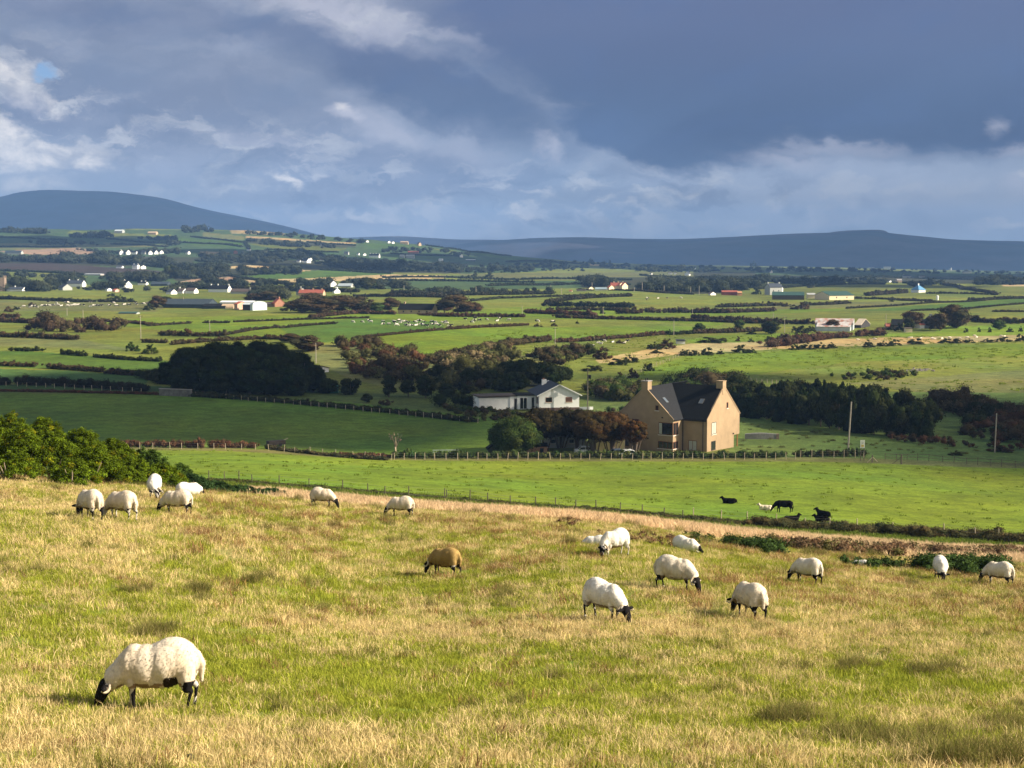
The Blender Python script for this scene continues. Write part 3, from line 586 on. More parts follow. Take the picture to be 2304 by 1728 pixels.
# flat roofed wing running left
wg = MB().box(-4.6, -.04, 4.0, 9.6, -.8, 3.35).build('wing_wall', WHT, br_)
MB().box(-4.9, .02, 3.7, 9.9, 3.353, 3.6).build('flat_roof', SLATE, br_)
FW = ((0, 3.995, 0), (1, 0, 0), (0, -1, 0))
window(br_, *FW, -4.0, -2.2, .1, 2.9, frame=WHT, mull=1, sill=False, name='door'); window(br_, *FW, -1.1, -.5, .1, 2.9, frame=DKWOOD, sill=False, name='door')
gp = hit(1180, 921, 250); gr_ = empty('garage', at(1192, 340), math.radians(16), 'long low white garage with flat dark roof and open bays, left of the bungalow', 'garage')
MB().box(-12.5, -4.9, .25, 6, -.8, 2.9).box(-4.9, -3.9, 0, 6, -.8, 3.1).box(-2.8, -2.4, 0, 6, -.8, 3.1).box(-4.9, -.4, 3, 6.01, -.8, 3.1).box(-3.9,-2.8,0,.3,2.5,3.1).box(-2.4, -.4, 0, .3, 2.5, 3.1).box(-.4, 0, 0, 6, -.8, 3.1).build('wall', WHT, gr_)
MB().box(-12.8, .3, -.2, 6.3, 3.103, 3.35).build('flat_roof', SLATE3, gr_)

# ---------------------------------------------------------------- generic far buildings
LITFRONT = {1877, 2064, 2078, 1740, 2098, 1547, 2066}
def solid_house(px, base, w, eave, rise, deep, rz, wallm, roofm, name, label, cat='house', chims=(), wins=0, gable_win=False, d=None, dmin=372, kind='gable', group=None, roofs=True, extra=None, winm=None):
    """w, eave, rise in photograph pixels; the ridge runs along local x and the right gable end turns to the sun"""
    if px not in LITFRONT and rz > 0: rz = -rz if rz < 28 else -42
    p = at(px, d) if d else hit(px, base, dmin); k = p.y/F; L_, E_, R_ = w*k, eave*k, rise*k; root = empty(name, p, math.radians(rz), label, cat, group)
    ca = abs(math.cos(math.radians(rz))); sa = abs(math.sin(math.radians(rz)))
    Lx = max(2.5, (L_ - deep*sa)/max(ca, .3)); x0, x1, y0, y1 = -Lx/2, Lx/2, -deep/2, deep/2; b = -1.5
    if kind == 'gable':
        MB().prism([(x0,y0,b),(x0,y1,b),(x0,y1,E_),(x0,0,E_+R_),(x0,y0,E_)], (Lx, 0, 0)).build('wall', wallm, root)
        o = .35; s = R_/(deep/2)
        rf = MB()
        for sg in (-1, 1):
            pts = [Vector((x0-.2, 0, E_+R_)), Vector((x1+.02 if gable_win else x1+.2, 0, E_+R_)), Vector((x1+.02 if gable_win else x1+.2, sg*(deep/2+o), E_-o*s)), Vector((x0-.2, sg*(deep/2+o), E_-o*s))]
            rf.prism([q+Vector((0, 0, .03)) for q in pts], (0, 0, .22))
        rf.build('roof', roofm, root)
        zt = E_+R_
    elif kind == 'arch':
        n = 12; arc = [(x0, math.cos(math.pi*i/n)*deep/2, E_+math.sin(math.pi*i/n)*R_) for i in range(n+1)]
        MB().prism([(x0, y0, b)]+[(a, -y_, z_) for a, y_, z_ in arc][::1]+[(x0, y1, b)], (Lx, 0, 0)).build('wall', wallm, root)
        mm = MB()
        for i in range(n):
            a, c = arc[i], arc[i+1]; f = 1.02
            mm.prism([(x0-.15, a[1]*f, E_+(a[2]-E_)*f), (x0-.15, c[1]*f, E_+(c[2]-E_)*f), (x0-.15, c[1]*f, E_+(c[2]-E_)*f+.12), (x0-.15, a[1]*f, E_+(a[2]-E_)*f+.12)], (Lx+.3, 0, 0))
        mm.build('roof', roofm, root); zt = E_+R_
    elif kind == 'hip':
        MB().box(x0, x1, y0, y1, b, E_).build('wall', wallm, root); o = .5; h = min(deep/2, Lx/2)*.92
        MB().poly([(x0-o,y0-o,E_),(x1+o,y0-o,E_),(x1-h,0,E_+R_),(x0+h,0,E_+R_)]).poly([(x1+o,y1+o,E_),(x0-o,y1+o,E_),(x0+h,0,E_+R_),(x1-h,0,E_+R_)]).poly([(x0-o,y1+o,E_),(x0-o,y0-o,E_),(x0+h,0,E_+R_)]).poly([(x1+o,y0-o,E_),(x1+o,y1+o,E_),(x1-h,0,E_+R_)]).poly([(x0-o,y0-o,E_),(x0-o,y1+o,E_),(x1+o,y1+o,E_),(x1+o,y0-o,E_)]).build('roof', roofm, root); zt = E_+R_
    else:
        MB().box(x0, x1, y0, y1, b, E_).build('wall', wallm, root); MB().prism([(x0-.2,y0-.3,E_+.01),(x0-.2,y1+.3,E_+R_+.01),(x0-.2,y1+.3,E_+R_+.2),(x0-.2,y0-.3,E_+.2)], (Lx+.4, 0, 0)).build('roof', roofm, root); zt = E_
    for t in chims:
        x = x0+Lx*t; cw = .55
        MB().box(x-cw, x+cw, -.45, .45, zt-1.4, zt+1.3).build('chimney', wallm, root)
    for i in range(wins):
        x = x0+Lx*(i+.7)/(wins+.4); h = min(1.3, E_*.42)
        window(root, (0, y0-.02, 0), (1, 0, 0), (0, -1, 0), x-.5, x+.5, E_*.5-h/2+.2, E_*.5+h/2+.2, frame=winm or wallm, sill=False)
    if gable_win:
        window(root, (x1+.03, 0, 0), (0, 1, 0), (1, 0, 0), -.5, .5, E_*.5-.6, E_*.5+.6, frame=wallm, sill=False)
    return root
SH = solid_house
BD = [
 # px, base, w, eave, rise, depth, rz, wall, roof, name, label, cat, kwargs
 (940,706,88,10,12,9,16,mat('sandy_wall',(.46,.34,.22),.9,.15,1),SLATE,'stone_house','long stone house with black roof and sunlit cream gable beside the round tree','house',dict(chims=(.12,),wins=4,gable_win=True)),
 (429,692,112,8,11,18,8,DBARN,DBARN,'barn','long dark blue black barn at the left end of the farm','barn',{}),
 (488,694,58,5,5,14,6,DBARN,SLATE,'shed','low dark shed roof between the blue black barn and the arched barns','shed',{}),
 (515,694,26,2,8,9,0,TANW,TANW,'arched_shed','low tan arch fronted shed in the farm yard','shed',dict(kind='arch')),
 (541,696,22,12,5,10,24,mat('rusty_wall',(.5,.33,.25),.9,.2,1),REDR,'red_barn','rust topped pale barn in the middle of the farm','barn',{}),
 (536,688,76,8,3,10,4,SILV,mat('white_sheet',(.7,.7,.72),.5,.08,.5),'shed','long shed with white roof behind the red barn','shed',{}),
 (562,697,26,12,3,9,5,DKWOOD,SILV,'open_shed','dark open shed between the red barn and the white arched barn','shed',{}),
 (582,698,23,12,8,11,70,mat('pale_blue_wall',(.55,.62,.66),.8,.08,1),SILV,'arched_barn','white blue round topped barn in the farm','barn',dict(kind='arch')),
 (604,690,26,6,4,8,5,STONE,SLATE3,'shed','low brown roofed shed right of the arched barn','shed',{}),
 (626,690,26,8,10,8,62,BRICK,REDR,'brick_house','brick gable house with red edged roof at the end of the farm','house',dict(chims=(.8,))),
 (291,706,40,2,2,8,0,GREYW,GRNR,'shed','very low green roofed shed in the distant herd field','shed',{}),
 (702,667,58,8,7,9,6,TANW,REDR,'farmhouse','farmhouse with red brown roof and stone chimneys above the farm','house',dict(chims=(.05,.55,.9))),
 (678,664,22,8,8,8,30,GREYW,SLATE2,'farm_building','grey roofed building at the left of the red roofed farmhouse','barn',dict(chims=(.3,))),
 (495,657,50,7,8,9,12,WHT,SLATE,'white_house','long white house with black roof and three chimneys above the farm','house',dict(chims=(.05,.4,.95),gable_win=True)),
 (543,661,46,5,6,9,8,GREYW,SLATE3,'cottage','brown roofed low cottage right of the long white house','house',dict(chims=(.97,))),
 (410,660,22,5,6,8,20,WHT,SLATE3,'cottage','brown roofed cottage left in the row by the farm','house',dict(chims=(.1,))),
 (432,660,26,6,6,8,16,WHT,SLATE3,'cottage','brown roofed cottage right in the row by the farm','house',{}),
 (386,662,22,5,6,8,26,WHT,SLATE2,'cottage','cottage with white gable at the left of the brown roofed row','house',{}),
 (757,660,12,6,5,7,70,WHT,SLATE,'white_house','little white house with two tall chimneys above the farm wood','house',dict(chims=(.1,.9))),
 (778,646,34,3,5,16,6,GREYW,mat('pale_grey_sheet',(.33,.38,.42),.6,.1,1),'barn','pale grey wide barn beyond the farm wood','barn',{}),
 (749,645,10,7,6,8,60,WHT,SLATE3,'white_house','white gable left of the pale grey barn','house',{}),
 (172,645,40,7,7,9,10,WHT,SLATE2,'white_house','white house with grey roof and end gable in the left village','house',dict(chims=(.05,.6),gable_win=True)),
 (147,653,30,6,8,10,35,GREYW,SLATE2,'shed','grey steep roofed shed in the left village','shed',{}),
 (283,649,30,8,9,9,40,WHT,SLATE,'white_house','white gabled house with black roof in the village','house',dict(chims=(.05,.3))),
 (362,643,40,4,5,14,4,DBARN,DBARN,'barn','dark low barn under the striped tan field','barn',{}),
 (322,641,20,4,3,8,5,WHT,SLATE,'cottage','row of tiny white fronts right of the village gable','house',dict(chims=(.3,.8))),
 (40,655,34,4,5,8,8,WHT,SLATE2,'cottage','low white cottage with grey roof at the far left village','house',dict(chims=(.3,))),
 (24,655,10,4,4,7,30,WHT,SLATE2,'cottage','tiny white cottage beside the church tower','house',{}),
 (244,655,10,4,3,7,20,WHT,SLATE2,'cottage','small white cottage among the village trees','house',{}),
 (261,657,12,4,3,7,20,mat('pinkish_wall',(.6,.35,.3),.9,.1,1),REDR,'cottage','small pink and white cottage among the village trees','house',{}),
 (222,652,10,5,4,7,30,GREYW,SLATE2,'cottage','grey cottage hidden among the village trees','house',{}),
 (273,573,8,6,4,8,50,WHT,SLATE,'white_house','first white gable in the hillside row','house',dict(chims=(.2,))),
 (288,573,10,6,5,8,50,WHT,SLATE,'white_house','second and larger white gable in the hillside row','house',{}),
 (302,572,14,4,3,8,8,WHT,SLATE,'cottage','low cottage right of the larger white gable','house',{}),
 (324,572,12,4,4,8,14,GREYW,SLATE2,'cottage','grey cottage in the middle of the hillside row','house',{}),
 (338,573,9,5,4,8,60,WHT,SLATE2,'white_house','white gable right of the grey cottage in the hillside row','house',{}),
 (350,572,12,4,5,8,40,WHT,SLATE,'white_house','fourth white gable in the hillside row','house',{}),
 (363,571,8,4,4,8,50,WHT,SLATE,'white_house','last white house in the hillside row','house',{}),
 (32,572,38,4,4,12,4,GREYW,DBARN,'barn','dark long shed at the left of the pink field','barn',{}),
 (269,524,20,4,3,16,6,GREYW,SILV,'barn','pale grey barn on the left skyline','barn',{}),
 (344,527,20,3,3,16,4,TANW,TANW,'barn','tan barn on the left skyline','barn',{}),
 (270,603,14,3,2,8,4,WHT,SLATE2,'cottage','low white cottage at the edge of the ploughed field','house',{}),
 (306,605,13,8,2,9,6,WHT,SLATE2,'white_house','white two storey house above the ploughed field','house',dict(chims=(.1,.9),wins=3)),
 (322,605,9,5,3,8,60,WHT,SLATE2,'white_house','small white gable beside the two storey house','house',{}),
 (212,619,42,2,1,10,-12,CONC,SILV,'barn','long low pale barn under the ploughed field','barn',{}),
 (689,591,22,4,6,9,50,WHT,SLATE2,'white_house','bright white gabled house alone on the hill wood','house',{}),
 (672,590,9,3,2,7,5,WHT,SLATE2,'cottage','low white annexe left of the bright gabled house','house',{}),
 (698,586,7,3,3,7,50,WHT,SLATE2,'cottage','small white shed right of the bright gabled house','house',{}),
 (724,587,10,2,2,7,5,WHT,SLATE3,'cottage','faint low cottage right of the bright gabled house','house',{}),
 (560,564,8,3,2,8,5,WHT,SLATE2,'white_house','single white house in the middle of the hill','house',{}),
 (530,571,7,4,3,8,30,BRICK,REDR,'red_shed','tiny red roofed shed on the hill','shed',{}),
 (423,572,9,4,3,8,20,WHT,SLATE2,'white_house','white house left of the small tan hill field','house',{}),
 (780,573,11,4,3,9,10,GREYW,SLATE2,'cottage','grey white cottage left of the long white hill house','house',{}),
 (806,574,6,3,2,8,10,WHT,SLATE2,'cottage','white dot of a cottage left of the long white hill house','house',{}),
 (820,575,5,3,2,8,30,WHT,SLATE2,'cottage','tiny white gable touching the long white hill house','house',{}),
 (843,579,24,4,4,10,10,WHT,SLATE,'white_house','long white house with many chimneys on the hill','house',dict(chims=(.05,.35,.65,.95),wins=4)),
 (905,580,11,4,3,10,6,GREYW,GREYW,'barn','left grey barn on the hill','barn',{}),
 (923,581,20,5,3,10,4,GREYW,GREYW,'barn','right grey stone barn on the hill','barn',dict(chims=(.1,))),
 (930,570,24,3,2,10,4,BRICK,REDR,'barn','reddish roofed barn above the grey barns','barn',{}),
 (992,588,10,5,1,9,10,WHT,SILV,'barn','square pale shed at the right end of the hill','barn',{}),
 (1038,579,5,5,2,8,50,WHT,SLATE2,'white_house','thin white gable left of the long white shed','house',{}),
 (1059,587,22,2,1,12,2,DBARN,mat('white_sheet2',(.7,.72,.75),.5,.05,1),'barn','long dark shed with white roof at the hill end','barn',{}),
 (875,547,5,3,2,8,40,WHT,SLATE2,'white_house','left white house of the ridge pair','house',{}),
 (884,548,5,3,2,8,40,WHT,SLATE2,'white_house','right white house of the ridge pair','house',{}),
 (826,545,5,3,1,8,40,WHT,SLATE2,'white_house','small white house left of the ridge pair','house',{}),
 (910,549,18,4,2,10,4,TANW,TANW,'barn','tan flat barn on the ridge','barn',{}),
 (943,553,10,4,4,9,60,TANW,SLATE3,'stone_house','tan gabled house on the ridge','house',{}),
 (1006,557,8,3,3,9,50,TANW,SLATE3,'stone_house','small tan gable at the end of the ridge','house',{}),
 (996,555,4,2,1,8,4,WHT,SLATE2,'white_house','white dot house near the end of the ridge','house',{}),
 (1391,652,36,9,7,9,8,CREAM,REDR,'farmhouse','bright cream farmhouse with red roof and three tall chimneys','house',dict(chims=(.2,.5,.8),wins=2)),
 (1374,653,10,6,5,8,86,CREAM,REDR,'gabled_wing','left small cream gable of the bright farmhouse','house',{}),
 (1396,653,10,10,7,9,86,CREAM,REDR,'gabled_wing','middle tall cream gable of the bright farmhouse','house',{}),
 (1404,653,9,10,7,9,86,CREAM,REDR,'gabled_wing','right tall cream gable of the bright farmhouse','house',{}),
 (1353,653,28,3,3,8,3,WHT,mat('blue_sheet',(.25,.33,.38),.6,.1,1),'shed','low blue roofed shed left of the bright farmhouse','shed',{}),
 (1328,652,8,4,3,7,60,CREAM,SLATE,'outhouse','cream gable standing apart left of the farm','shed',{}),
 (1308,655,22,2,1,8,2,GREYW,SLATE3,'shed','dark low shed between the cream gable and the left end','shed',{}),
 (1284,657,8,3,1,7,5,CREAM,REDR,'shed','cream shed at the left end of the bright farm','shed',{}),
 (1547,620,12,4,5,9,40,WHT,SLATE2,'white_house','white house with grey roof above the broad wood','house',{}),
 (1508,617,10,3,1,8,5,WHT,SLATE3,'cottage','left low white cottage on the far plain','house',{}),
 (1519,617,6,3,1,8,5,WHT,SLATE3,'cottage','right low white cottage on the far plain','house',{}),
 (1564,606,5,3,2,8,20,WHT,SLATE2,'white_house','tiny white house left of the far tree belt','house',{}),
 (1465,619,5,3,2,8,20,WHT,SLATE2,'white_house','tiny white house before the far plain cottages','house',{}),
 (1735,614,6,3,3,8,40,WHT,SLATE2,'white_house','tiny white gable above the grey white farmhouse','house',{}),
 (1730,598,5,3,1,8,20,GREYW,SLATE2,'white_house','faint house on the far right plain, first','house',{}),
 (1745,598,5,3,1,8,20,GREYW,SLATE2,'white_house','faint house on the far right plain, second','house',{}),
 (1771,599,6,3,1,8,20,GREYW,SLATE2,'white_house','faint house on the far right plain, third','house',{}),
 (1960,604,14,3,1,9,5,GREYW,SLATE2,'white_house','faint pale farm below the moor','house',{}),
 (1996,605,16,5,1,9,5,GREYW,SLATE2,'white_house','faint tall pale farm below the moor','house',{}),
 (2138,608,7,4,3,9,50,GREYW,SLATE2,'white_house','faint gable below the moor at right','house',{}),
 (2175,615,20,4,1,12,4,GREYW,SLATE2,'barn','faint long barn below the moor at right','barn',{}),
 (2040,625,18,4,2,9,5,GREYW,SLATE2,'farmhouse','pale chimneyed house behind the blue roofed house','house',dict(chims=(.1,))),
 (2074,625,12,3,2,9,5,GREYW,SLATE3,'barn','dull barn beside the pale chimneyed house','barn',{}),
 (2022,635,11,4,3,9,0,TANW,CONC,'arched_barn','small tan arched barn behind the slanting hedge','barn',dict(kind='arch')),
 (2002,635,5,2,2,8,40,WHT,SLATE2,'cottage','tiny white gable left of the small arched barn','house',{}),
 (2066,658,29,6,11,10,28,WHT,BLUER,'bungalow','white bungalow with bright blue pyramid roof','house',dict(kind='hip',chims=(.5,))),
 (1740,663,38,17,8,9,22,GREYW,SLATE2,'farmhouse','tall grey white farmhouse with slate roof behind the green barn','house',dict(chims=(.04,.95),wins=2,gable_win=True)),
 (1754,661,12,12,9,8,86,WHT,SLATE2,'gabled_wing','white gable wing right of the tall grey farmhouse','house',{}),
 (1773,674,76,10,7,14,10,mat('brown_boards',(.085,.070,.050),.9,.2,1),GRNR,'barn','long barn with dark green roof and brown walls','barn',{}),
 (1825,671,20,8,3,9,5,CREAM,GREYW,'shed','cream block shed between the two long barns','shed',dict(kind='lean')),
 (1877,674,82,10,8,20,22,CREAM,GRNR,'barn','cream walled barn with dark green roof and two doors','barn',dict(wins=2)),
 (1641,664,36,7,3,9,4,mat('red_wall',(.28,.07,.06),.9,.15,1),REDR,'red_barn','dark red shed in front of the broad wood','shed',{}),
 (1664,665,11,6,3,8,4,mat('orange_wall',(.62,.33,.17),.9,.1,1),mat('orange_roof',(.5,.25,.12),.9,.1,1),'shed','orange end bay of the red shed','shed',dict(kind='lean')),
 (1602,664,9,3,4,8,80,WHT,SLATE3,'white_house','small white gable left of the red shed','house',{}),
 (1878,741,94,12,12,11,-16,SILV,RUST,'arched_barn','big silver arched barn with rust striped roof','barn',dict(kind='arch')),
 (1876,744,82,9,9,9,-16,SILV,RUST,'lean_to','rust striped lean to along the front of the silver barn','shed',dict(kind='lean')),
 (1940,736,46,6,12,14,-32,mat('dark_boards',(.035,.033,.034),.9,.2,1),mat('tan_sheet',(.50,.42,.33),.8,.1,1),'barn','dark gabled barn with tan roof right of the silver barn','barn',{}),
 (1998,738,14,4,6,8,10,STONE,REDR,'shed','small red roofed shed left of the farm barn','shed',{}),
 (2018,741,32,10,12,10,12,STONE,SLATE,'barn','black roofed stone barn of the right hand farm','barn',{}),
 (2043,747,16,8,1,4,4,CREAM,SLATE3,'shed','cream block wall shed in front of the right hand farm','shed',dict(kind='lean')),
 (2064,738,20,8,9,8,20,WHT,REDR,'cottage','white cottage with red brown roof in the right hand farm','house',{}),
 (2078,736,14,8,9,8,20,WHT,SLATE,'cottage','white cottage with dark roof joined to the red brown one','house',{}),
 (2098,738,32,14,12,9,16,GREYW,SLATE2,'farmhouse','grey farmhouse with slate roof behind the half bare tree','house',dict(chims=(.25,),wins=2)),
 (717,838,18,9,5,6,30,WHT,SLATE3,'shed','small white shed behind the right end of the pine clump','shed',{}),
  (1531,773,18,6,2,4,0,mat('white_paint',(.7,.7,.68),.8,.08,2),BLKP,'trailer','white trailer with dark cover at the start of the dry field','trailer',dict(kind='lean')),
]
for (px, b, w, e, r_, dp, rz, wm_, rm_, nm, lab, cat, kw) in BD:
    if nm: SH(px, b, w, e, r_, dp, rz, wm_, rm_, nm, lab, cat, **kw)
# church tower at the left edge
p = hit(3, 655, 800); k_ = p.y/F; t = empty('church_tower', p, .1, 'grey square church tower at the left edge of the photo', 'tower')
MB().box(-4, 4, -4, 4, -1, 30*k_).build('wall', STONE, t); mm = MB()
for sx in (-1, 1):
    for sy in (-1, 1): mm.box(sx*3.4-.6, sx*3.4+.6, sy*3.4-.6, sy*3.4+.6, 30*k_+.002, 30*k_+2)
mm.build('pinnacles', STONE, t)
# buildings between the trees and the tan house
def yard(px, d, rz, nm, lab, cat): return empty(nm, at(px, d), math.radians(rz), lab, cat)
y = yard(1270, 268, 4, 'outbuilding', 'low white outbuilding with grey roof behind the brown trees', 'building')
MB().box(-4.3, 4.0, 0, 5, -1, 2.1).build('wall', GREYW if False else mat('dull_white',(.5,.52,.52),.9,.08,1), y)
slab([(-4.6,-.3,2.1),(4.3,-.3,2.1),(4.3,2.5,3.0),(-4.6,2.5,3.0)]).build('roof', CONC, y); slab([(-4.6,5.3,2.1),(4.3,5.3,2.1),(4.3,2.5,3.0),(-4.6,2.5,3.0)]).build('roof', CONC, y)
for x in (-2.6, .9): window(y, (0, -.005, 0), (1, 0, 0), (0, -1, 0), x, x+1.1, .8, 1.7, frame=WHT)
y = yard(1374, 262, -6, 'outbuilding', 'cream walled outbuilding behind the orange tree', 'building')
MB().box(-2.7, 2.7, 0, 5, -1, 2.5).build('wall', CREAM, y); slab([(-3,-.3,2.5),(3,-.3,2.5),(3,5.3,3.0),(-3,5.3,3.0)]).build('roof', SLATE, y)
y = yard(1211, 258, 3, 'brick_shed', 'small pink brick shed with dark doorway right of the round tree', 'shed')
MB().box(-1.9, 1.7, 0, 2.6, -1, 1.15).build('wall', mat('pink_brick',(.42,.24,.16),.9,.15,3), y); slab([(-2.1,-.2,1.15),(1.9,-.2,1.15),(1.9,2.8,1.4),(-2.1,2.8,1.4)]).build('roof', SLATE, y)
window(y, (0, -.005, 0), (1, 0, 0), (0, -1, 0), .35, 1.05, 0, .9, frame=DKWOOD, sill=False, name='door')
y = yard(1112, 258, 8, 'shed', 'little dark shed with pitched roof left of the round tree', 'shed')
MB().prism([(-1.1,0,-1),(1.1,0,-1),(1.1,0,.7),(0,0,1.5),(-1.1,0,.7)], (0,2.2,0)).build('wall', mat('olive_board',(.09,.09,.05),.9,.15,3), y); slab([(-1.3,-.15,.58),(0,-.15,1.52),(0,2.35,1.52),(-1.3,2.35,.58)]).build('roof', SLATE, y); slab([(1.3,-.15,.58),(0,-.15,1.52),(0,2.35,1.52),(1.3,2.35,.58)]).build('roof', SLATE, y)
y = yard(1133, 258, 0, 'horse_box', 'white box trailer beside the little dark shed', 'trailer')
MB().box(-.75, .55, 0, 1.6, .2, 1.25).build('body', WHT, y); 
for x in (-.45, .3): MB().tube([(x, -.02, .2), (x, -.14, .2)], .2, 10).build('wheel', BLKP, y)
y = empty('farm_trough', at(617, 262), .5, 'dark trailer with pale edge at the end of the red brown hedge', 'trailer')
MB().box(-1.6, 1.6, -.8, .8, .25, .95).box(-1.5,1.5,-.81,-.7,.95,1.05).build('body', DKWOOD, y); MB().tube([(1.5,0,.95),(2.3,0,1.25)],.07,5).build('drawbar', POST, y)
for x in (-.6, .6): MB().tube([(x, -.82, .25), (x, -.95, .25)], .28, 10).build('wheel', BLKP, y)
# stone wall by the pines, grey tank, low trough, green container
p0 = hit(358, 890, 250); p1 = hit(430, 893, 250); L_ = (p1-p0).length
w_ = empty('boundary_wall', p0, math.atan2(p1.y-p0.y, p1.x-p0.x), 'pale grey stone wall at the left foot of the pine clump', 'wall'); MB().box(0, L_, 0, .5, -1, 1.7).build('masonry', mat('old_concrete', (.16, .15, .14), .95, .4, .9), w_); MB().box(-.06, L_+.06, -.06, .56, 1.703, 1.85).build('coping', CONC, w_)
w_ = empty('silage_wall', at(1716, 285), math.radians(-4), 'low curved grey corrugated wall right of the tan house', 'wall'); mm = MB(); 
for i in range(26): a0 = -1.2+i*.092; mm.box(-3.2+i*.24, -3.2+i*.24+.236, -.15-.5*math.cos(a0)+(i % 2)*.05, .1, -.5, 1.05+.2*math.sin(i*.12)); 
mm.build('panels', mat('corrugated',(.30,.29,.28),.7,.2,2), w_); MB().box(3.05, 3.6, -.5, .3, -.5, 1.1).build('end_pier', STONE, w_)
w_ = empty('storage_tank', at(750, 372), 0, 'dull green tank behind the right end of the pines', 'tank'); MB().box(-1.1,1.1,-1,1,0,2.0).build('body', mat('green_plastic',(.02,.12,.07),.6,.1,2), w_); MB().box(-1.2,1.2,-1.1,1.1,2.003,2.1).build('lid', mat('green_plastic',(.02,.12,.07)), w_)
w_ = empty('feed_barrier', at(1005, 253), 0, 'low pale metal barrier lying along the hedge', 'barrier'); mm = MB()
for i in range(10): mm.tube([(-2.5+i*.55, 0, 0), (-2.5+i*.55, .0, .95)], .03, 4)
mm.build('uprights', SILV, w_); MB().tube([(-2.6,0,.93),(2.6,0,.98)], .05, 5).tube([(-2.6,0,.55),(2.6,0,.58)], .04, 5).build('rails', SILV, w_)
w_ = empty('water_tank', hit(2109, 675, 700), 0, 'small white upright tank in the far right fields', 'tank'); MB().tube([(0,0,-.2),(0,0,3.2)], [1.0,1.0], 12).build('body', WHT, w_); MB().tube([(0,0,3.2),(0,0,3.8)],[1.02,.2],12).build('lid', WHT, w_)
# rubble by the mound
mm = MB(); rq = random.Random(4)
for i in range(80):
    q = hit(rq.gauss(2066, 14), rq.gauss(833, 2.2), 372); s = rq.uniform(.12, .38); M = Matrix.Translation(q) @ Matrix.Rotation(rq.uniform(0, 6), 4, 'Z') @ Matrix.Rotation(rq.uniform(-.5, .5), 4, 'X'); mm.box(-s, s, -s*.7, s*.7, -.2, s*.8, M)
o = mm.build('rubble', mat('rubble_stone',(.2,.18,.16),.95,.4,1)); tag(o, 'dark rubble heap on the mound of the right hillside', 'rubble', kind='stuff')

# ---------------------------------------------------------------- cars (roofs show over the hedge)
def car(px, d, rz, colm, label):
    r = empty('car', at(px, d), math.radians(rz), label, 'car', 'cars parked by the tan house')
    prof = [(-2.1,.35),(-2.15,.75),(-1.5,.92),(-.95,1.38),(.45,1.42),(1.15,.95),(2.0,.80),(2.1,.40)]
    MB().prism([(x, -.85, z) for x, z in prof[:1]+[(-2.12,.88),(-1.45,.93),(1.15,.93),(2.0,.80),(2.1,.40)]], (0, 1.7, 0)).build('body', colm, r)
    cb = MB().prism([(x, -.70, z) for x, z in ((-1.5,.93),(-.95,1.36),(.45,1.40),(1.18,.93))], (0, 1.4, 0)).build('cabin', GLASS, r)
    mm = MB(); 
    for yy in (-.72, .72):
        mm.tube([(-1.5,yy,.93),(-.95,yy,1.39),(.45,yy,1.43),(1.18,yy,.93)], .05, 5); mm.tube([(-.2,yy,.93),(-.2,yy,1.41)], .045, 5)
    mm.box(-.95,.45,-.68,.68,1.37,1.46); mm.build('roof', colm, r)
    for x in (-1.3, 1.3):
        for yy in (-.88, .72): w = MB().tube([(x, yy, .33), (x, yy+.16, .33)], .33, 14).build('wheel', BLKP, r); MB().tube([(x, yy-.01, .33), (x, yy+.17, .33)], .18, 10).build('rim', SILV, w)
    return r
SILC = mat('silver_paint', (.62, .63, .65), .3, .04, 2, .6); CARW = mat('white_paint_car', (.78, .78, .78), .35, .03, 2, .5); CARD = mat('dark_blue_paint', (.05, .07, .11), .3, .05, 2, .6)
car(1418, 249.5, 12, SILC, 'silver car parked right against the tan house hedge'); car(1394, 250.5, 14, CARD, 'dark blue car half hidden behind the silver car'); car(1320, 256, 5, CARW, 'white car parked in front of the low white outbuilding')

# ---------------------------------------------------------------- poles
def pole(px, base, top, label, lean=0.0, arms=0, d=None, dmin=200, rad=.14, box=False, m=POLEM):
    p = at(px, d) if d else hit(px, base, dmin); h = z_at(top, p.y)-p.z; r = empty('utility_pole', p, 0, label, 'utility pole'); rad = max(rad, px_m(p.y)*.28)
    MB().tube([(0, 0, -.5), (lean*h, 0, h)], [rad, rad*.75], 8).build('pole', m, r)
    if arms: 
        MB().box(lean*h-.9, lean*h+.9, -.06, .06, h-.5, h-.36).build('crossarm', DKWOOD, r)
        for x in (-.8, 0, .8): MB().tube([(lean*h+x, 0, h-.36), (lean*h+x, 0, h-.1)], .06, 6).build('insulator', BLKP, r)
    if box: MB().box(.14, .75, -.3, .3, h*.76, h*.84).build('transformer', BLKP, r)
pole(1908, 1010, 904, 'plain leaning pole on the shaded slope left of the white sign', lean=.05, rad=.17)
pole(2238, 1018, 930, 'pole with crossarm near the right edge', lean=.02, arms=1)
pole(1322, 926, 828, 'dark pole with a box beside the white bungalow', box=True, m=mat('dark_pole',(.16,.14,.11),.9,.2,5))
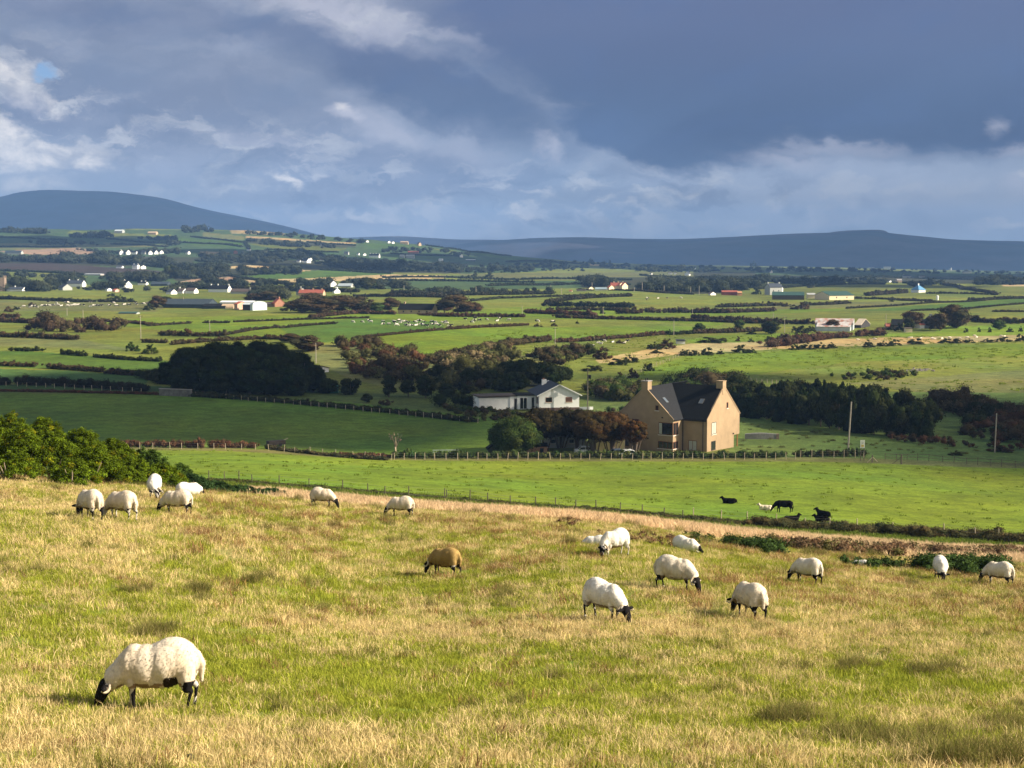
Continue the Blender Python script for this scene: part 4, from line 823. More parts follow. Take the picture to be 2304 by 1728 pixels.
for (px, b, t, lab, a) in [(317,764,709,'tall pale pole in the fields left of the pines',1),(472,747,721,'short pale pole right of the tall pole',0),(711,818,771,'pole behind the right end of the pines',1),(1249,777,737,'white pole at the top of the ravine',1),(1175,711,688,'pole right of the round tree',0),(1357,711,690,'pole in front of the narrow field',0),(1516,754,720,'tall pole in the lit field behind the cattle',0),(1558,713,693,'pole left of the bushy hedge',0),(1740,724,704,'pole left of the tall pole by the oaks',0),(1765,750,713,'tall pole beside the dark oak',1),
    (1071,661,644,'pole on the far plain',0),(909,659,642,'faint pole on the dark far field',0),(1239,655,641,'first pole left of the bright farm',0),(1263,664,648,'second pole left of the bright farm',0),(1332,647,635,'pole behind the cream gable',0),(1427,656,646,'short pole right of the bright farm',0),(1445,655,635,'tall pole right of the bright farm',0),(1494,658,642,'pole by the brown mound',0),(1554,662,645,'pole in front of the broad wood, left',0),(1573,663,643,'pole in front of the broad wood, right',0),(1993,739,706,'pole beside the small red roofed shed',0),
    (151,710,693,'pole in the distant herd field, left',0),(187,717,697,'pole in the distant herd field, right',0),(413,692,668,'pole beside the blue black barn',0)]:
    pole(px, b, t, lab, arms=a, dmin=372)

# ---------------------------------------------------------------- white notice board
p = at(1947, 246); s = empty('notice_board', p, math.radians(-4), 'white upright notice board with yellow panel on two posts by the fence', 'sign')
z0 = z_at(1008, 246)-p.z; z1 = z_at(990, 246)-p.z; sw = 10/F*246/2
bd = MB().box(-sw, sw, -.04, 0, z0, z1).build('board', mat('sign_white',(.82,.82,.78),.6,.03,3), s); hh = z1-z0
MB().box(-sw*.62, sw*.62, -.052, -.043, z0+hh*.16, z0+hh*.42).build('yellow_panel', mat('sign_yellow',(.72,.52,.12),.6,.1,3), bd)
mm = MB(); GY = mat('sign_grey',(.28,.27,.27),.6,.2,6)
for i, (a, w) in enumerate(((.88,.5),(.70,.55),(.62,.35),(.54,.55))): mm.box(-sw*w, sw*w, -.050, -.043, z0+hh*(a-.02), z0+hh*(a+.015))
mm.box(-sw*.5, sw*.5, -.050, -.043, z0+hh*.09, z0+hh*.13); mm.box(-sw*.5, sw*.45, -.060, -.055, z0+hh*.30, z0+hh*.34); mm.build('lettering', GY, bd)
for x in (-sw*.7, sw*.85): MB().tube([(x, .04, -.4), (x, .04, z1-.1)], .06, 6).build('post', DPOST, s)

# ---------------------------------------------------------------- fences: every post a part, the wires another
def fence(pts, n, h, label, dmin, pm=POST, lean=0.0, rad=.055, wires=3, seed=0, d=None, rails=False, pn='post'):
    rg = random.Random(seed); Wp = [hit(*q, dmin=dmin) if d is None else at(q[0], q[2]) for q in pts]; seg = [(b-a).length for a, b in zip(Wp[:-1], Wp[1:])]; tot = sum(seg)
    root = empty('rail_fence' if rails else 'wire_fence', Wp[0], 0, label, 'fence'); tops = []; pos = []
    for i in range(n):
        t = tot*min(1, max(0, (i+rg.uniform(-.12, .12))/(n-1))); k = 0
        while k < len(seg)-1 and t > seg[k]: t -= seg[k]; k += 1
        q = Wp[k].lerp(Wp[k+1], min(1, t/seg[k])); q.z = float(H(q.x, q.y)); pos.append(q-Wp[0])
    r = max(rad, px_m(Wp[0].y)*.30)
    for q in pos:
        hh = h*rg.uniform(.9, 1.15); l = Vector((rg.gauss(0, 1)*(.03+lean), rg.gauss(0, 1)*.02, 1))*hh; tops.append(q+l)
        MB().tube([q-Vector((0, 0, .3)), q+l], [r, r*.9], 6).build(pn, pm, root)
    mm = MB()
    for w in range(wires):
        f = (w+1)/(wires+.3)
        for a, b, ta, tb in zip(pos[:-1], pos[1:], tops[:-1], tops[1:]):
            if rails: mm.tube([a.lerp(ta, f), b.lerp(tb, f)], .045, 4)
            else: mm.tube([a.lerp(ta, f), b.lerp(tb, f)], .006, 3)
    mm.build('rail' if rails else 'wire', pm if rails else WIRE, root); return root
fence([(470,1081),(580,1090),(690,1098),(800,1107),(900,1119),(1000,1126)], 11, 1.05, 'wire fence of brown posts below the bright field, left part', 118, DPOST, seed=1)
fence([(1000,1126),(1150,1137),(1300,1148),(1420,1159),(1540,1170)], 12, 1.05, 'wire fence of brown posts below the bright field, middle part', 118, DPOST, seed=2)
fence([(1560,1171),(1690,1182),(1800,1190),(1950,1200),(2100,1208),(2310,1222)], 13, 1.25, 'wire fence with pale posts in the bramble hedge below the cattle', 118, POST, seed=3)
fence([(888,1034),(1000,1034),(1110,1034),(1240,1034),(1380,1034),(1500,1034),(1600,1034),(1700,1034),(1790,1034)], 40, 1.15, 'line of pale posts in front of the clipped hedge', 200, POST, .04, seed=4)
fence([(1800,1030),(1860,1030),(1945,1030)], 7, 1.3, 'posts in front of the taller hedge by the white sign', 200, POST, seed=5)
fence([(1990,1034),(2060,1036),(2130,1040),(2200,1046),(2310,1054)], 13, 1.2, 'rail fence running to the right edge behind the cattle field', 200, DPOST, seed=6, wires=2, rails=True)
fence([(2118,1064),(2122,1062)], 2, .1, 'short stub', 200, DPOST, seed=7) if False else None
fence([(605,1014),(700,1022),(800,1030),(880,1036)], 10, 1.15, 'row of leaning pale posts left of the corner post', 200, POST, .14, seed=8)
fence([(285,1009),(340,1010),(400,1010),(480,1011),(575,1012)], 10, 1.1, 'pale posts under the red brown hedge', 200, POST, seed=9)
fence([(440,891),(560,902),(700,914),(800,924),(900,934),(1000,944),(1075,952)], 34, 1.1, 'long wire fence under the pines and down the shaded field', 200, DPOST if False else POST, seed=10)
fence([(-10,868),(60,870),(160,875),(260,881),(320,884)], 16, 1.2, 'pale posts in front of the long dark hedge at the left', 200, POST, seed=11)
fence([(1375,858),(1400,850),(1440,838),(1480,822),(1527,803)], 18, 1.1, 'fence climbing the lit hill above the bungalow', 372, POST, seed=12)
fence([(1540,856),(1620,853),(1700,860),(1760,866)], 18, 1.1, 'fence along the top of the slope behind the tan house', 300, POST, seed=13)
q = at(887, 247.5); r = empty('corner_post', q, 0, 'stout pale corner post with a strut where the hedges meet', 'post'); MB().tube([(0,0,-.3),(0,0,1.9)], [.12,.11], 8).build('post', POST, r); MB().tube([(.1,0,1.2),(1.1,0,.05)], .05, 6).build('strut', POST, r)
q = at(2036, 243); r = empty('gate_post', q, 0, 'dark stout gate post in the rail fence', 'post'); MB().tube([(0,0,-.3),(0,0,1.7)], [.15,.14], 8).build('post', DPOST, r); MB().tube([(-.1,0,1.2),(-1.6,0,.05)], .06, 6).build('strut', DPOST, r)
q = at(1970, 244); r = empty('strainer_post', q, 0, 'strainer post with two struts right of the white sign', 'post'); MB().tube([(0,0,-.3),(0,0,1.3)], [.12,.11], 8).build('post', DPOST, r); MB().tube([(-.05,-.1,.9),(-.9,-.1,.02)], .06, 6).build('strut', POST, r); MB().tube([(.05,0,1.0),(.9,0,.1)], .05, 6).build('strut', POST, r)

# ---------------------------------------------------------------- foliage
def unit_core():
    vs = []; fs = []
    n, m = 7, 4
    for j in range(1, m+1):
        t = math.pi*j/(m+1)
        for i in range(n): p = 2*math.pi*(i+.5*(j % 2))/n; vs.append((math.sin(t)*math.cos(p), math.sin(t)*math.sin(p), math.cos(t)))
    for j in range(m-1):
        for i in range(n): a = j*n+i; b = j*n+(i+1) % n; fs += [(a, a+n, b), (b, a+n, b+n)]
    vs += [(0,0,1),(0,0,-1)]; 
    for i in range(n): fs += [(m*n, i, (i+1) % n), (m*n+1, (m-1)*n+(i+1) % n, (m-1)*n+i)]
    return np.array(vs), np.array(fs)
UC = unit_core()
def leafcloud(C, Rr, leaf, dens, col, jit=.34, core=.66, flat=0.0, seed=1, maxn=400000):
    """C (n,3) clump centres, Rr (n,3) radii; returns verts, tris, colours of many small leaf faces round every clump"""
    rg = np.random.default_rng(seed); C = np.asarray(C, float); Rr = np.asarray(Rr, float); col = np.asarray(col, float)
    if col.ndim == 1: col = np.repeat(col[None], len(C), 0)
    area = 4*math.pi*((Rr[:, 0]*Rr[:, 1])**1.6/3*1 + 2*(Rr[:, 0]*Rr[:, 2])**1.6/3)**(1/1.6)
    n = np.maximum(10, (area*dens/(leaf*leaf))).astype(int)
    if n.sum() > maxn: n = (n*maxn/n.sum()).astype(int)+4
    k = np.repeat(np.arange(len(C)), n); T = len(k)
    d = rg.normal(size=(T, 3)); d /= np.linalg.norm(d, axis=1)[:, None]
    rad = 1 - np.abs(rg.normal(size=T))*jit + .08*rg.normal(size=T)
    P = C[k] + d*Rr[k]*rad[:, None]
    nrm = d/Rr[k]; nrm /= np.linalg.norm(nrm, axis=1)[:, None]; nrm = nrm*.8 + rg.normal(size=(T, 3))*.55; nrm[:, 2] += .15; nrm /= np.linalg.norm(nrm, axis=1)[:, None]
    t = np.cross(nrm, rg.normal(size=(T, 3))); t /= np.linalg.norm(t, axis=1)[:, None]; b = np.cross(nrm, t)
    s = leaf*(.6+.8*rg.random(T))[:, None]
    V = np.stack([P+t*s*.75, P-t*s*.5+b*s*.5, P-t*s*.5-b*s*.5], 1).reshape(-1, 3)
    br = (.72+.55*rg.random(T))*(1+.22*rg.normal(size=len(C)))[k].clip(.55, 1.5)
    cc = col[k]*br[:, None]; CCv = np.repeat(cc, 3, 0)
    Ft = np.arange(3*T).reshape(-1, 3)
    if core:
        cv, cf = UC; nv = len(cv)
        Vc = (C[:, None]+cv[None]*Rr[:, None]*core*(1+.12*rg.normal(size=(len(C), nv, 1)))).reshape(-1, 3)
        Fc = (cf[None]+(np.arange(len(C))*nv)[:, None, None]).reshape(-1, 3) + len(V)
        V = np.r_[V, Vc]; Ft = np.r_[Ft, Fc]; CCv = np.r_[CCv, np.repeat(col*.75, nv, 0)]
    return V, Ft, CCv
def leafmat():
    return mat('foliage', (1, 1, 1), .95, .18, .6, .03, attr='col', detail=2, transl=.18)
LEAF = leafmat(); BARK = mat('bark', (.11, .085, .065), .9, .3, 6); PALEBARK = mat('pale_bark', (.30, .24, .17), .9, .3, 6)
def leafobj(name, data, parent=None, origin=(0, 0, 0)):
    V, Ft, CCv = data; me = mesh_np(name, V-np.array(origin), Ft); col_attr(me, CCv); o = mkobj(name, me, LEAF, parent)
    if not parent: o.location = origin
    return o
BRN=(.072,.055,.028); DRK=(.030,.038,.011); GRN=(.055,.085,.020); OLV=(.085,.085,.030); RED=(.100,.052,.028); BLK=(.018,.028,.009); BLU=(.035,.055,.035); FAR=(.040,.050,.030); TAN_=(.22,.17,.09)
BOX = [(q[0], q[1], q[2], q[3]) for q in BD if q[8]]
def hides(x, y, z, hh, own=0):
    """would a bush here stand in front of one of the houses the photograph shows?"""
    px, py = proj(x, y, z); hp = hh*F/y
    return any(abs(px-b[0]) < b[2]/2+3+hp*.4 and py > b[1]-.5 and py-hp < b[1]-b[3]*.35 and py-b[1] < 26 for b in BOX)
def hedge(pts, h, w, col, label, name='hedge', cat='hedge', gap=0.0, seed=1, leafk=1.1, group=None, kind=None, dens=.55, dmin=70, spread=0.0):
    Wp = [hit(*p, dmin=dmin) if len(p) == 2 else at(p[0], p[2]) for p in pts]; rg = random.Random(seed); C = []; Rr = []
    for a, b in zip(Wp[:-1], Wp[1:]):
        ln = (b-a).length; n = max(1, int(ln/(h*.36)))
        for i in range(n):
            g = vnoise(np.array([(i+seed*31)/ (3.0+5*gap)]), np.array([seed*1.7]), 3)[0]
            if g < gap: continue
            t = (i+rg.random())/n; x = a.x+(b.x-a.x)*t+rg.gauss(0, 1)*(w*.18+spread); y = a.y+(b.y-a.y)*t+rg.gauss(0, 1)*(w*.18+spread)
            hh = h*.9*(.7+.55*rg.random())*(1.25 if g > .7 else 1); r = hh*.5
            if y > 500 and hides(x, y, float(H(x, y)), hh): continue
            C.append((x, y, float(H(x, y))+hh*.42)); Rr.append((max(w*.5, r*.7)*(.8+.5*rg.random()), w*.5*(.8+.4*rg.random()), r))
            q = rg.uniform(.35, .65); C.append((x+rg.gauss(0, 1)*hh*.5, y+rg.gauss(0, 1)*w*.25, C[-1][2]+hh*rg.uniform(-.05, .38))); Rr.append(tuple(v*q for v in Rr[-1]))
    if not C: return
    d = sum(c[1] for c in C)/len(C); leaf = max(.06, px_m(d)*leafk*.85)
    cc = np.array([np.array(col)*(.8+.45*rg.random())*np.array([1+.25*rg.gauss(0, 1)*.5, 1, 1]) for _ in C])
    o = leafobj(name, leafcloud(C, Rr, leaf, dens, cc, seed=seed), None, C[0])
    return tag(o, label, cat, group, kind)
def rand_in(P, rg):
    xs = [p[0] for p in P]; ys = [p[1] for p in P]
    while True:
        x = rg.uniform(min(xs), max(xs)); y = rg.uniform(min(ys), max(ys))
        if inpoly(np.array([x]), np.array([y]), P)[0]: return x, y
def thicket(P, n, h, col, label, name='scrub', cat='scrub', seed=1, leafk=1.1, wk=.6, kind=None, group=None, dens=.5, dmin=200, hv=.35):
    """many bushes on the ground inside an outline"""
    rg = random.Random(seed); C = []; Rr = []; cc = []
    cols_ = col if isinstance(col, list) else [col]
    for _ in range(n):
        p = hit(*rand_in(P, rg), dmin=dmin); hh = h*(1+hv*rg.gauss(0, 1)); hh = max(hh, h*.4)
        if p.y > 500 and hides(p.x, p.y, p.z, hh): continue
        r = hh*wk*(.8+.4*rg.random())
        k = 2 if hh > 3 else 1; c0 = np.array(rg.choice(cols_))*(.75+.5*rg.random())
        for j in range(k+1):
            C.append((p.x+rg.gauss(0, 1)*r*.4, p.y+rg.gauss(0, 1)*r*.4, p.z+hh*(.45+.12*rg.gauss(0, 1)))); q = 1 if j == 0 else .7
            Rr.append((r*q, r*q, hh*.5*q)); cc.append(c0)
    d = sum(c[1] for c in C)/len(C); leaf = max(.06, px_m(d)*leafk)
    o = leafobj(name, leafcloud(C, Rr, leaf, dens, np.array(cc), seed=seed), None, C[0])
    return tag(o, label, cat, group, kind)
# one tree of its own: crown of clumps on a trunk with limbs
def tree(name, p, h, w, col, label, cat='tree', group=None, seed=1, leaf=None, shape='round', trunk=.25, dens=.5, bark=None, dep=None, clumps=26, lean=0.0, stems=0):
    rg = random.Random(seed); root = empty(name, p, 0, label, cat, group); dep = dep or w; leaf = leaf or max(.05, px_m(p[1])*1.1)
    C = []; Rr = []; cc = []
    z0 = h*trunk
    for i in range(clumps):
        if shape == 'cone':
            t = (i+.5)/clumps; z = z0+(h-z0)*t*.95; q = (1-t)**.75*.5; a = rg.uniform(0, 6.28); rr = rg.uniform(.3, .8)
            x = math.cos(a)*w*q*rr; y = math.sin(a)*dep*q*rr; r = (.10+.16*(1-t))*w*(.8+.5*rg.random())
        else:
            while True:
                x, y, z = (rg.uniform(-1, 1) for _ in range(3))
                if x*x+y*y+z*z < 1: break
            if shape == 'flat': z = z*.9+.15-.25*(x*x+y*y)
            s = (x*x+y*y+z*z)**.5+1e-6; s2 = .35+.45*s; x, y, z = x/s*s2, y/s*s2, z/s*s2
            r = (.22 if not stems else .15)*w*(.6+.7*rg.random()); x = x*w*.5+lean*h*(z+1)*.3; y = y*dep*.5; z = z0+(h-z0)*(.5+z*.55)
            r = min(r, (h-z0)*.33)
        C.append((x, y, z)); Rr.append((r*1.15, r*1.15, r*.8)); cc.append(np.array(col)*(.75+.5*rg.random())*np.array([1+.12*rg.gauss(0, 1), 1, 1]))
    V, Ft, CC_ = leafcloud(C, Rr, leaf, dens, np.array(cc), jit=.3, core=.72 if shape != 'bare' else 0, seed=seed)
    leafobj('crown', (V, Ft, CC_), root)
    m = MB(); tr = max(.05, h*.03)
    m.tube([(0,0,-.3), (lean*h*.1, 0, z0), (lean*h*.3, 0, h*.7)], [tr*1.3, tr, tr*.35], 6)
    for i in range(stems):
        a = rg.uniform(0, 6.28); q = rg.uniform(.15, .42)*w; m.tube([(math.cos(a)*q*.3, math.sin(a)*.4, -.3), (math.cos(a)*q*.6, math.sin(a)*.8, h*.3), (math.cos(a)*q, math.sin(a)*1.0, h*.7)], [tr*.6, tr*.45, tr*.15], 5)
    for i in range(5):
        c = C[rg.randrange(len(C))]; m.tube([(lean*h*.08, 0, z0*.9), ((c[0])*.5, c[1]*.5, (z0+c[2])*.5), c], [tr*.55, tr*.4, tr*.15], 5)
    m.build('trunk', bark or BARK, root); return root
def bush_proto(name, p, col, label, seed):
    rg = random.Random(seed); root = empty(name, p, 0, label, 'bush'); C = []; Rr = []; cc = []
    for i in range(34):
        a = rg.uniform(0, 6.28); q = rg.random()**.6; x = math.cos(a)*q*3.7; y = math.sin(a)*q*2.6; top = 8*(1-.75*q*q)*(.7+.35*vnoise(np.array([x*.5+seed]), np.array([seed*1.3]))[0]*1.6)
        r = rg.uniform(.5, 1.15); C.append((x, y, max(.5, top*rg.uniform(.35, 1)-r))); Rr.append((r, r, r*1.3)); cc.append(np.array(col)*(.7+.6*rg.random())*np.array([1+.15*rg.gauss(0, 1), 1, 1]))
    leafobj('foliage', leafcloud(C, Rr, .42, .8, np.array(cc), jit=.45, core=.6, seed=seed), root)
    m = MB(); m.tube([(-.6,0,-.5),(-.8,0,3)], [.25,.1], 5).tube([(.5,0,-.5),(1.2,0,3)], [.25,.1], 5).build('stem', BARK, root); return root
PROTO = {}
def copy_tree(src, loc, s, rz, label, group, sz=None):
    r = src.copy(); COL.objects.link(r); r.location = loc; r.scale = (s[0], s[0], s[1]); r.rotation_euler = (0, 0, rz); r['label'] = label
    if group: r['group'] = group
    elif 'group' in r: del r['group']
    for ch in src.children:
        c = ch.copy(); COL.objects.link(c); c.parent = r
    return r
def far_tree(kind, px, base, top, wpx, label, group=None, dmin=372, d=None, bush=False):
    p = at(px, d) if d else hit(px, base, dmin); dd = p.y; h = (base-top)/F*dd; w = wpx/F*dd
    pr = PROTO.setdefault(kind+('B' if bush else ''), [])
    nm = {'b': 'autumn_tree', 'd': 'dark_tree', 'g': 'green_tree', 'e': 'evergreen_tree'}[kind]
    colr = {'b': (.070,.050,.025), 'd': (.042,.050,.016), 'g': GRN, 'e': (.026,.038,.011)}[kind]
    if len(pr) < 3:
        k = len(pr)
        if bush:
            t = bush_proto('bush', p, colr, label, 40+k*5+ord(kind)); t.scale = (w/8, w/8, h/8); pr.append(t); return t
        t = tree(nm, p, 8.0, 8.0, colr, label, 'tree', group, seed=11+k*7+ord(kind), leaf=.40, shape='cone' if kind == 'e' else 'round', trunk=.06 if kind == 'e' else .10, dens=.7, clumps=30 if kind == 'e' else 22)
        t.scale = (w/8, w/8, h/8); pr.append(t); return t
    return copy_tree(R.choice(pr), p, (w/8, h/8), R.uniform(0, 6.28), label, group)

# ---- the shaded pine clump behind the left field
PL = [(388,806,60,890,380),(428,778,86,888,376),(482,770,92,890,384),(530,764,96,890,376),(585,767,94,892,384),(634,775,90,893,376),(672,790,74,896,380),(704,820,64,896,374),(736,852,52,898,372),(455,790,80,892,366),(560,785,90,895,366),(610,800,84,897,365),(500,800,80,894,364),(660,826,70,898,364),(410,828,60,890,366)]
PN = ['leftmost dark windblown pine of the clump', 'tall dark pine second from the left of the clump', 'dark pine left of the highest tree in the clump', 'highest dark pine in the middle of the clump', 'dark pine just right of the highest tree in the clump', 'dark pine on the right shoulder of the clump', 'dark pine low on the right slope of the clump', 'small dark pine near the right end of the clump', 'lowest dark pine at the right end of the clump beside the lawn',
      'dark pine in the front row left of the clump behind the stone wall', 'dark pine in the front row middle of the clump', 'dark pine in the front row right of the middle of the clump', 'dark pine in the front row between wall and middle of the clump', 'dark pine at the front right corner of the clump', 'short dark pine in front of the leftmost tree of the clump']
for i, (px, top, w, base, d) in enumerate(PL):
    p = at(px, d); hgt = z_at(top, d)-p.z
    tree('pine_tree', p, hgt, w/F*d*1.05, (.025, .036, .009), PN[i], 'pine', 'pines of the dark clump behind the shaded field', seed=100+i, leaf=.24, shape='round', trunk=.03, dens=.70, clumps=90, lean=-.12, stems=1)
hedge([(318,850),(352,856),(372,866)], 3.0, 4, DRK, 'dark bushy hedge at the left foot of the pine clump', seed=5, dmin=200)

# ---- gorse on the crest at the left, lit yellow green
GO = [  # px, d, top py, width px
 (-70,66,905,150,0),(10,70,918,130,0),(40,63,955,130,0),(95,72,934,120,0),(120,64,975,120,0),(175,71,955,120,0),(205,64,1000,120,0),(250,72,978,110,0),(285,66,1022,110,0),(325,73,1003,100,1),(355,67,1040,100,0),(392,74,1040,90,1),(425,70,1062,80,2),(470,72,1078,90,2),(530,74,1092,110,2),(600,78,1106,80,2),(160,60,1030,90,0),(20,60,1010,110,0)]
GL = ['big gorse bush cut by the left edge of the photo', 'tall yellow green gorse at the top of the left crest', 'bright gorse with pale bare stems near the left edge', 'gorse on the skyline of the left crest, third from the edge', 'yellow tinged gorse in the middle of the left bank', 'gorse on the sloping skyline behind the leftmost sheep', 'bright gorse above the leftmost sheep with dark hollow beside it', 'gorse on the skyline left of the red brown hedge', 'bright green gorse right behind the two leftmost sheep', 'dark topped gorse where the crest meets the bright field', 'bright gorse behind the sheep with curled horns', 'small dark gorse above the half hidden sheep', 'blue green gorse to the right of the half hidden sheep', 'low blue green gorse mound right of the hillside sheep', 'long low gorse mound creeping down to the fence', 'lowest gorse sprawl at the right end of the bank', 'small gorse at the grassy foot of the bank above the leftmost sheep', 'gorse at the foot of the bank near the left edge']
for i, (px, d, top, w, kd) in enumerate(GO):
    p = at(px, d); rg = random.Random(300+i); hgt = max(.6, z_at(top, d)-p.z); wm = w/F*d*1.25
    root = empty('gorse_bush', p, 0, GL[i], 'gorse bush', 'gorse bushes on the left bank')
    C = []; Rr = []; cc = []; n = int(110+80*(wm*hgt/6))
    base = {0: (.088, .128, .008), 1: (.050, .085, .014), 2: (.038, .072, .024)}[kd]
    for k in range(n):
        a = rg.uniform(0, 6.28); q = rg.random()**.5; x = math.cos(a)*q*wm*.46; y = math.sin(a)*q*wm*.40
        zt = hgt*(1-.62*q*q)*(.55+.45*rg.random()**.5); r = rg.uniform(.10, .24)*(1 if hgt > 1.2 else .75)
        C.append((x, y, max(.1, zt-r*.7))); Rr.append((r*1.1, r*1.1, r*.85)); 
        yl = rg.random() < .10 and kd == 0
        cc.append(np.array(base)*(.6+.75*rg.random())*(np.array([1.5, 1.05, .8]) if yl else np.array([1, 1, 1])))
    leafobj('foliage', leafcloud(C, Rr, .046, 1.0, np.array(cc), jit=.60, core=.45, seed=i), root)
    m = MB()
    for k in range(3):
        a = rg.uniform(3.4, 6.0); x1 = math.cos(a)*wm*rg.uniform(.15, .42); y1 = math.sin(a)*wm*rg.uniform(.3, .42); z1 = hgt*rg.uniform(.35, .75)
        m.tube([(x1*.2, y1*.6, -.1), (x1*.5, y1*.95, z1*.5), (x1, y1*1.05, z1)], [.05, .035, .012], 5)
    m.build('stem', PALEBARK, root)

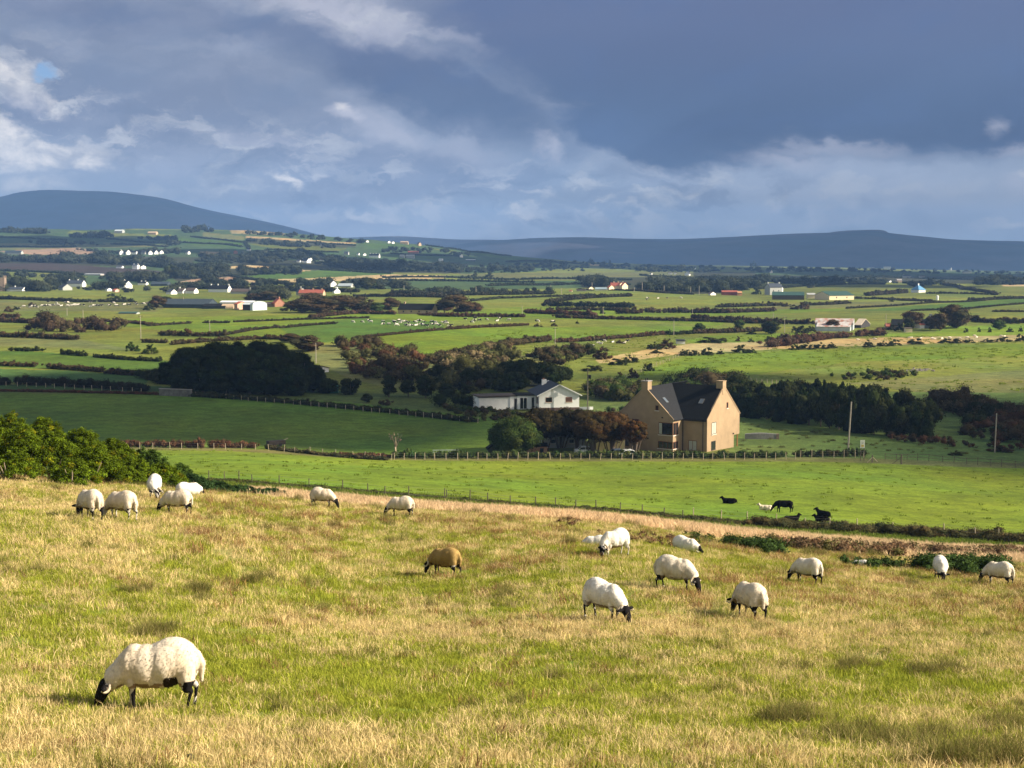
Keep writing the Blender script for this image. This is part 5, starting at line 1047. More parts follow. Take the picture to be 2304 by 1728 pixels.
# ---- hedges: outline in the photograph, height m, width m, colour, what it is
HG = [
 ([(240,1006),(330,1006),(450,1008),(575,1009)], 1.6, 1.6, RED, 'red brown hedge above the bright field on the left', 0),
 ([(-60,866),(60,866),(160,870),(260,876),(330,882)], 2.6, 3.2, (.030,.030,.015), 'long dark hedge behind pale posts along the shaded field', 0),
 ([(-60,880),(120,882),(354,888)], .7, 1.6, RED, 'low strip of red brown rushes at the far edge of the shaded field', 0),
 ([(430,892),(560,900),(700,912),(800,921),(900,931),(1000,942),(1070,950)], 1.3, 2.0, (.045,.05,.018), 'dark hedge running down behind the shaded field to the tree by the house', 0),
 ([(882,1031),(1000,1031),(1110,1031),(1240,1031),(1380,1031),(1500,1031),(1600,1031),(1760,1030)], 1.45, 1.5, (.060,.085,.026), 'clipped green hedge in front of the tan house', 0),
 ([(1788,1028),(1850,1028),(1950,1027)], 1.45, 1.3, (.050,.055,.020), 'taller clipped hedge ending at the white sign', 0),
 ([(600,1010),(680,1020),(780,1030),(870,1036)], .8, 1.2, (.07,.065,.03), 'scruffy low hedge with leaning posts left of the corner post', .15),
 ([(760,1026),(840,1028),(880,1030)], .8, 1.2, RED, 'short red brown hedge behind the leaning posts', .1),
 ([(470,1083),(600,1094),(800,1108),(1000,1126),(1150,1138),(1300,1149)], .35, 1.4, (.07,.075,.028), 'low strip of brambles under the near field fence', .1),
 ([(1300,1149),(1500,1166),(1650,1180),(1760,1188)], .5, 1.6, (.065,.065,.028), 'bramble strip under the fence below the black cattle', 0),
 ([(1700,1184),(1850,1193),(2000,1203),(2180,1213),(2330,1224)], 1.05, 2.4, (.080,.072,.030), 'thick bramble hedge right of the black cattle', 0),
 ([(0,823),(80,826)], 1.6, 2, BRN, 'short brown hedge at the left edge behind the shaded strip', .1),
 ([(108,829),(170,833),(231,838)], 2.0, 2.4, BRN, 'bushy brown hedge on the shaded strip left of the pines', 0),
 ([(242,841),(322,847)], 2.0, 2.4, (.06,.045,.025), 'brown hedge just left of the pine clump', 0),
 ([(29,790),(94,790)], 1.8, 2, DRK, 'short dark hedge on the lit strip near the left edge', 0),
 ([(139,797),(192,802)], 2.2, 2, DRK, 'dark pair of bushes on the lit strip', 0),
 ([(213,804),(290,810),(362,814)], 1.4, 1.8, DRK, 'dark hedge between lit strips left of the pines', .1),
 ([(-40,757),(60,760),(174,765)], 2.4, 3, BRN, 'brown hedge along the lit fields at the left edge', 0),
 ([(-40,724),(60,727),(130,731)], 2.6, 4, (.07,.045,.028), 'brown scrub hedge above the left fields', 0),
 ([(200,722),(290,726),(350,733)], 1.6, 2.5, (.07,.05,.03), 'brown hedge under the farm at the left', .1),
 ([(361,755),(430,757),(506,757)], 2.8, 3, BRN, 'brown hedge below the light pole field', 0),
 ([(322,771),(376,772)], 1.7, 2.2, (.07,.06,.03), 'short brown hedge right of the tall pole', 0),
 ([(387,776),(470,769),(580,763),(660,764)], 1.8, 2.5, BRN, 'long brown hedge right above the pines', .1),
 ([(333,734),(380,731),(430,728)], 1.3, 1.6, (.06,.055,.03), 'thin hedge left in the field of two thin hedges', 0),
 ([(459,727),(515,727)], 1.3, 1.6, (.06,.055,.03), 'short thin hedge in the middle of the lit field', 0),
 ([(526,725),(640,721),(741,718),(830,716)], 1.2, 1.5, (.06,.055,.03), 'thin hedge of gaps along the top of the lit field', .2),
 ([(510,754),(564,744),(628,737)], 1.4, 1.6, (.06,.05,.03), 'thin curved hedge climbing the lit field', 0),
 ([(631,739),(694,733),(756,729)], 1.4, 1.6, (.06,.055,.03), 'thin hedge continuing the curve left of the cattle herd', 0),
 ([(793,763),(840,758),(887,753),(999,743)], 1.3, 1.6, (.07,.05,.03), 'hedge below the black and white herd, left half', 0),
 ([(1006,742),(1085,737),(1190,732)], 1.5, 1.7, (.08,.055,.03), 'hedge below the black and white herd, right half', 0),
 ([(966,814),(1050,795),(1140,778),(1234,767)], 2.6, 4.5, (.075,.06,.030), 'thick brown hedge sweeping up to the white pole', 0),
 ([(1252,771),(1380,763),(1496,753)], 2.0, 2.5, (.085,.055,.032), 'straight brown hedge right of the white pole', 0),
 ([(1503,754),(1560,751),(1640,747)], 1.8, 2.5, DRK, 'dark hedge continuing right towards the barn', .1),
 ([(1180,705),(1260,708),(1336,712)], 3.2, 4, (.09,.05,.03), 'red brown wooded hedge behind the herd field', 0),
 ([(1250,715),(1340,718),(1470,721),(1600,724),(1700,728)], 2.2, 3, (.055,.042,.024), 'dark hedge across the middle behind the lit fields', .05),
 ([(700,716),(800,706),(900,708),(1010,713),(1180,714)], 2.4, 3, (.08,.05,.03), 'brown hedge behind the stone house and herd', .05),
 ([(1453,704),(1520,704),(1640,705)], 3.4, 4, (.060,.045,.028), 'bushy hedge left of the brown bush clump', .1),
 ([(1618,692),(1680,690),(1759,688)], 2.8, 3.5, (.05,.045,.025), 'hedge below the green roofed barn', .05),
 ([(1813,688),(1880,685),(1910,683)], 2.4, 3, (.05,.045,.025), 'hedge of round bushes below the cream barn', .2),
 ([(1560,704),(1620,705),(1678,703),(1740,701)], 3.0, 3.4, (.06,.045,.028), 'bushy brown hedge below the hedge of the green barn', .05),
 ([(1560,719),(1640,722),(1720,728),(1830,730)], 2.8, 3.4, (.05,.038,.022), 'dark hedge behind the silver barn', 0),
 ([(1560,751),(1640,749),(1725,745)], 2.6, 3.0, BRN, 'brown hedge left of the silver barn', 0),
 ([(1735,782),(1800,772),(1860,763),(1930,757),(1988,755)], 4.2, 5, (.085,.050,.032), 'tall brown hawthorn hedge in front of the silver barn', 0),
 ([(1905,695),(2012,689),(2096,682),(2200,678),(2304,672)], 1.3, 1.6, (.06,.055,.03), 'thin hedge line rising right above the farm', .1),
 ([(2050,700),(2160,697),(2230,690),(2304,684)], 1.2, 1.5, (.05,.05,.028), 'thin hedge line right of the big autumn tree top', .15),
 ([(2236,702),(2304,702)], 1.4, 2, (.05,.045,.025), 'short hedge at the right edge above the autumn tree', .3),
 ([(2180,724),(2240,727),(2320,727)], 3.2, 4, (.050,.040,.024), 'dark hedge right of the big autumn tree', 0),
 ([(1916,672),(1990,674),(2094,678)], 1.8, 2.5, (.045,.045,.024), 'dark hedge right of the cream barn', .1),
 ([(1998,676),(2117,680)], 1.4, 2, (.06,.05,.03), 'low hedge in front of the blue roofed house field', .2),
 ([(1950,666),(2000,662),(2040,659)], 3.6, 5, (.05,.042,.024), 'scrubby bank left of the blue roofed house', 0),
 ([(2085,661),(2160,661),(2240,664)], 1.8, 2.5, (.045,.045,.024), 'hedge right of the blue roofed house', .1),
 ([(2120,638),(2160,648),(2200,656),(2240,664)], 2.6, 4, (.045,.04,.022), 'dark hedge slanting down the far right field', .05),
 ([(2185,676),(2250,674),(2310,672)], 2.6, 4, (.05,.042,.026), 'scrubby hedge at the right edge below the far wood', .1),
 ([(1227,689),(1290,690),(1360,691),(1417,693)], 4.0, 5, (.030,.034,.018), 'dark bushy hedge below the white gabled farm', .02),
 ([(1229,684),(1260,679),(1292,674)], 3.4, 3.5, (.045,.042,.024), 'short hedge climbing towards the white gabled farm', .05),
 ([(1300,674),(1350,670),(1420,667)], 2.8, 3.5, (.045,.042,.024), 'hedge in front of the white gabled farm', .1),
 ([(1230,699),(1300,698),(1400,699)], 2.6, 4, (.05,.045,.026), 'broken hedge between narrow fields right of the round tree', .15),
 ([(1386,706),(1420,706),(1442,706)], 4.2, 5, (.06,.045,.026), 'clump of brown bushes left of the thick hedge', .0),
 ([(1060,678),(1120,672),(1250,668),(1340,665)], 1.8, 2.5, (.045,.05,.026), 'thin hedge round the field above the round tree', .05),
 ([(880,663),(980,665),(1100,664),(1240,662)], 3.6, 6, (.04,.040,.024), 'long dark hedge across the plain above the round tree', .05),
 ([(800,668),(900,668),(1000,670)], 3.0, 4, (.045,.040,.024), 'hedge above the stone house', .1),
 ([(400,649),(500,651),(620,655),(720,656),(800,658)], 5.0, 8, (.035,.038,.020), 'dark tree belt around the village on the left', .05),
 ([(-40,672),(60,675),(180,680),(300,680)], 2.6, 4, (.04,.045,.022), 'hedge above the distant herd at the left', .15),
 ([(-40,716),(40,716)], 3, 4, (.07,.05,.03), 'short hedge at the left edge below the distant herd', 0),
 ([(1300,652),(1400,654),(1420,655)], 1.3, 2.5, (.015,.016,.010), 'dark wall of conifers under the white gabled farm', 0),
 ([(1420,654),(1500,660),(1560,663)], 1.8, 2.5, (.05,.045,.026), 'hedge running right from the white gabled farm', .15),
 ([(1820,648),(1900,640),(1990,640)], 2.2, 3.5, (.04,.045,.022), 'hedge behind the cream barn field', .1),
 ([(1700,652),(1760,648),(1830,642)], 2.4, 3.5, (.04,.045,.022), 'hedge rising behind the green barn', .1),
]
for i, (pts, h, w, c, lab, g) in enumerate(HG):
    hedge(pts, h, w, c, lab, gap=g, seed=20+i)

# ---- scrub, gorse clumps and bushes of the ravine and slopes
TH_ = [
 ([(765,780),(800,764),(850,775),(905,790),(960,806),(985,840),(960,862),(880,862),(800,850),(770,820)], 110, 3.2, [BRN,RED,BRN,OLV], 'brown hillside scrub beside the pine clump', 'scrub'),
 ([(966,815),(1040,800),(1120,782),(1180,785),(1160,815),(1080,830),(1000,845)], 80, 2.8, [BRN,OLV,OLV,TAN_], 'olive and brown scrub in the ravine mouth', 'scrub'),
 ([(970,845),(1060,832),(1150,830),(1180,870),(1140,884),(1040,884),(960,880)], 70, 3.0, [OLV,BRN,DRK], 'mixed scrub behind the flat roofed garage', 'scrub'),
 ([(1180,800),(1250,790),(1340,790),(1340,800),(1290,812),(1270,828),(1200,826)], 60, 2.6, [BRN,DRK,BRN,OLV], 'scrub across the top of the ravine', 'scrub'),
 ([(1320,868),(1400,870),(1440,885),(1440,905),(1360,900),(1325,890)], 50, 2.6, [BRN,OLV,GRN], 'scrub between the bungalow and the tan house', 'scrub'),
 ([(1000,915),(1100,925),(1220,935),(1340,930),(1440,925),(1440,950),(1300,955),(1150,950),(1060,948)], 150, 1.3, [OLV,BRN,GRN,OLV], 'rough bank of brambles below the bungalow', 'bramble bank'),
 ([(1500,868),(1560,862),(1660,858),(1660,920),(1560,900),(1500,890)], 70, 3.6, [GRN,DRK,BRN], 'dark scrub on the slope behind the roofs', 'scrub'),
 ([(2090,905),(2140,905),(2200,915),(2260,932),(2330,935),(2330,952),(2220,945),(2130,930)], 60, 3.2, [BRN,DRK,BRN], 'brown topped scrub on the bank at the right', 'scrub'),
 ([(2160,965),(2230,950),(2330,960),(2330,1000),(2240,998),(2170,985)], 50, 2.4, [DRK,BRN,RED], 'dark and red scrub behind the right hand pole', 'scrub'),
 ([(1960,985),(2080,985),(2180,1000),(2330,1012),(2330,1020),(2180,1010),(2060,998)], 36, 1.2, [RED,BRN], 'red brown bramble strip along the foot of the slope', 'scrub'),
 ([(1860,848),(1950,838),(2030,838),(2080,846),(2020,855),(1920,858)], 50, 1.4, [GRN,OLV,BRN], 'grassy mound with rough scrub on the right hillside', 'scrub'),
 ([(270,722),(330,726),(310,745),(270,742)], 1, 1, [BRN], '', ''),
 ([(50,722),(100,722),(190,735),(270,740),(270,752),(160,750),(60,742)], 46, 4.2, [BRN,(.075,.05,.03)], 'brown thorn trees massed at the left', 'thorn scrub'),
]
for i, (P, n, h, c, lab, cat) in enumerate(TH_):
    if cat: thicket(P, n, h, c, lab, 'scrub', cat, seed=400+i)

# ---- bracken, brambles and low gorse at the right of the pasture's edge
def nearscrub(spots, h, col, label, name, cat, seed, leaf=.075, kind=None, dens=.5):
    rg = random.Random(seed); C = []; Rr = []; cc = []
    for (px, d, wpx, n) in spots:
        for _ in range(n):
            q = at(px+rg.uniform(-.5, .5)*wpx, d+rg.gauss(0, 1)*1.3); hh = h*(.6+.7*rg.random()); r = hh*.6
            C.append((q.x, q.y, q.z+hh*.4)); Rr.append((r, r, hh*.5)); cc.append(np.array(rg.choice(col))*(.7+.6*rg.random()))
    return tag(leafobj(name, leafcloud(C, Rr, leaf, dens, np.array(cc), jit=.4, core=.5, seed=seed), None, C[0]), label, cat, None, kind)
GN_ = [(.035,.062,.016),(.045,.075,.02)]; 
nearscrub([(1560,62,40,14),(1590,64,50,14)], .30, GN_, 'tiny dark gorse right of the lying white sheep at the crest', 'gorse_bush', 'gorse bush', 601)
nearscrub([(1670,64,60,26),(1720,64,60,30),(1750,63,40,16)], .55, GN_, 'low dark gorse above the horned sheep on the crest', 'gorse_bush', 'gorse bush', 602)
nearscrub([(1945,60,80,24),(2010,60,70,24)], .42, GN_, 'low dark gorse left of the sheep facing away at right', 'gorse_bush', 'gorse bush', 603)
nearscrub([(2110,60,60,30),(2160,61,80,44),(2220,60,70,34),(2260,60,50,16)], .75, GN_, 'dark gorse behind the sheep at the right', 'gorse_bush', 'gorse bush', 604)
nearscrub([(1800,72,120,60),(1870,70,120,60),(1960,74,160,60),(2060,80,160,60),(2180,84,200,80),(2290,86,120,60),(1950,90,200,60),(2150,98,260,80),(2300,104,160,60)], .55, [(.17,.10,.055),(.13,.085,.05),(.12,.11,.04)], 'red brown bracken on the slope below the crest at right', 'bracken', 'bracken', 605, .10, 'stuff')
nearscrub([(1390,57,80,16),(1470,58,90,30),(1520,60,60,14),(1280,62,60,10)], .28, [(.16,.09,.05),(.13,.08,.04)], 'brown dock and dead stalks beside the sheep on the crest', 'bracken', 'bracken', 606, .05, 'stuff')

# ---- single trees and bushes round the houses
def nt(name, px, base, top, w, col, label, d=None, **k):
    p = at(px, d) if d else hit(px, base, 200); return tree(name, p, (base-top)/F*p.y, w/F*p.y, col, label, **k)
nt('green_tree', 1158, 1018, 940, 104, (.050,.075,.018), 'round dark green tree standing at the hedge left of the brown trees', d=255, seed=51, trunk=.10, clumps=60, dens=.8)
nt('bare_tree', 888, 1030, 968, 34, (.16,.14,.10), 'thin leafless tree at the corner post', d=250, seed=52, trunk=.3, clumps=8, dens=.05, shape='bare', bark=PALEBARK)
AUT = [(1222,1014,920,120,262,'brown autumn tree behind the white outbuilding'),(1302,1016,922,130,262,'spreading brown tree over the white outbuilding'),(1378,1018,930,110,258,'orange brown windblown tree in front of the tan wall'),(1428,1018,944,66,254,'orange tree against the tan house wall'),(1262,1008,930,90,268,'dark brown tree crown between the two outbuildings'),(1340,1016,940,90,255,'brown tree with many thin stems beside the silver car')]
for i, (px, b, t, w, d, lab) in enumerate(AUT):
    tree('autumn_tree', at(px, d), z_at(t, d)-at(px, d).z, w/F*d, [(.042,.033,.012),(.038,.031,.011),(.064,.036,.013),(.074,.039,.013),(.033,.028,.010),(.052,.035,.012)][i], lab, 'tree', 'brown trees between the tree and the tan house', seed=60+i, shape='flat', trunk=.34, clumps=64, dens=.42, stems=9)
DT = [(789,888,850,44,'round dark bush left of the evergreen row'),(875,893,846,38,'dark evergreen first in the row behind the lawn'),(919,892,852,34,'dark evergreen second in the row behind the lawn'),(958,895,843,44,'tallest dark evergreen in the row behind the lawn'),(1008,894,864,44,'dark evergreen fourth in the row behind the lawn'),(1046,892,864,30,'last dark evergreen in the row behind the lawn'),
      (826,906,886,26,'small green bush on the lawn'),(868,912,900,46,'low brown bush on the lawn'),(1262,938,913,18,'small shrub against the white bungalow gable')]
for i, (px, b, t, w, lab) in enumerate(DT):
    nt('dark_tree' if i < 6 else 'garden_bush', px, b, t, w, (DRK if i < 6 else (.05,.06,.022) if i != 7 else BRN), lab, cat='tree' if i < 6 else 'bush', d=(None if i < 8 else 318), seed=80+i, trunk=.08, dens=.7, clumps=20)
hedge([(1005,914),(1060,915),(1105,917)], 3.6, 4.5, DRK, 'dark bushes in front of the flat roofed garage', seed=95, dmin=200)
DG_ = [(1140,862,815,60),(1180,868,812,80),(1225,868,818,80),(1262,862,826,50),(1100,872,836,60),(1160,880,840,60),(1060,870,830,50)]
for i, (px, b, t, w) in enumerate(DG_):
    nt('dark_tree', px, b, t, w, (.030,.042,.016), ['dark spreading evergreen tree left of the bungalow chimney','big dark evergreen tree rising behind the bungalow roof','wide dark evergreen tree behind the bungalow ridge','dark evergreen tree at the edge of the lit hill','olive tree in front of the brown ravine scrub','dark tree directly above the flat garage roof','tree left of the dark evergreens in the ravine'][i], group='dark trees in the ravine behind the bungalow', seed=120+i, shape='flat', trunk=.12, dens=.75, clumps=40, dep=8)
BU = [(1279,789,776,60,'d','dark bush beside the white pole on the ravine edge'),(1357,808,780,46,'b','brown bush clump at the start of the dry field'),(1396,773,765,22,'b','small round bush in the field of the few cattle'),(1470,786,768,34,'d','dark bush left of the white trough'),(1500,785,764,40,'b','brown bush beside the white trough'),
      (1395,821,804,50,'d','low dark gorse on the dry field edge'),(1420,815,798,40,'d','dark gorse right of the low gorse'),(1335,834,820,52,'d','dark gorse at the tip of the dry field'),(1478,795,788,40,'d','flat dark gorse in the dry field'),(1545,795,787,26,'d','small dark gorse in the dry field'),
      (1394,857,838,26,'b','round brown bush left of the hill fence'),(1424,850,826,34,'b','brown bush on the hill fence'),(1458,834,814,30,'d','dark bush along the hill fence'),
      (1537,800,786,26,'d','gorse left end of the lit hill top'),(1562,800,786,30,'d','gorse second from the left along the lit hill'),(1592,799,782,38,'d','gorse third from the left along the lit hill'),(1620,797,786,20,'d','small gorse fourth along the lit hill'),(1668,794,776,46,'d','high gorse clump along the lit hill'),(1690,794,782,24,'d','gorse right side of the high clump'),
      (1790,787,773,30,'d','gorse clump in front of the sheep field, left'),(1815,786,770,36,'d','second gorse in front of the sheep field'),(1845,785,770,36,'d','third gorse in front of the sheep field'),(1872,783,770,30,'d','fourth gorse in front of the sheep field'),
      (1955,781,764,34,'d','gorse left of the grazing flock'),(1985,779,767,30,'d','low gorse among the grazing flock'),(2012,778,764,34,'d','gorse in front of the grazing flock'),(2062,774,762,50,'d','wide gorse mound in front of the flock'),(2128,772,762,34,'d','gorse right of the wide mound'),(2150,772,760,34,'d','gorse behind the fence right of the wide mound'),(2178,771,762,30,'d','gorse at the right of the flock'),
      (2225,770,762,36,'d','gorse near the right end of the flock'),(2258,769,757,40,'d','rounded gorse near the right edge'),(2295,768,752,30,'d','last gorse at the right edge of the dry field'),
      (1608,771,757,70,'d','dark thorn clump in the green field left of the brown hedge'),(1660,768,758,14,'b','small bare bush in the green field'),(1690,770,763,16,'d','low bush at the edge of the dry field'),(1732,767,756,26,'d','bush beside the brown hedge'),(1755,764,750,22,'b','brown bush at the start of the tall hedge'),(1690,752,742,24,'d','dark bush on the hedge below the oak'),(1663,741,719,22,'g','thin green tree left of the oaks'),(1573,748,728,22,'g','slender olive tree by the hedge left'),
      (1734,752,722,38,'d','dark oak in front of the silver barn field'),(1796,749,730,36,'d','dark bush left of the silver barn'),(1822,748,734,30,'d','dark bush against the silver barn'),(1874,744,721,26,'b','tree in front of the silver barn roof'),(1793,757,748,16,'d','small bush under the silver barn'),
      (2152,738,687,64,'b','big round autumn tree right of the farmhouse'),(2051,738,700,44,'b','autumn tree behind the farm roofs'),(2044,745,716,24,'d','dark tree among the farm roofs'),(2115,744,708,36,'b','half bare tree in front of the farmhouse'),(2093,742,716,22,'b','thin tree against the farmhouse'),(2006,742,728,30,'d','dark bush at the left end of the farm'),(2024,745,728,26,'d','dark bush in front of the farm barn'),
      (2174,748,737,12,'d','small tree first in the row right of the farm'),(2203,747,738,9,'d','small tree second in the row right of the farm'),(2227,748,737,10,'d','small tree third in the row right of the farm'),(2249,742,720,26,'g','light tree in the row right of the farm'),(2273,747,736,18,'d','small tree fifth in the row right of the farm'),(2296,746,734,12,'d','small tree last in the row at the right edge'),(2278,728,714,30,'d','dark bush on the hedge at the right edge'),
      (1800,696,678,44,'b','big brown bush below the green barn'),(1770,690,681,26,'b','brown bush left of the big one below the barn'),(1844,686,680,14,'d','round bush below the cream barn'),(2006,679,673,12,'d','tiny dark tree in the hedge under the blue roofed house'),(1702,662,646,26,'d','dark tree left of the grey white house'),
      (1030,706,668,76,'b','large round tree right of the stone house'),(1062,706,680,40,'b','brown tree on the right flank of the large round tree'),(1000,704,680,36,'b','brown tree on the left flank of the large round tree'),(876,700,673,40,'b','autumn tree left of the stone house'),
      (815,702,668,60,'b','autumn tree in the farm wood, right'),(770,702,668,70,'b','autumn tree in the farm wood above the pines'),(720,704,672,70,'b','brown tree in the farm wood left of middle'),(680,704,676,60,'b','brown tree beside the farm'),(650,700,684,40,'d','dark bush right of the red gable'),(845,704,682,30,'g','olive tree at the right end of the farm wood'),(700,690,662,50,'b','brown tree behind the farm wood'),(744,690,664,50,'d','dark tree behind the farm wood'),
      (352,694,668,36,'b','brown tree at the left end of the farm roofs'),(372,690,668,30,'d','dark tree beside the blue black barn'),(335,698,684,30,'d','dark bush left of the blue black barn'),
      (600,676,656,50,'b','brown tree behind the white arched barn'),(570,676,660,40,'b','brown tree behind the red barn'),(630,672,650,40,'d','dark tree left of the farm with red roof'),(255,677,661,40,'d','tree in the field left of the farm'),(273,676,663,26,'d','lower tree beside the field tree'),(38,697,689,18,'d','bush above the distant herd at the left edge'),(73,688,680,20,'b','bush in the distant herd field'),(20,702,690,26,'b','brown bush at the left edge of the herd field'),
      (385,626,597,30,'d','tall dark tree at the end of the ploughed field'),(1330,591,581,16,'d','dark tree on the far skyline left of the white field'),(1372,594,584,8,'d','tiny dark tree on the far skyline right'),(1695,600,588,18,'d','lone tree on the far skyline right'),(826,652,625,34,'d','dark tree on the edge of the dark green field'),(1068,621,612,14,'d','tree in the pale strip of the plain, left'),(1100,624,612,22,'d','tree in the pale strip of the plain, right'),
      (1355,706,694,16,'d','round bush beside the mid field pole'),(1220,706,699,16,'d','round bush left above the red brown hedge'),(1299,728,722,10,'d','dot of a bush in the herd field'),(1210,735,728,22,'b','bushes where the herd hedge ends'),(1247,734,728,16,'b','round bush where the herd hedge ends, right'),
      (692,790,756,62,'b','brown autumn tree right behind the pine clump'),(652,770,752,40,'b','brown autumn tree peeping over the pine clump'),(300,790,766,34,'g','olive bush on the lit bank left of the pines'),(338,796,776,34,'g','second olive bush on the lit bank left of the pines')]
for i, (px, b, t, w, k, lab) in enumerate(BU):
    isb = (b-t) < 18 or 'bush' in lab or 'gorse' in lab
    o = far_tree(k, px, b, t-(2 if isb else 0), w*1.1, lab, bush=isb)
    o['category'] = 'gorse bush' if 'gorse' in lab else 'bush' if 'bush' in lab else 'tree'
    o.name = 'gorse_bush' if 'gorse' in lab else 'bush' if 'bush' in lab else 'tree'

# ---- the dark wood on the right behind the tan house
rgw = random.Random(5); TOPW = [(1640,852),(1700,862),(1757,860),(1847,857),(1920,866),(1967,862),(2046,885),(2100,900)]; BOTW = [(1640,938),(1700,942),(1830,960),(1956,979),(2040,984),(2110,992)]
k = 0
for row in range(3):
    x = 1650+row*9
    while x < (2110 if row == 0 else 2090):
        topy = np.interp(x, *zip(*TOPW)); boty = np.interp(x, *zip(*BOTW)); b = boty - row*(boty-topy)*.16; 
        p = hit(x, b-2, 200); h0 = (b-topy)/F*p.y*(.80 if row == 0 else .97)*(.85+.25*rgw.random())
        w = rgw.uniform(30, 46)
        lab = ['dark evergreen in the front row of the wood behind the tan house', 'dark evergreen in the middle of the wood behind the tan house', 'dark evergreen along the top of the wood behind the tan house'][row]
        kk = 'd' if rgw.random() < .45 else 'e'
        o = far_tree(kk, x, b-2, b-2-h0/p.y*F, w*(1.3 if kk == 'd' else 1.15), lab, 'evergreens of the wood behind the tan house', dmin=200)
        o.name = 'evergreen_tree'; x += w*.62; k += 1
BUR = [(2180,978,957,46,'d','round dark bush on the sunny patch right of the wood'),(2196,958,940,30,'d','dark bush above the sunny patch'),(2250,1016,1000,60,'b','brown bush at the foot of the right hand pole'),(2125,920,893,50,'b','brown bush at the upper end of the wood'),(2170,925,897,50,'b','brown bush on the ridge of the right bank'),(2215,930,903,46,'b','brown bush third along the right bank'),(2270,948,916,56,'b','brown bush at the right end of the bank'),(2150,1024,1012,40,'d','low dark bush behind the rail fence')]
for px, b, t, w, k_, lab in BUR: o = far_tree(k_, px, b, t, w*1.1, lab, dmin=200, bush=True); o['category'] = 'bush'; o.name = 'bush'

# ---- far woods and hedgerows that read as one mass
def wood(P, n, h, label, col=FAR, seed=1): return thicket(P, n, h, [col, tuple(c*.8 for c in col), (col[0]*1.2, col[1]*1.1, col[2])], label, 'wood', 'wood', seed=seed, leafk=1.0, kind='stuff', dens=.6, dmin=500, wk=.75)
WD = [([(-20,592),(0,582),(110,586),(230,584),(330,590),(372,590),(370,604),(300,598),(180,594),(60,590)], 150, 11, 'dark wood along the top of the ploughed field'),
 ([(-20,520),(108,522),(108,527),(-20,524)], 40, 9, 'dark wood on the left skyline'),
 ([(150,530),(244,530),(240,536),(160,536)], 34, 8, 'copse below the left skyline barn'),
 ([(60,545),(150,545),(220,548),(220,554),(110,552),(60,550)], 36, 6, 'dark thickets on the left hillside'),
 ([(315,536),(400,536),(400,554),(376,552),(376,542),(315,541)], 44, 7, 'copse beside the tan barn on the hill'),
 ([(262,570),(400,566),(400,574),(262,572)], 40, 7, 'trees behind the row of white cottages'),
 ([(174,562),(253,568),(262,570),(253,570),(174,564)], 20, 4, 'dark hedge at the end of the pink field'),
 ([(413,518),(450,512),(481,518),(481,524),(413,524)], 30, 10, 'wood on the highest point of the left hill'),
 ([(554,540),(660,548),(760,556),(760,560),(650,556),(554,548)], 70, 7, 'dark scrub below the pale straw strip'),
 ([(560,524),(700,532),(820,545),(820,548),(700,538),(560,528)], 44, 7, 'dark hedgerow along the hill crest'),
 ([(451,580),(527,582),(600,584),(600,594),(451,592)], 60, 8, 'wood in the hollow of the left hill'),
 ([(530,574),(640,572),(720,580),(800,588),(800,606),(720,600),(640,592),(530,586)], 190, 9, 'large wood in the middle of the left hill'),
 ([(800,590),(900,592),(1035,600),(1035,614),(900,612),(800,608)], 170, 8, 'scrubby wood running right along the hill foot'),
 ([(1035,600),(1200,604),(1200,614),(1035,614)], 80, 6, 'scattered woods on the plain'),
 ([(850,560),(1000,562),(1060,575),(1040,580),(1000,570),(850,568)], 50, 6, 'hedgerow trees under the ridge houses'),
 ([(1200,590),(1320,590),(1420,598),(1420,608),(1300,604),(1200,600)], 60, 6, 'hedgerows at the far edge of the plain'),
 ([(400,600),(517,606),(517,626),(400,628)], 90, 9, 'wood left of the small tan field'),
 ([(217,622),(360,626),(370,636),(217,634)], 70, 8, 'trees under the ploughed field'),
 ([(539,612),(668,612),(668,618),(539,620)], 50, 8, 'trees between the two tan fields'),
 ([(5,644),(120,650),(240,650),(400,652),(400,660),(200,658),(5,657)], 130, 8, 'village trees at the left'),
 ([(115,632),(180,634),(180,640),(115,640)], 30, 8, 'taller village trees'),
 ([(-20,620),(60,618),(98,623),(98,626),(-20,626)], 24, 5, 'hedge above the village field'),
 ([(400,640),(540,640),(700,642),(800,640),(800,646),(400,646)], 80, 6, 'dark hedgerow under the striped tan field'),
 ([(550,664),(644,664),(644,676),(550,676)], 40, 7, 'trees behind the farm barns'),
 ([(800,640),(860,640),(900,650),(860,652),(800,650)], 40, 6, 'trees in the dark green field corner'),
 ([(1316,632),(1368,634),(1368,645),(1316,645)], 34, 8, 'dark wood left behind the white gabled farm'),
 ([(1421,646),(1480,636),(1560,632),(1680,630),(1690,650),(1640,660),(1500,658),(1430,655)], 210, 7, 'broad dark wood right of the white gabled farm'),
 ([(1700,630),(1850,632),(2000,634),(2000,638),(1850,640),(1700,638)], 110, 6, 'tree belt across the far right plain'),
 ([(2200,636),(2330,634),(2330,642),(2200,642)], 60, 8, 'dark plantation at the right edge'),
 ([(1440,604),(1600,604),(1600,614),(1440,612)], 90, 7, 'trees around the far plain houses'),
 ([(1600,604),(1800,604),(2000,606),(2200,612),(2330,614),(2330,620),(2000,614),(1600,612)], 150, 7, 'far tree belt below the moor'),
 ([(2030,640),(2080,638),(2120,640),(2060,646)], 26, 5, 'trees behind the blue roofed house'),
 ([(1100,596),(1300,600),(1420,606),(1300,612),(1100,606)], 50, 5, 'hedgerows crossing the middle plain'),
 ([(880,656),(1000,654),(1200,655),(1240,662),(1000,664),(880,662)], 70, 4, 'scrubby hedges on the plain')]
for i, (P, n, h, lab) in enumerate(WD): wood(P, n, h, lab, seed=700+i)
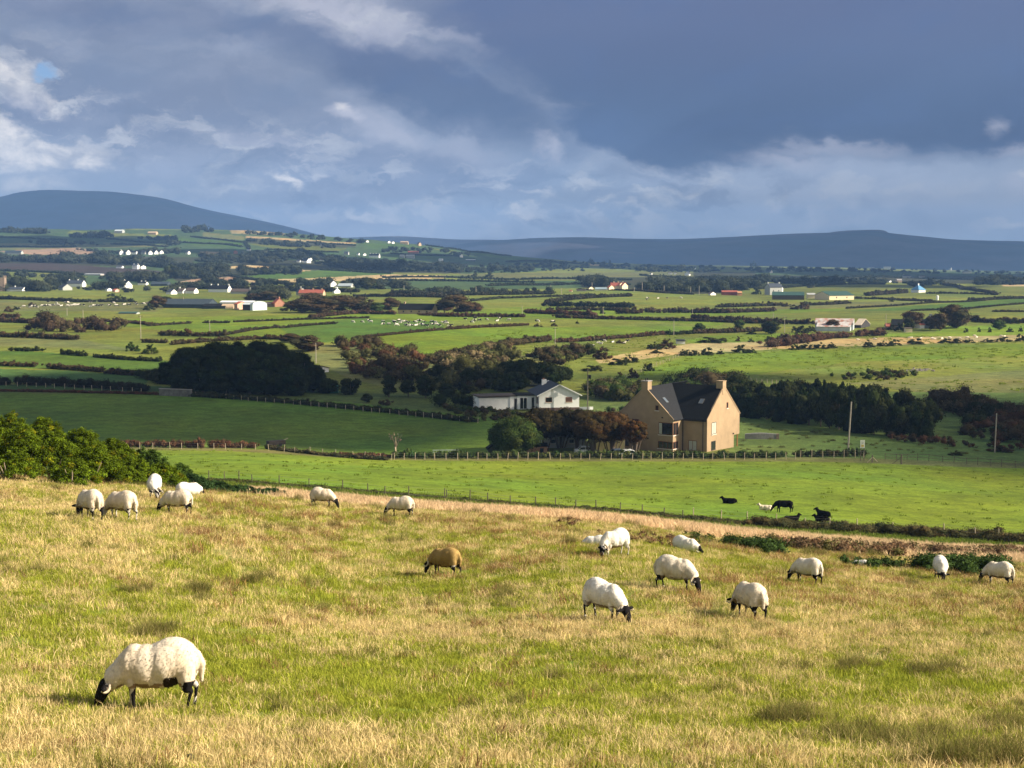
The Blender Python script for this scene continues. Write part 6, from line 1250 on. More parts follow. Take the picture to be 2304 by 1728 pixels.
# extra far hedgerows as separate hedges
rgh = random.Random(9)
FH = [([(-20,533),(60,537),(150,541)],), ([(0,556),(80,557),(170,556)],), ([(250,550),(330,552),(378,556)],), ([(240,538),(376,548),(400,549)],), ([(400,546),(500,550),(545,556)],), ([(430,533),(545,546)],), ([(550,546),(560,560)],), ([(690,545),(800,553)],), ([(600,562),(760,568)],), ([(450,577),(520,576)],), ([(440,587),(520,593)],), ([(0,610),(120,614),(220,622)],), ([(720,608),(800,612),(880,616)],),
      ([(520,621),(620,636),(640,638)],), ([(880,571),(1000,576),(1040,578)],), ([(960,553),(1060,568),(1150,577)],), ([(1140,590),(1300,594)],), ([(1035,627),(1200,629),(1420,631)],), ([(800,632),(1000,633),(1200,636)],), ([(1100,644),(1300,640),(1420,642)],), ([(1600,624),(1740,626),(1900,630)],), ([(1800,640),(1950,636),(2100,640)],), ([(860,626),(1000,625),(1100,628)],), ([(1440,620),(1540,626)],), ([(1900,624),(2100,628),(2304,630)],)]
FHL = ['top left hill', 'pink field', 'field under the left barn', 'barn slope', 'hill farm field', 'olive hill field', 'short cross field', 'straw strip', 'hill wood', 'small tan hill field', 'green field by the hill wood', 'ploughed field', 'green far field', 'striped tan field', 'grey barns', 'right end of the ridge', 'far pale field', 'pale strip of the plain', 'dark green field top', 'dark green field foot', 'plain behind the broad wood', 'field behind the cream barn', 'tan far field edge', 'far white houses', 'plain below the right moor']
for i, (pts,) in enumerate(FH): hedge(pts, 3.2, 4, FAR, 'thin far hedge along the '+FHL[i], gap=.12, seed=900+i, dmin=800)

# ---------------------------------------------------------------- animals: one continuous body grown from rounded volumes
def ico(sub=2):
    import bmesh
    bm = bmesh.new(); bmesh.ops.create_icosphere(bm, subdivisions=sub, radius=1.0)
    v = np.array([x.co[:] for x in bm.verts]); f = np.array([[q.index for q in p.verts] for p in bm.faces]); bm.free(); return v, f
ICO = ico(3)
def body_mesh(name, prims, voxel, smooth_it=4, colfn=None, disp=None):
    """prims: ('e', c, r[, rotY]) ellipsoid or ('c', p0, p1, r0, r1) tapered limb; joined by a voxel remesh"""
    V = []; Fc = []; n = 0
    for p in prims:
        if p[0] == 'e':
            v = ICO[0]*np.array(p[2])
            if len(p) > 3 and isinstance(p[3], (int, float)): a = math.radians(p[3]); rot = np.array([[math.cos(a), 0, math.sin(a)], [0, 1, 0], [-math.sin(a), 0, math.cos(a)]]); v = v @ rot.T
            v = v + np.array(p[1]); V.append(v); Fc.append(ICO[1]+n); n += len(v)
        else:
            a, b = np.array(p[1], float), np.array(p[2], float); L_ = np.linalg.norm(b-a); t = (b-a)/L_
            o = np.cross(t, [0, 1, 0]) if abs(t[1]) < .9 else np.cross(t, [1, 0, 0]); o /= np.linalg.norm(o); q = np.cross(t, o)
            B = np.stack([o, q, t], 1); v = ICO[0]; w = v[:, 2]; h = v.copy()
            r = np.where(w > 0, p[4], p[3]); vv = (v*r[:, None]) @ B.T + np.where(w[:, None] > 0, b, a)
            V.append(vv); Fc.append(ICO[1]+n); n += len(vv)
    V = np.concatenate(V); Fc = np.concatenate(Fc)
    me = mesh_np(name+'_raw', V, Fc); ob = bpy.data.objects.new(name+'_raw', me); COL.objects.link(ob)
    m = ob.modifiers.new('r', 'REMESH'); m.mode = 'VOXEL'; m.voxel_size = voxel; m.use_smooth_shade = True
    s = ob.modifiers.new('s', 'SMOOTH'); s.iterations = smooth_it; s.factor = .5
    dg = bpy.context.evaluated_depsgraph_get(); dg.update(); out = bpy.data.meshes.new_from_object(ob.evaluated_get(dg)); out.name = name
    bpy.data.objects.remove(ob); bpy.data.meshes.remove(me)
    nv = len(out.vertices); co = np.empty(nv*3, np.float32); out.vertices.foreach_get('co', co); co = co.reshape(-1, 3); no = np.empty(nv*3, np.float32); out.vertex_normals.foreach_get('vector', no); no = no.reshape(-1, 3)
    if colfn: c, wool = colfn(co, no)
    if disp is not None: co = co + no*(disp(co)*(wool if colfn else 1))[:, None]; out.vertices.foreach_set('co', co.astype(np.float32).ravel())
    if colfn: col_attr(out, c)
    out.polygons.foreach_set('use_smooth', np.ones(len(out.polygons), bool)); out.update()
    return out, co, no, (wool if colfn else None)
def n3(p, s, seed=0): return (vnoise(p[:, 0]*s+p[:, 2]*s*.7, p[:, 1]*s+p[:, 2]*s*.9, seed)+vnoise(p[:, 2]*s+3.1, p[:, 0]*s*1.1-p[:, 1]*s*.6, seed+5))/2
WOOLM = mat('wool', (1, 1, 1), .95, .10, 26, .05, attr='col', bump=.004, detail=6); HIDE = mat('hide', (1, 1, 1), .9, .12, 12, .03, attr='col', bump=.003)
HORN = mat('horn', (.48, .40, .30), .6, .3, 40, .3); 
WOOL = np.array([.66, .57, .46]); BLK_ = np.array([.012, .011, .012]); SPW = np.array([.50, .46, .42])
def sheep_prims(pose):
    """x forward, z up, 1.25 m long; pose: g grazing, t head turned, w walking, l lying"""
    hy = {'g': 0, 'w': 0, 't': .22, 'u': -.20, 'l': 0}[pose]; P = []
    dz = -.30 if pose == 'l' else 0
    P += [('e', (-.06, 0, .625+dz), (.66, .262, .262)), ('e', (-.24, 0, .66+dz), (.46, .272, .275)), ('e', (.10, 0, .61+dz), (.46, .265, .265)), ('e', (-.40, 0, .66+dz), (.29, .262, .278)), ('e', (-.16, 0, .63+dz), (.32, .285, .29)), ('e', (.12, 0, .60+dz), (.32, .275, .285)), ('e', (.36, 0, .60+dz), (.22, .215, .25)), ('e', (.30, 0, .77+dz), (.17, .14, .12)),
          ('e', (-.30, 0, .84+dz), (.28, .17, .12)), ('e', (-.06, 0, .46+dz), (.40, .22, .15))]
    if pose == 'l':
        P += [('c', (.40, 0, .34), (.62, .05, .26), .18, .12), ('c', (.64, .06, .24), (.80, .12, .10), .085, .05)]
        P += [('c', (.30, .16, .12), (.55, .14, .05), .06, .035), ('c', (-.35, .22, .16), (-.05, .30, .05), .12, .04)]
        return P
    P += [('c', (.42, 0, .60), (.62, hy*.35, .47), .205, .155), ('c', (.62, hy*.35, .47), (.74, hy*.8, .35), .15, .095),
          ('c', (.765, hy*.85, .355), (.845, hy*1.05, .22), .108, .088), ('c', (.845, hy*1.05, .22), (.905, hy*1.2, .075), .084, .058)]
    for s in (-1, 1):
        P += [('e', (.745, hy*.85+s*.17, .375), (.050, .125, .040)), ('e', (-.50, s*.15, .52), (.155, .11, .22)), ('c', (-.52, s*.155, .42), (-.50, s*.15, .33), .10, .062)]
        st = {'w': s*.10, 'g': s*.04, 't': -s*.05, 'u': s*.05}[pose]
        hk = (-.60+st*.6, s*.145, .29); P += [('c', (-.50, s*.15, .36), hk, .062, .040), ('c', hk, (-.565+st, s*.14, .13), .034, .026), ('c', (-.565+st, s*.14, .13), (-.545+st, s*.14, .02), .026, .034)]
        fx = .36-st; P += [('c', (.34, s*.13, .44), (fx, s*.12, .28), .075, .042), ('c', (fx, s*.12, .28), (fx-.005, s*.12, .13), .036, .026), ('c', (fx-.005, s*.12, .13), (fx+.02, s*.12, .02), .025, .033)]
    P += [('c', (-.66, 0, .74), (-.735, .0, .60), .062, .058), ('c', (-.735, 0, .60), (-.725, 0, .40), .058, .035)]
    return P
def sheep_col(pose, seed, dark=.5, wool=WOOL, face=1.0):
    def fn(p, n):
        w = np.ones(len(p)); x, y, z = p.T
        if pose == 'l': head = (x > .68); leg = z < .06
        else:
            head = ((x+ (0.44-z)*.35 > .75) | ((np.abs(y-0) > .13) & (x > .70))) & (z < .47) & (x > .62); leg = (z < .40 + .04*np.sign(.0-x)) & ((np.abs(x-.35) < .13) | (x < -.44)) & ~((x < -.66) & (z > .36)) & (np.abs(y) > .055)
            leg &= ~((x > .2) & (z > .36)); 
        c = np.repeat(wool[None], len(p), 0)*(0.93+.14*n3(p, 7, seed))[:, None]
        dirt = (n3(p, 4, seed+9) > .62); c[dirt] *= np.array([.93, .90, .86])
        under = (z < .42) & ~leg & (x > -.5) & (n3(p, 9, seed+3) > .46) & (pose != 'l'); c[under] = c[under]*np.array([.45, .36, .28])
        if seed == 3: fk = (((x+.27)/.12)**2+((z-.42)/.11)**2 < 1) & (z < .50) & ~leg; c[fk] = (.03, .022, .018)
        bl = (n3(p, 16, seed+1) < (.50+.25*dark))
        cf = np.where(bl[:, None], BLK_, SPW); hd = head & (n3(p, 13, seed+2) < .50+.3*face)
        c[leg] = cf[leg]; c[head] = SPW; c[hd] = BLK_; w[leg | head] = 0
        hoof = z < .045; c[hoof & leg] = (.03, .025, .02)
        return c, w
    return fn
def fleece(co, no, wool, cattr, n, ln, seed, wcol):
    """short locks of wool standing out of the coat"""
    rg = np.random.default_rng(seed); idx_ = np.where(wool > .5)[0]; k = rg.choice(idx_, n); P = co[k]+rg.normal(size=(n, 3))*.006; N_ = no[k]
    d = N_*.45+rg.normal(size=(n, 3))*.25+np.array([-.30, 0, -.75]); d /= np.linalg.norm(d, axis=1)[:, None]; s = np.cross(d, rg.normal(size=(n, 3))); s /= np.linalg.norm(s, axis=1)[:, None]
    L_ = ln*(.5+rg.random(n))[:, None]; P = P-N_*.004
    s *= np.sign((np.cross(s, d)*N_).sum(1))[:, None]; P = P+N_*.004
    V = np.stack([P-s*.006, P+s*.006, P+d*L_], 1).reshape(-1, 3); c = cattr[k]*(.95+.2*rg.random(n))[:, None]
    me = mesh_np('fleece', V, np.arange(3*n).reshape(-1, 3), True); col_attr(me, np.repeat(c, 3, 0)); nn_ = N_+rg.normal(size=(n, 3))*.10; nn_ /= np.linalg.norm(nn_, axis=1)[:, None]; me.normals_split_custom_set_from_vertices(np.repeat(nn_, 3, 0).tolist()); return me
def horn_mesh(pose, big=1.0):
    hy = {'g': 0, 'w': 0, 't': .22, 'u': -.20, 'l': .07}[pose]; out = []
    for s in (-1, 1):
        m = MB(); pts = []; c = Vector((.755, hy*.85, .445)) if pose != 'l' else Vector((.70, .08, .75))
        for i in range(9):
            a = i/8*3.9*min(1, big); r = .075*big*(1-.25*i/8); pts.append(c+Vector((-.02-.055*math.sin(a)*big, s*(.06+.14*big*(i/8)**.8), -.01+r*math.cos(a)-.05+.01*i*.2)))
        m.tube(pts, [.034*(1-.08*i)*big**.3 for i in range(9)], 7); out.append(m)
    return out
SHP = {}
def sheep(key, pose, loc, rz, s, label, dark=.5, wool=WOOL, horns=1.0, seed=1, fl=9000, vox=.017, face=1.0, group='sheep grazing on the rough pasture'):
    r = empty('sheep', loc, rz, label, 'sheep', group); r.scale = (s*(.84 if pose != 'l' else .9), s, s*1.03)
    if key not in SHP:
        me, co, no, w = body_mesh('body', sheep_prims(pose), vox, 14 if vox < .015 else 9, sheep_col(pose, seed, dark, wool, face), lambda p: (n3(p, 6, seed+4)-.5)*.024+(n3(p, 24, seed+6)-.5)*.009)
        ca = np.empty(len(co)*4, np.float32); me.color_attributes['col'].data.foreach_get('color', ca); ca = ca.reshape(-1, 4)[:, :3]
        SHP[key] = (me, fleece(co, no, w, ca, fl, .017, seed, wool) if fl else None, horn_mesh(pose, horns) if horns else [])
        me.materials.append(WOOLM)
        if SHP[key][1]: SHP[key][1].materials.append(WOOLM)
    me, fm, hm = SHP[key]
    b = bpy.data.objects.new('body', me); COL.objects.link(b); b.parent = r
    if fm: f = bpy.data.objects.new('fleece', fm); COL.objects.link(f); f.parent = r
    for h in hm: h.build('horn', HORN, r, True)
    return r
def aim(px, deg):
    """heading: 0 = to the right of the photo, 90 = away from the viewer, 180 = to the left"""
    return math.radians(deg)-math.atan((px-1152)/F)
CREAMW = np.array([.70, .63, .53]); BROWNW = np.array([.34, .23, .085]); WHW = np.array([.78, .74, .68])
def gp_(px, py): return hit(px, py, 8)
SP = [ # key pose px py heading scale label kwargs
 ('near','g',330,1596,172,.90,'large white sheep with black face grazing nearest the camera at lower left',dict(dark=.35,horns=1.2,fl=4000,vox=.012,seed=3,d=16.6)),
 ('a1','g',190,1153,118,1.0,'leftmost sheep, rump to the camera with black legs and curled tail',dict(dark=.9,seed=4,d=44)),
 ('a2','g',262,1161,136,1.0,'creamy sheep with pale legs just right of the leftmost sheep',dict(dark=-.6,seed=5,face=-1,d=45)),
 ('a3','t',338,1128,262,.98,'bright white sheep with curled horns facing the camera by the gorse',dict(dark=-.8,wool=WHW,horns=1.6,seed=6,face=.2,d=57)),
 ('a4','g',388,1164,158,.97,'white sheep with black patch beside its tail in the left group',dict(dark=.9,seed=7,d=51)),
 ('b1','l',418,1108,20,.95,'half hidden white sheep lying at the top of the left slope',dict(dark=.5,seed=8,horns=0,wool=WHW,d=60)),
 ('b2','g',722,1140,-22,.93,'white sheep grazing to the right on the skyline of the tan field',dict(dark=.2,seed=9,d=61)),
 ('b3','g',898,1158,165,.95,'sheep with one curled horn at the edge of the tan field',dict(dark=.8,seed=10,d=60,horns=1.5)),
 ('br','g',998,1306,146,.98,'brown fleeced sheep with curved horn in the middle of the pasture',dict(dark=.5,wool=BROWNW,horns=1.6,seed=11,d=45)),
 ('c1','t',1385,1247,218,.98,'bright white horned sheep head on, on the right of the middle pasture',dict(dark=-.7,wool=WHW,horns=1.7,seed=12,face=.2,d=47.5)),
 ('c2','l',1550,1228,-35,.95,'white sheep resting at the crest beside the small dark gorse',dict(dark=.5,wool=WHW,horns=0,seed=13,d=54)),
 ('c3','u',1528,1322,-20,1.02,'dusty cream sheep with curled horns and black face looking down',dict(dark=.9,wool=CREAMW*.92,horns=1.6,seed=14,d=39)),
 ('c4','g',1365,1396,-42,.97,'white sheep with spotted legs grazing towards the lower right',dict(dark=.2,wool=WHW,horns=1.4,seed=15,d=31.5)),
 ('c5','g',1696,1383,124,.97,'cream sheep with black legs and rump turned towards the camera',dict(dark=1.0,horns=1.5,seed=16,d=34.6)),
 ('c6','g',1826,1304,148,.97,'cream sheep with black hind leg grazing left above the black legged one',dict(dark=.6,wool=CREAMW,horns=1.1,seed=17,d=48)),
 ('d1','g',2132,1292,278,.95,'white sheep grazing straight towards the camera before the dark gorse',dict(dark=.6,wool=WHW,horns=1.0,seed=18,d=54)),
 ('d2','g',2264,1318,155,.96,'cream sheep at the far right edge of the photo',dict(dark=.4,wool=CREAMW,horns=0,seed=19,d=52)),
 ('c2','l',1948,1282,170,.60,'tip of a cream sheep back lying in a dip of the grass',dict(dark=.5,wool=CREAMW,horns=0,seed=20,d=59)),
 ('b1','l',1340,1222,175,.75,'low cream sheep lying behind the horned white sheep',dict(dark=.5,wool=CREAMW,horns=0,seed=21,d=53)),
]
SHEEPXY = []
for key, pose, px, py, hd, s, lab, kw in SP:
    d = kw.pop('d'); p = at(px, d); SHEEPXY.append((p.x, p.y, s, pose)); 
    if s < .8: p.z -= .12
    sheep(key, pose, p, aim(px, hd), s, lab, **kw)
# far sheep on the dry field, plain copies of one low sheep
def far_copies(mesh, name, cat, spots, label, group, s, dmin, head=None, colr=None):
    rg = random.Random(len(spots))
    for q in spots:
        px, py = q[0], q[1]; lb = q[2] if len(q) > 2 else label; m = mesh[rg.randrange(len(mesh))]
        o = bpy.data.objects.new(name, m); COL.objects.link(o); o.location = hit(px, py, dmin); o.rotation_euler = (0, 0, rg.choice([0, math.pi])+rg.uniform(-.7, .7)); k = s*rg.uniform(.9, 1.1); o.scale = (k, k, k)
        tag(o, lb, cat, group)
fs, _, _, _ = body_mesh('far_sheep', sheep_prims('g'), .05, 2, sheep_col('g', 30, .4, CREAMW)); fs.materials.append(WOOLM)
fl_, _, _, _ = body_mesh('far_sheep_lying', sheep_prims('l'), .05, 2, sheep_col('l', 31, .4, CREAMW)); fl_.materials.append(WOOLM)
far_copies([fs, fl_], 'sheep', 'sheep', [(1930,767),(1968,766),(2046,763),(2050,761),(2072,764),(2098,763),(2102,764),(2119,763),(2137,761),(2159,764),(2176,762),(2193,758),(2197,760),(2253,757),(2260,758)], 'tiny pale sheep of the flock grazing on the dry tan field', 'far sheep on the dry field', 1.15, 372)

# ---------------------------------------------------------------- cattle
def cow_prims(pose):
    P = []; l = pose == 'l'; dz = -.62 if l else 0
    P += [('e', (-.62, 0, 1.03+dz), (.42, .33, .36)), ('e', (-.15, 0, .98+dz), (.62, .36, .40)), ('e', (.42, 0, .98+dz), (.42, .32, .40)), ('e', (-.1, 0, 1.22+dz), (.85, .20, .15)), ('e', (-.2, 0, .78+dz), (.55, .28, .22))]
    if pose in 'gG': P += [('c', (.70, 0, 1.02), (1.05, 0, .68), .26, .17), ('c', (1.05, 0, .68), (1.22, 0, .42), .17, .13), ('c', (1.22, 0, .42), (1.36, 0, .14), .13, .075)]; hx, hz = 1.20, .50
    elif pose == 's': P += [('c', (.70, 0, 1.10), (1.10, 0, 1.28), .25, .16), ('c', (1.12, 0, 1.32), (1.50, 0, 1.18), .13, .08)]; hx, hz = 1.12, 1.40
    else: P += [('c', (.62, 0, .45), (.90, .10, .85), .26, .16), ('c', (.90, .10, .90), (1.20, .22, .74), .13, .08)]; hx, hz = .88, .98
    for s in (-1, 1):
        P.append(('e', (hx-.02, s*.17+(.1 if l else 0), hz), (.05, .13, .045)))
        if l: P += [('c', (.45, s*.25, .20), (.80, s*.22, .07), .12, .06), ('c', (-.60, s*.30, .28), (-.15, s*.42, .09), .20, .08)]
        else:
            st = s*.10; P += [('e', (-.78, s*.20, .86), (.24, .16, .32)), ('c', (-.78, s*.22, .70), (-.92+st, s*.20, .48), .15, .075), ('c', (-.92+st, s*.20, .48), (-.86+st, s*.20, .06), .060, .055),
              ('c', (.48, s*.20, .75), (.50-st, s*.18, .42), .13, .075), ('c', (.50-st, s*.18, .42), (.50-st, s*.18, .05), .058, .055)]
    P += [('c', (-1.02, 0, 1.20+dz), (-1.10, 0, .70+max(dz, -.45)), .035, .035), ('c', (-1.10, 0, .70+max(dz, -.45)), (-1.09, 0, .50+max(dz, -.38)), .05, .04)]
    return P
def cow_col(base, patch=None, seed=1, thr=.5, sc_=1.6):
    def fn(p, n):
        c = np.repeat(np.array(base, float)[None], len(p), 0)
        if patch is not None: m = n3(p, sc_, seed) > thr; c[m] = patch
        return c, np.ones(len(p))
    return fn
def cow(pose, loc, rz, s, label, base, name='cow', cat='cow', group=None, **k):
    me, *_ = body_mesh('body', cow_prims(pose), .035, 4, cow_col(base, **k)); me.name = name; o = mkobj(name, me, HIDE); o.location = loc; o.rotation_euler = (0, 0, rz); o.scale = (s, s, s); return tag(o, label, cat, group)
KB = (.0045, .0038, .0038); GB_ = 'black cattle on the near green field'
cow('g', hit(1762, 1153, 140), aim(1760, 180), 1.0, 'black cow standing and grazing beside the cream calf', KB, group=GB_)
cow('l', hit(1640, 1133, 140), aim(1640, 175), .88, 'black cow lying alone furthest left of the black cattle', KB, group=GB_)
cow('l', hit(1782, 1174, 140), aim(1782, 20), .88, 'black cow lying at the hedge facing right', KB, group=GB_)
cow('l', hit(1852, 1163, 140), aim(1850, 140), .95, 'black cow lying with raised head, ears out, at the right', KB, group=GB_)
cow('l', hit(1848, 1174, 140), aim(1848, 165), .80, 'black cow lying in front of the cow with raised head', KB, group=GB_)
cow('l', hit(1722, 1148, 140), aim(1722, 178), .80, 'cream calf lying flat in front of the grazing black cow', (.66,.56,.42), name='calf', cat='calf', group=None)
FR = []
for i, (po, th) in enumerate((('g', .5), ('s', .45), ('g', .62), ('g', .35), ('l', .5))):
    me, *_ = body_mesh('friesian', cow_prims(po), .07, 2, cow_col((.010, .010, .010), patch=(.62, .58, .52), seed=50+i, thr=th, sc_=1.5)); me.materials.append(HIDE); FR.append(me)
HERD = [(794,727),(815,727),(829,724),(834,727),(862,726),(862,732),(875,732),(886,726),(888,729),(892,734),(898,724),(900,727),(905,726),(912,726),(913,735),(919,730),(921,733),(925,735),(934,727),(935,733),(943,725),(947,733),(953,735),(955,725),(962,736),(972,727),(973,733),(980,728),(981,733),(988,735),(997,726),(1003,726),(1004,731),(1011,736),(1015,735),(1047,721),(1062,728),(1067,724),(1069,719),(1079,723),(1095,721),(1118,723),(1125,719),(1145,722)]
far_copies(FR, 'cow', 'cow', HERD, 'black and white cow of the herd grazing on the bright mid field', 'black and white herd in the mid field', 1.0, 372)
far_copies(FR, 'cow', 'cow', [(1209,726,'lone white fronted cow behind two round bushes'),(1244,727,'white cow behind the round bush where the herd hedge ends')], '', 'cows apart from the herd', 1.1, 372)
far_copies(FR, 'cow', 'cow', [(1333,781),(1345,772),(1352,774),(1359,770),(1378,771),(1404,772),(1412,770)], 'black and white cow of the small group on the field beside the ravine', 'cows of the small group by the ravine', .9, 372)
far_copies(FR, 'cow', 'cow', [(1457,671),(1480,672),(1501,673),(1532,672),(1455,676)], 'far cow grazing on the field below the broad wood', 'far cows below the broad wood', 1.1, 600)
far_copies(FR, 'cow', 'cow', [(42,696),(53,692),(68,692),(74,692),(78,692),(84,692),(95,690),(100,690),(104,690),(109,682),(110,690),(117,689),(121,689),(127,684),(130,689),(137,689),(147,683),(152,683),(152,690),(158,689),(165,689),(168,688),(173,689),(178,688),(189,689),(204,682),(203,690),(210,690),(216,690),(222,690),(229,690),(246,690),(255,684),(262,690),(264,678),(279,686),(291,688),(305,683),(307,687),(323,686),(333,685)], 'tiny black and white cow of the distant herd at the left', 'distant herd at the left', 1.15, 600)

# ---------------------------------------------------------------- grass of the pasture: tufts scattered on points
def blades(n, rad, h0, h1, w, colA, colB, lean=.35, seed=1, curl=.5, seedhead=0.0):
    rg = np.random.default_rng(seed); a = rg.uniform(0, 6.283, n); q = rad*np.sqrt(rg.random(n)); bx, by = np.cos(a)*q, np.sin(a)*q
    h = rg.uniform(h0, h1, n); la = rg.uniform(0, 6.283, n); ln = np.abs(rg.normal(size=n))*lean*h + .1*h; dx, dy = np.cos(la)*ln, np.sin(la)*ln; wa = rg.uniform(0, 6.283, n); wx, wy = np.cos(wa)*w/2, np.sin(wa)*w/2
    z0 = np.full(n, -.03); P0 = np.stack([bx, by, z0], 1); P1 = np.stack([bx+dx*.35, by+dy*.35, h*.55], 1); P2 = np.stack([bx+dx*(1+curl*.3), by+dy*(1+curl*.3), h*(1-.12*curl)], 1); Wd = np.stack([wx, wy, wx*0], 1)
    V = np.stack([P0-Wd, P0+Wd, P1+Wd*.8, P1-Wd*.8, P2], 1).reshape(-1, 3); i = np.arange(n)*5
    Fq = np.stack([i, i+1, i+2, i, i+2, i+3, i+3, i+2, i+4], 1).reshape(-1, 3)
    t = rg.random(n)[:, None]; c = (np.array(colA)*(1-t)+np.array(colB)*t)*rg.uniform(.75, 1.25, n)[:, None]
    me = mesh_np('tuft', V, Fq); col_attr(me, np.repeat(c, 5, 0)); return me
def grassmat():
    m = bpy.data.materials.new('grass_blades'); m.use_nodes = True; t = m.node_tree; n = t.nodes; l = t.links; n.clear()
    out = n.new('ShaderNodeOutputMaterial'); d = n.new('ShaderNodeBsdfDiffuse'); tr = n.new('ShaderNodeBsdfTranslucent'); ms = n.new('ShaderNodeMixShader'); ms.inputs[0].default_value = .32
    at_ = n.new('ShaderNodeAttribute'); at_.attribute_name = 'col'; oi = n.new('ShaderNodeObjectInfo'); mr = n.new('ShaderNodeMapRange'); l.new(oi.outputs['Random'], mr.inputs[0]); mr.inputs[3].default_value = .72; mr.inputs[4].default_value = 1.28
    vm = n.new('ShaderNodeVectorMath'); vm.operation = 'SCALE'; l.new(at_.outputs['Color'], vm.inputs[0]); l.new(mr.outputs[0], vm.inputs['Scale'])
    l.new(vm.outputs[0], d.inputs[0]); l.new(vm.outputs[0], tr.inputs[0]); l.new(d.outputs[0], ms.inputs[1]); l.new(tr.outputs[0], ms.inputs[2]); l.new(ms.outputs[0], out.inputs[0]); return m
GM = grassmat()
def scatter(name, label, cat, X, Y, scl, protos, lift=0.0):
    """one stuff object: points on the ground, each carrying a tuft through geometry nodes"""
    n = len(X); Z = H(X, Y)+lift; rg = np.random.default_rng(len(X)); which = rg.integers(0, len(protos), n)
    me = bpy.data.meshes.new(name); me.vertices.add(n); me.vertices.foreach_set('co', np.stack([X, Y, Z], 1).astype(np.float32).ravel())
    a = me.attributes.new('rot', 'FLOAT_VECTOR', 'POINT'); a.data.foreach_set('vector', np.stack([rg.normal(size=n)*.12, rg.normal(size=n)*.12, rg.uniform(0, 6.283, n)], 1).astype(np.float32).ravel())
    a = me.attributes.new('scl', 'FLOAT', 'POINT'); a.data.foreach_set('value', scl.astype(np.float32)); a = me.attributes.new('wh', 'INT', 'POINT'); a.data.foreach_set('value', which.astype(np.int32))
    o = mkobj(name, me, GM); tag(o, label, cat, None, 'stuff')
    g = bpy.data.node_groups.new(name+'_scatter', 'GeometryNodeTree'); g.interface.new_socket('Geometry', in_out='INPUT', socket_type='NodeSocketGeometry'); g.interface.new_socket('Geometry', in_out='OUTPUT', socket_type='NodeSocketGeometry')
    gi = g.nodes.new('NodeGroupInput'); go = g.nodes.new('NodeGroupOutput'); j = g.nodes.new('GeometryNodeJoinGeometry')
    nr_ = g.nodes.new('GeometryNodeInputNamedAttribute'); nr_.data_type = 'FLOAT_VECTOR'; nr_.inputs[0].default_value = 'rot'; ns = g.nodes.new('GeometryNodeInputNamedAttribute'); ns.data_type = 'FLOAT'; ns.inputs[0].default_value = 'scl'
    nw = g.nodes.new('GeometryNodeInputNamedAttribute'); nw.data_type = 'INT'; nw.inputs[0].default_value = 'wh'
    for k, pm in enumerate(protos):
        po = bpy.data.objects.new(name+'_tuft', pm); 
        if not pm.materials: pm.materials.append(GM)
        oi = g.nodes.new('GeometryNodeObjectInfo'); oi.inputs['Object'].default_value = po; oi.inputs['As Instance'].default_value = True
        ip = g.nodes.new('GeometryNodeInstanceOnPoints'); cmp = g.nodes.new('FunctionNodeCompare'); cmp.data_type = 'INT'; cmp.operation = 'EQUAL'
        ci = [s for s in cmp.inputs if s.type == 'INT']; g.links.new(nw.outputs[0], ci[0]); ci[1].default_value = k
        g.links.new(gi.outputs[0], ip.inputs['Points']); g.links.new(cmp.outputs[0], ip.inputs['Selection']); g.links.new(oi.outputs['Geometry'], ip.inputs['Instance']); g.links.new(nr_.outputs[0], ip.inputs['Rotation']); g.links.new(ns.outputs[0], ip.inputs['Scale']); g.links.new(ip.outputs[0], j.inputs[0])
    g.links.new(j.outputs[0], go.inputs[0]); md = o.modifiers.new('scatter', 'NODES'); md.node_group = g; return o
def zone(d0, d1, dens, keep, seed, half=.42, pxmin=None):
    """random points over the wedge of land between two distances; keep(x, y) -> probability"""
    rg = np.random.default_rng(seed); area = half*(d1*d1-d0*d0); n = int(area*dens); y = np.sqrt(rg.random(n)*(d1*d1-d0*d0)+d0*d0); x = rg.uniform(-half, half, n)*y
    k = rg.random(n) < keep(x, y); return x[k], y[k]
GRA, GRB = (.21, .26, .026), (.36, .35, .055); STA, STB = (.72, .56, .30), (.56, .44, .19); RUA, RUB = (.24, .13, .06), (.33, .21, .09); RSA, RSB = (.13, .15, .03), (.28, .22, .09)
def clearhead(x, y):
    """trodden, nibbled grass round the nearest sheep keeps its legs and face in sight"""
    k = np.ones(len(x))
    for sx, sy, s, po in SHEEPXY[:1]: k *= 1-.75*np.exp(-(((x-sx)/1.0)**2+((y-sy+.2)/.5)**2))
    return k
shortg = [blades(90, .20, .03, .085, .0065, GRA, GRB, .6, 11+i) for i in range(3)]
straw = [blades(22, .18, .06, .19, .0050, STA, STB, .55, 21+i) for i in range(3)]
straw_s = [blades(60, .22, .03, .10, .0065, STA, STB, .7, 25+i) for i in range(3)]
brown = [blades(60, .18, .05, .17, .007, RUA, RUB, .6, 31+i) for i in range(2)]
rush = [blades(110, .16, .14, .34, .007, RSA, RSB, .40, 41+i) for i in range(2)]
gm = lambda x, y: green_map(x, y)
bm_ = lambda x, y: np.clip((fbm(x/2.3+9, y/3.3, 77, 4)-.44)*5, 0, 1)*np.clip((y-26)/14, .12, 1)
tus = lambda x, y: np.clip((fbm(x/1.1, y/1.1, 88, 3)-.60)*9, 0, 1)
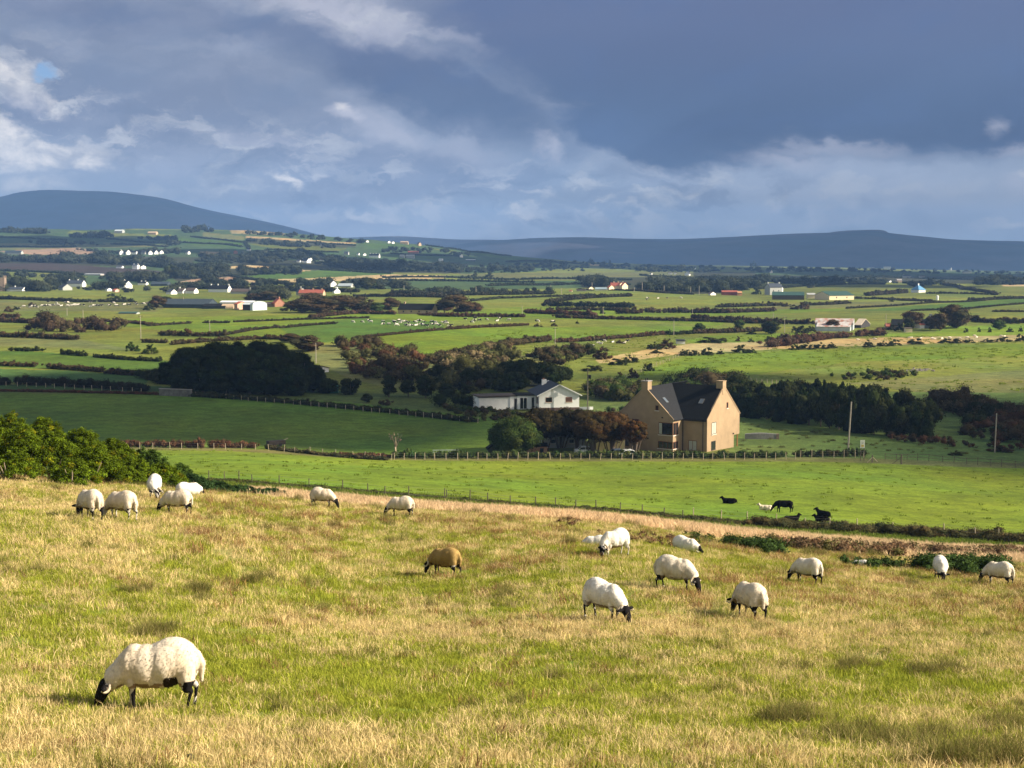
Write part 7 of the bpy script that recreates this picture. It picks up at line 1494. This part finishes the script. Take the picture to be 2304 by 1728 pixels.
# near, middle, far bands: tufts grow with distance so their number stays bounded
for (d0, d1, k, dn, s) in ((10.5, 20, 1.0, 34, 1.0), (20, 34, 1.3, 20, 2.0), (34, 68, 1.6, 11.0, 3.0)):
    sd = int(d0)
    x, y = zone(d0, d1, dn, lambda x, y: .25+.75*gm(x, y), sd); scatter('short_grass', ['short green grass nearest the camera', 'short green grass of the middle pasture', 'short green grass of the upper pasture near the crest'][int(s)-1], 'grass', x, y, k*np.random.default_rng(1).uniform(.7, 1.3, len(x)), shortg)
    x, y = zone(d0, d1, dn*.9, lambda x, y: .10+.90*(1-gm(x, y)), sd+1); scatter('dry_grass', ['matted straw coloured grass nearest the camera', 'matted straw coloured grass of the middle pasture', 'matted straw coloured grass near the crest'][int(s)-1], 'grass', x, y, k*np.random.default_rng(2).uniform(.7, 1.3, len(x)), straw_s)
    x, y = zone(d0, d1, dn*.28, lambda x, y: (.08+.92*(1-gm(x, y))**1.5)*clearhead(x, y)*np.clip((74-y)/20, .3, 1), sd+2); scatter('tall_grass', ['tall bleached grass stems nearest the camera', 'tall bleached grass stems of the middle pasture', 'tall bleached grass stems near the crest'][int(s)-1], 'grass', x, y, (k**.55)*np.random.default_rng(3).uniform(.6, 1.25, len(x)), straw)
    x, y = zone(d0, d1, dn*.22, bm_, sd+3); scatter('brown_grass', ['red brown grass patches nearest the camera', 'red brown grass patches of the middle pasture', 'red brown grass patches near the crest'][int(s)-1], 'grass', x, y, k*np.random.default_rng(4).uniform(.7, 1.3, len(x)), brown)
x, y = zone(11, 72, .9, tus, 55); 
def at_tuft(lst):
    X = []; Y = []
    rg = np.random.default_rng(8)
    for px, py, wx, wy, n in lst:
        for _ in range(n): q = hit(px+rg.normal()*wx, py+rg.normal()*wy, 8); X.append(q.x); Y.append(q.y)
    return np.array(X), np.array(Y)
xe, ye = at_tuft([(2010,1672,85,11,40),(1770,1625,40,8,30),(2290,1640,24,22,20),(2180,1716,60,8,30),(345,1432,22,7,22),(305,1335,14,4,10),(460,1342,22,10,16),(2120,1515,40,4,22),(1130,1345,16,8,10),(560,1310,30,5,14),(640,1105,20,4,5),(1920,1505,30,4,12),(1250,1530,10,3,3)])
x = np.r_[x, xe]; y = np.r_[y, ye]
scatter('rushes', 'dark green rush tussocks dotted over the pasture', 'rushes', x, y, .85*(1+np.clip((y-20)/60, 0, .8))*np.random.default_rng(5).uniform(.6, 1.2, len(x)), rush)
# the tan hay field and the green strip below the crest
hay = [blades(60, .5, .10, .26, .02, (.70, .52, .33), (.56, .41, .24), .5, 61+i) for i in range(2)]
x, y = zone(72, 120, 2.2, lambda x, y: ((proj(x, y, H(x, y))[0] > 540)).astype(float), 66); scatter('hay_stubble', 'pale tan grass of the strip below the crest', 'grass', x, y, 1.3*np.random.default_rng(6).uniform(.7, 1.3, len(x)), hay)
gsh = [blades(70, .6, .05, .16, .03, (.11, .17, .022), (.16, .19, .035), .6, 71+i) for i in range(2)]
x, y = zone(120, 143, 1.2, lambda x, y: np.ones(len(x)), 67); scatter('verge_grass', 'rough green grass verge under the fence', 'grass', x, y, 1.4*np.random.default_rng(6).uniform(.7, 1.3, len(x)), gsh)
fsh = [blades(26, .35, .05, .20, .05, (.125, .18, .018), (.17, .22, .025), .6, 91+i) for i in range(2)]
x, y = zone(144, 244, .045, lambda x, y: np.ones(len(x)), 68); scatter('field_tufts', 'small grass tufts speckling the bright field', 'grass', x, y, 1.2*np.random.default_rng(7).uniform(.5, 1.4, len(x)), fsh)
x, y = zone(372, 640, .035, lambda x, y: ((x > -.02*y) & (fbm(x/22, y/30, 95, 3) > .42)).astype(float), 69); scatter('field_tufts', 'rough tufts on the sunlit hillside fields', 'grass', x, y, 2.6*np.random.default_rng(7).uniform(.5, 1.4, len(x)), fsh)
# tussocks on the shaded slope right of the tan house
xe = []; ye = []; rg = random.Random(3)
for _ in range(150):
    q = hit(rg.uniform(1660, 2230), 0, 200) if False else hit(rg.uniform(1660, 2240), rg.uniform(946, 1022), 200); px_, py_ = proj(q.x, q.y, q.z)
    if py_ > np.interp(px_, [1640, 1830, 1956, 2100], [945, 966, 986, 1000]): xe.append(q.x); ye.append(q.y)
scatter('slope_tussocks', 'dark rush tussocks on the shaded slope right of the tan house', 'rushes', np.array(xe), np.array(ye), np.array([rg.uniform(1.0, 2.3) for _ in xe]), [blades(60, .34, .08, .24, .03, (.075, .09, .028), (.14, .13, .045), .7, 81)])
# droppings in the near grass
DM = mat('dung', (.025, .018, .012), .8, .3, 20)
for i, (px, py, lab) in enumerate([(1230,1602,'dark sheep dropping left of middle in the near green grass'),(1245,1642,'dark sheep dropping lowest of the pair in the near green grass'),(425,1712,'dark clod in the grass at the bottom left'),(1158,1670,'dark dropping at the bottom middle')]):
    p = hit(px, py, 8); v = ICO[0]*np.array([.05, .045, .03])*(1+.25*np.sin(ICO[0][:, :1]*7+ICO[0][:, 1:2]*9)); o = mkobj('dropping', mesh_np('dropping', v, ICO[1], True), DM); o.location = (p.x, p.y, p.z+.03); tag(o, lab, 'dropping', 'droppings in the near grass')

# ---------------------------------------------------------------- clouds whose shadows lie on the valley (they float high to the right, towards the sun)
CLM = mat('cloud_white', (.75, .76, .80), 1.0, .05, .01, 0.0)
def cloud(spots, alt, name='cloud'):
    """spots: ground point (x, y) the shadow should cover and its half sizes; each becomes a lump of one cloud"""
    V = []; Fc = []; n = 0; rg = np.random.default_rng(3); iv, if_ = ICO
    for (gx, gy, rx, ry) in spots:
        t = (alt-4)/sun_dir.z; cx, cy = gx+sun_dir.x*t, gy+sun_dir.y*t
        v = iv.copy(); d = 1+.16*(n3(iv+gx*.01, 2.2, 7)-.5)*2+.08*(n3(iv+gx*.01, 6, 9)-.5)*2
        v = v*d[:, None]; v[:, 2] = np.where(v[:, 2] < 0, v[:, 2]*.35, v[:, 2]); v = v*np.array([rx, ry, min(rx, ry)*.30])+np.array([cx, cy, alt])
        V.append(v); Fc.append(if_+n); n += len(v)
    o = mkobj(name, mesh_np(name, np.concatenate(V), np.concatenate(Fc), True), CLM); return tag(o, kind='structure')
cloud([(-85,352,96,102),(-32,322,38,68),(-170,330,90,86),(-20,372,30,40)], 900)
cloud([(117,260,54,52),(150,304,52,60),(98,335,40,36),(160,240,60,50)], 2000)
cloud([(60,420,40,22)], 1200)
cloud([(900,3300,600,900),(500,4200,700,700),(1500,2800,500,900),(100,3600,300,500)], 900)
cloud([(-1100,3000,260,200),(-500,2700,250,120),(-300,2250,160,90),(-100,3000,220,200)], 800)
cloud([(-3000,8200,1500,1400),(-1500,8300,1100,1200),(0,8600,1500,1200),(1700,8300,1500,1300),(3400,8200,1600,1500),(-2500,7300,900,500),(1500,7000,1500,600)], 2600)
cloud([(420,1700,160,110),(-180,1000,90,30)], 600)

# ---------------------------------------------------------------- the hazy air
hz_ = MB().box(-9000, 9000, -60, 12500, -420, 430).build('haze', None); hz_.data.materials.clear()
hm_ = bpy.data.materials.new('haze_air'); hm_.use_nodes = True; tt = hm_.node_tree; tt.nodes.clear(); pv = tt.nodes.new('ShaderNodeVolumePrincipled'); ov = tt.nodes.new('ShaderNodeOutputMaterial'); tt.links.new(pv.outputs[0], ov.inputs['Volume'])
pv.inputs['Color'].default_value = (.27, .50, 1.0, 1); pv.inputs['Density'].default_value = 8e-5; pv.inputs['Anisotropy'].default_value = 0.0
hz_.data.materials.append(hm_); tag(hz_, 'thin blue haze over the far hills', 'haze', kind='stuff')
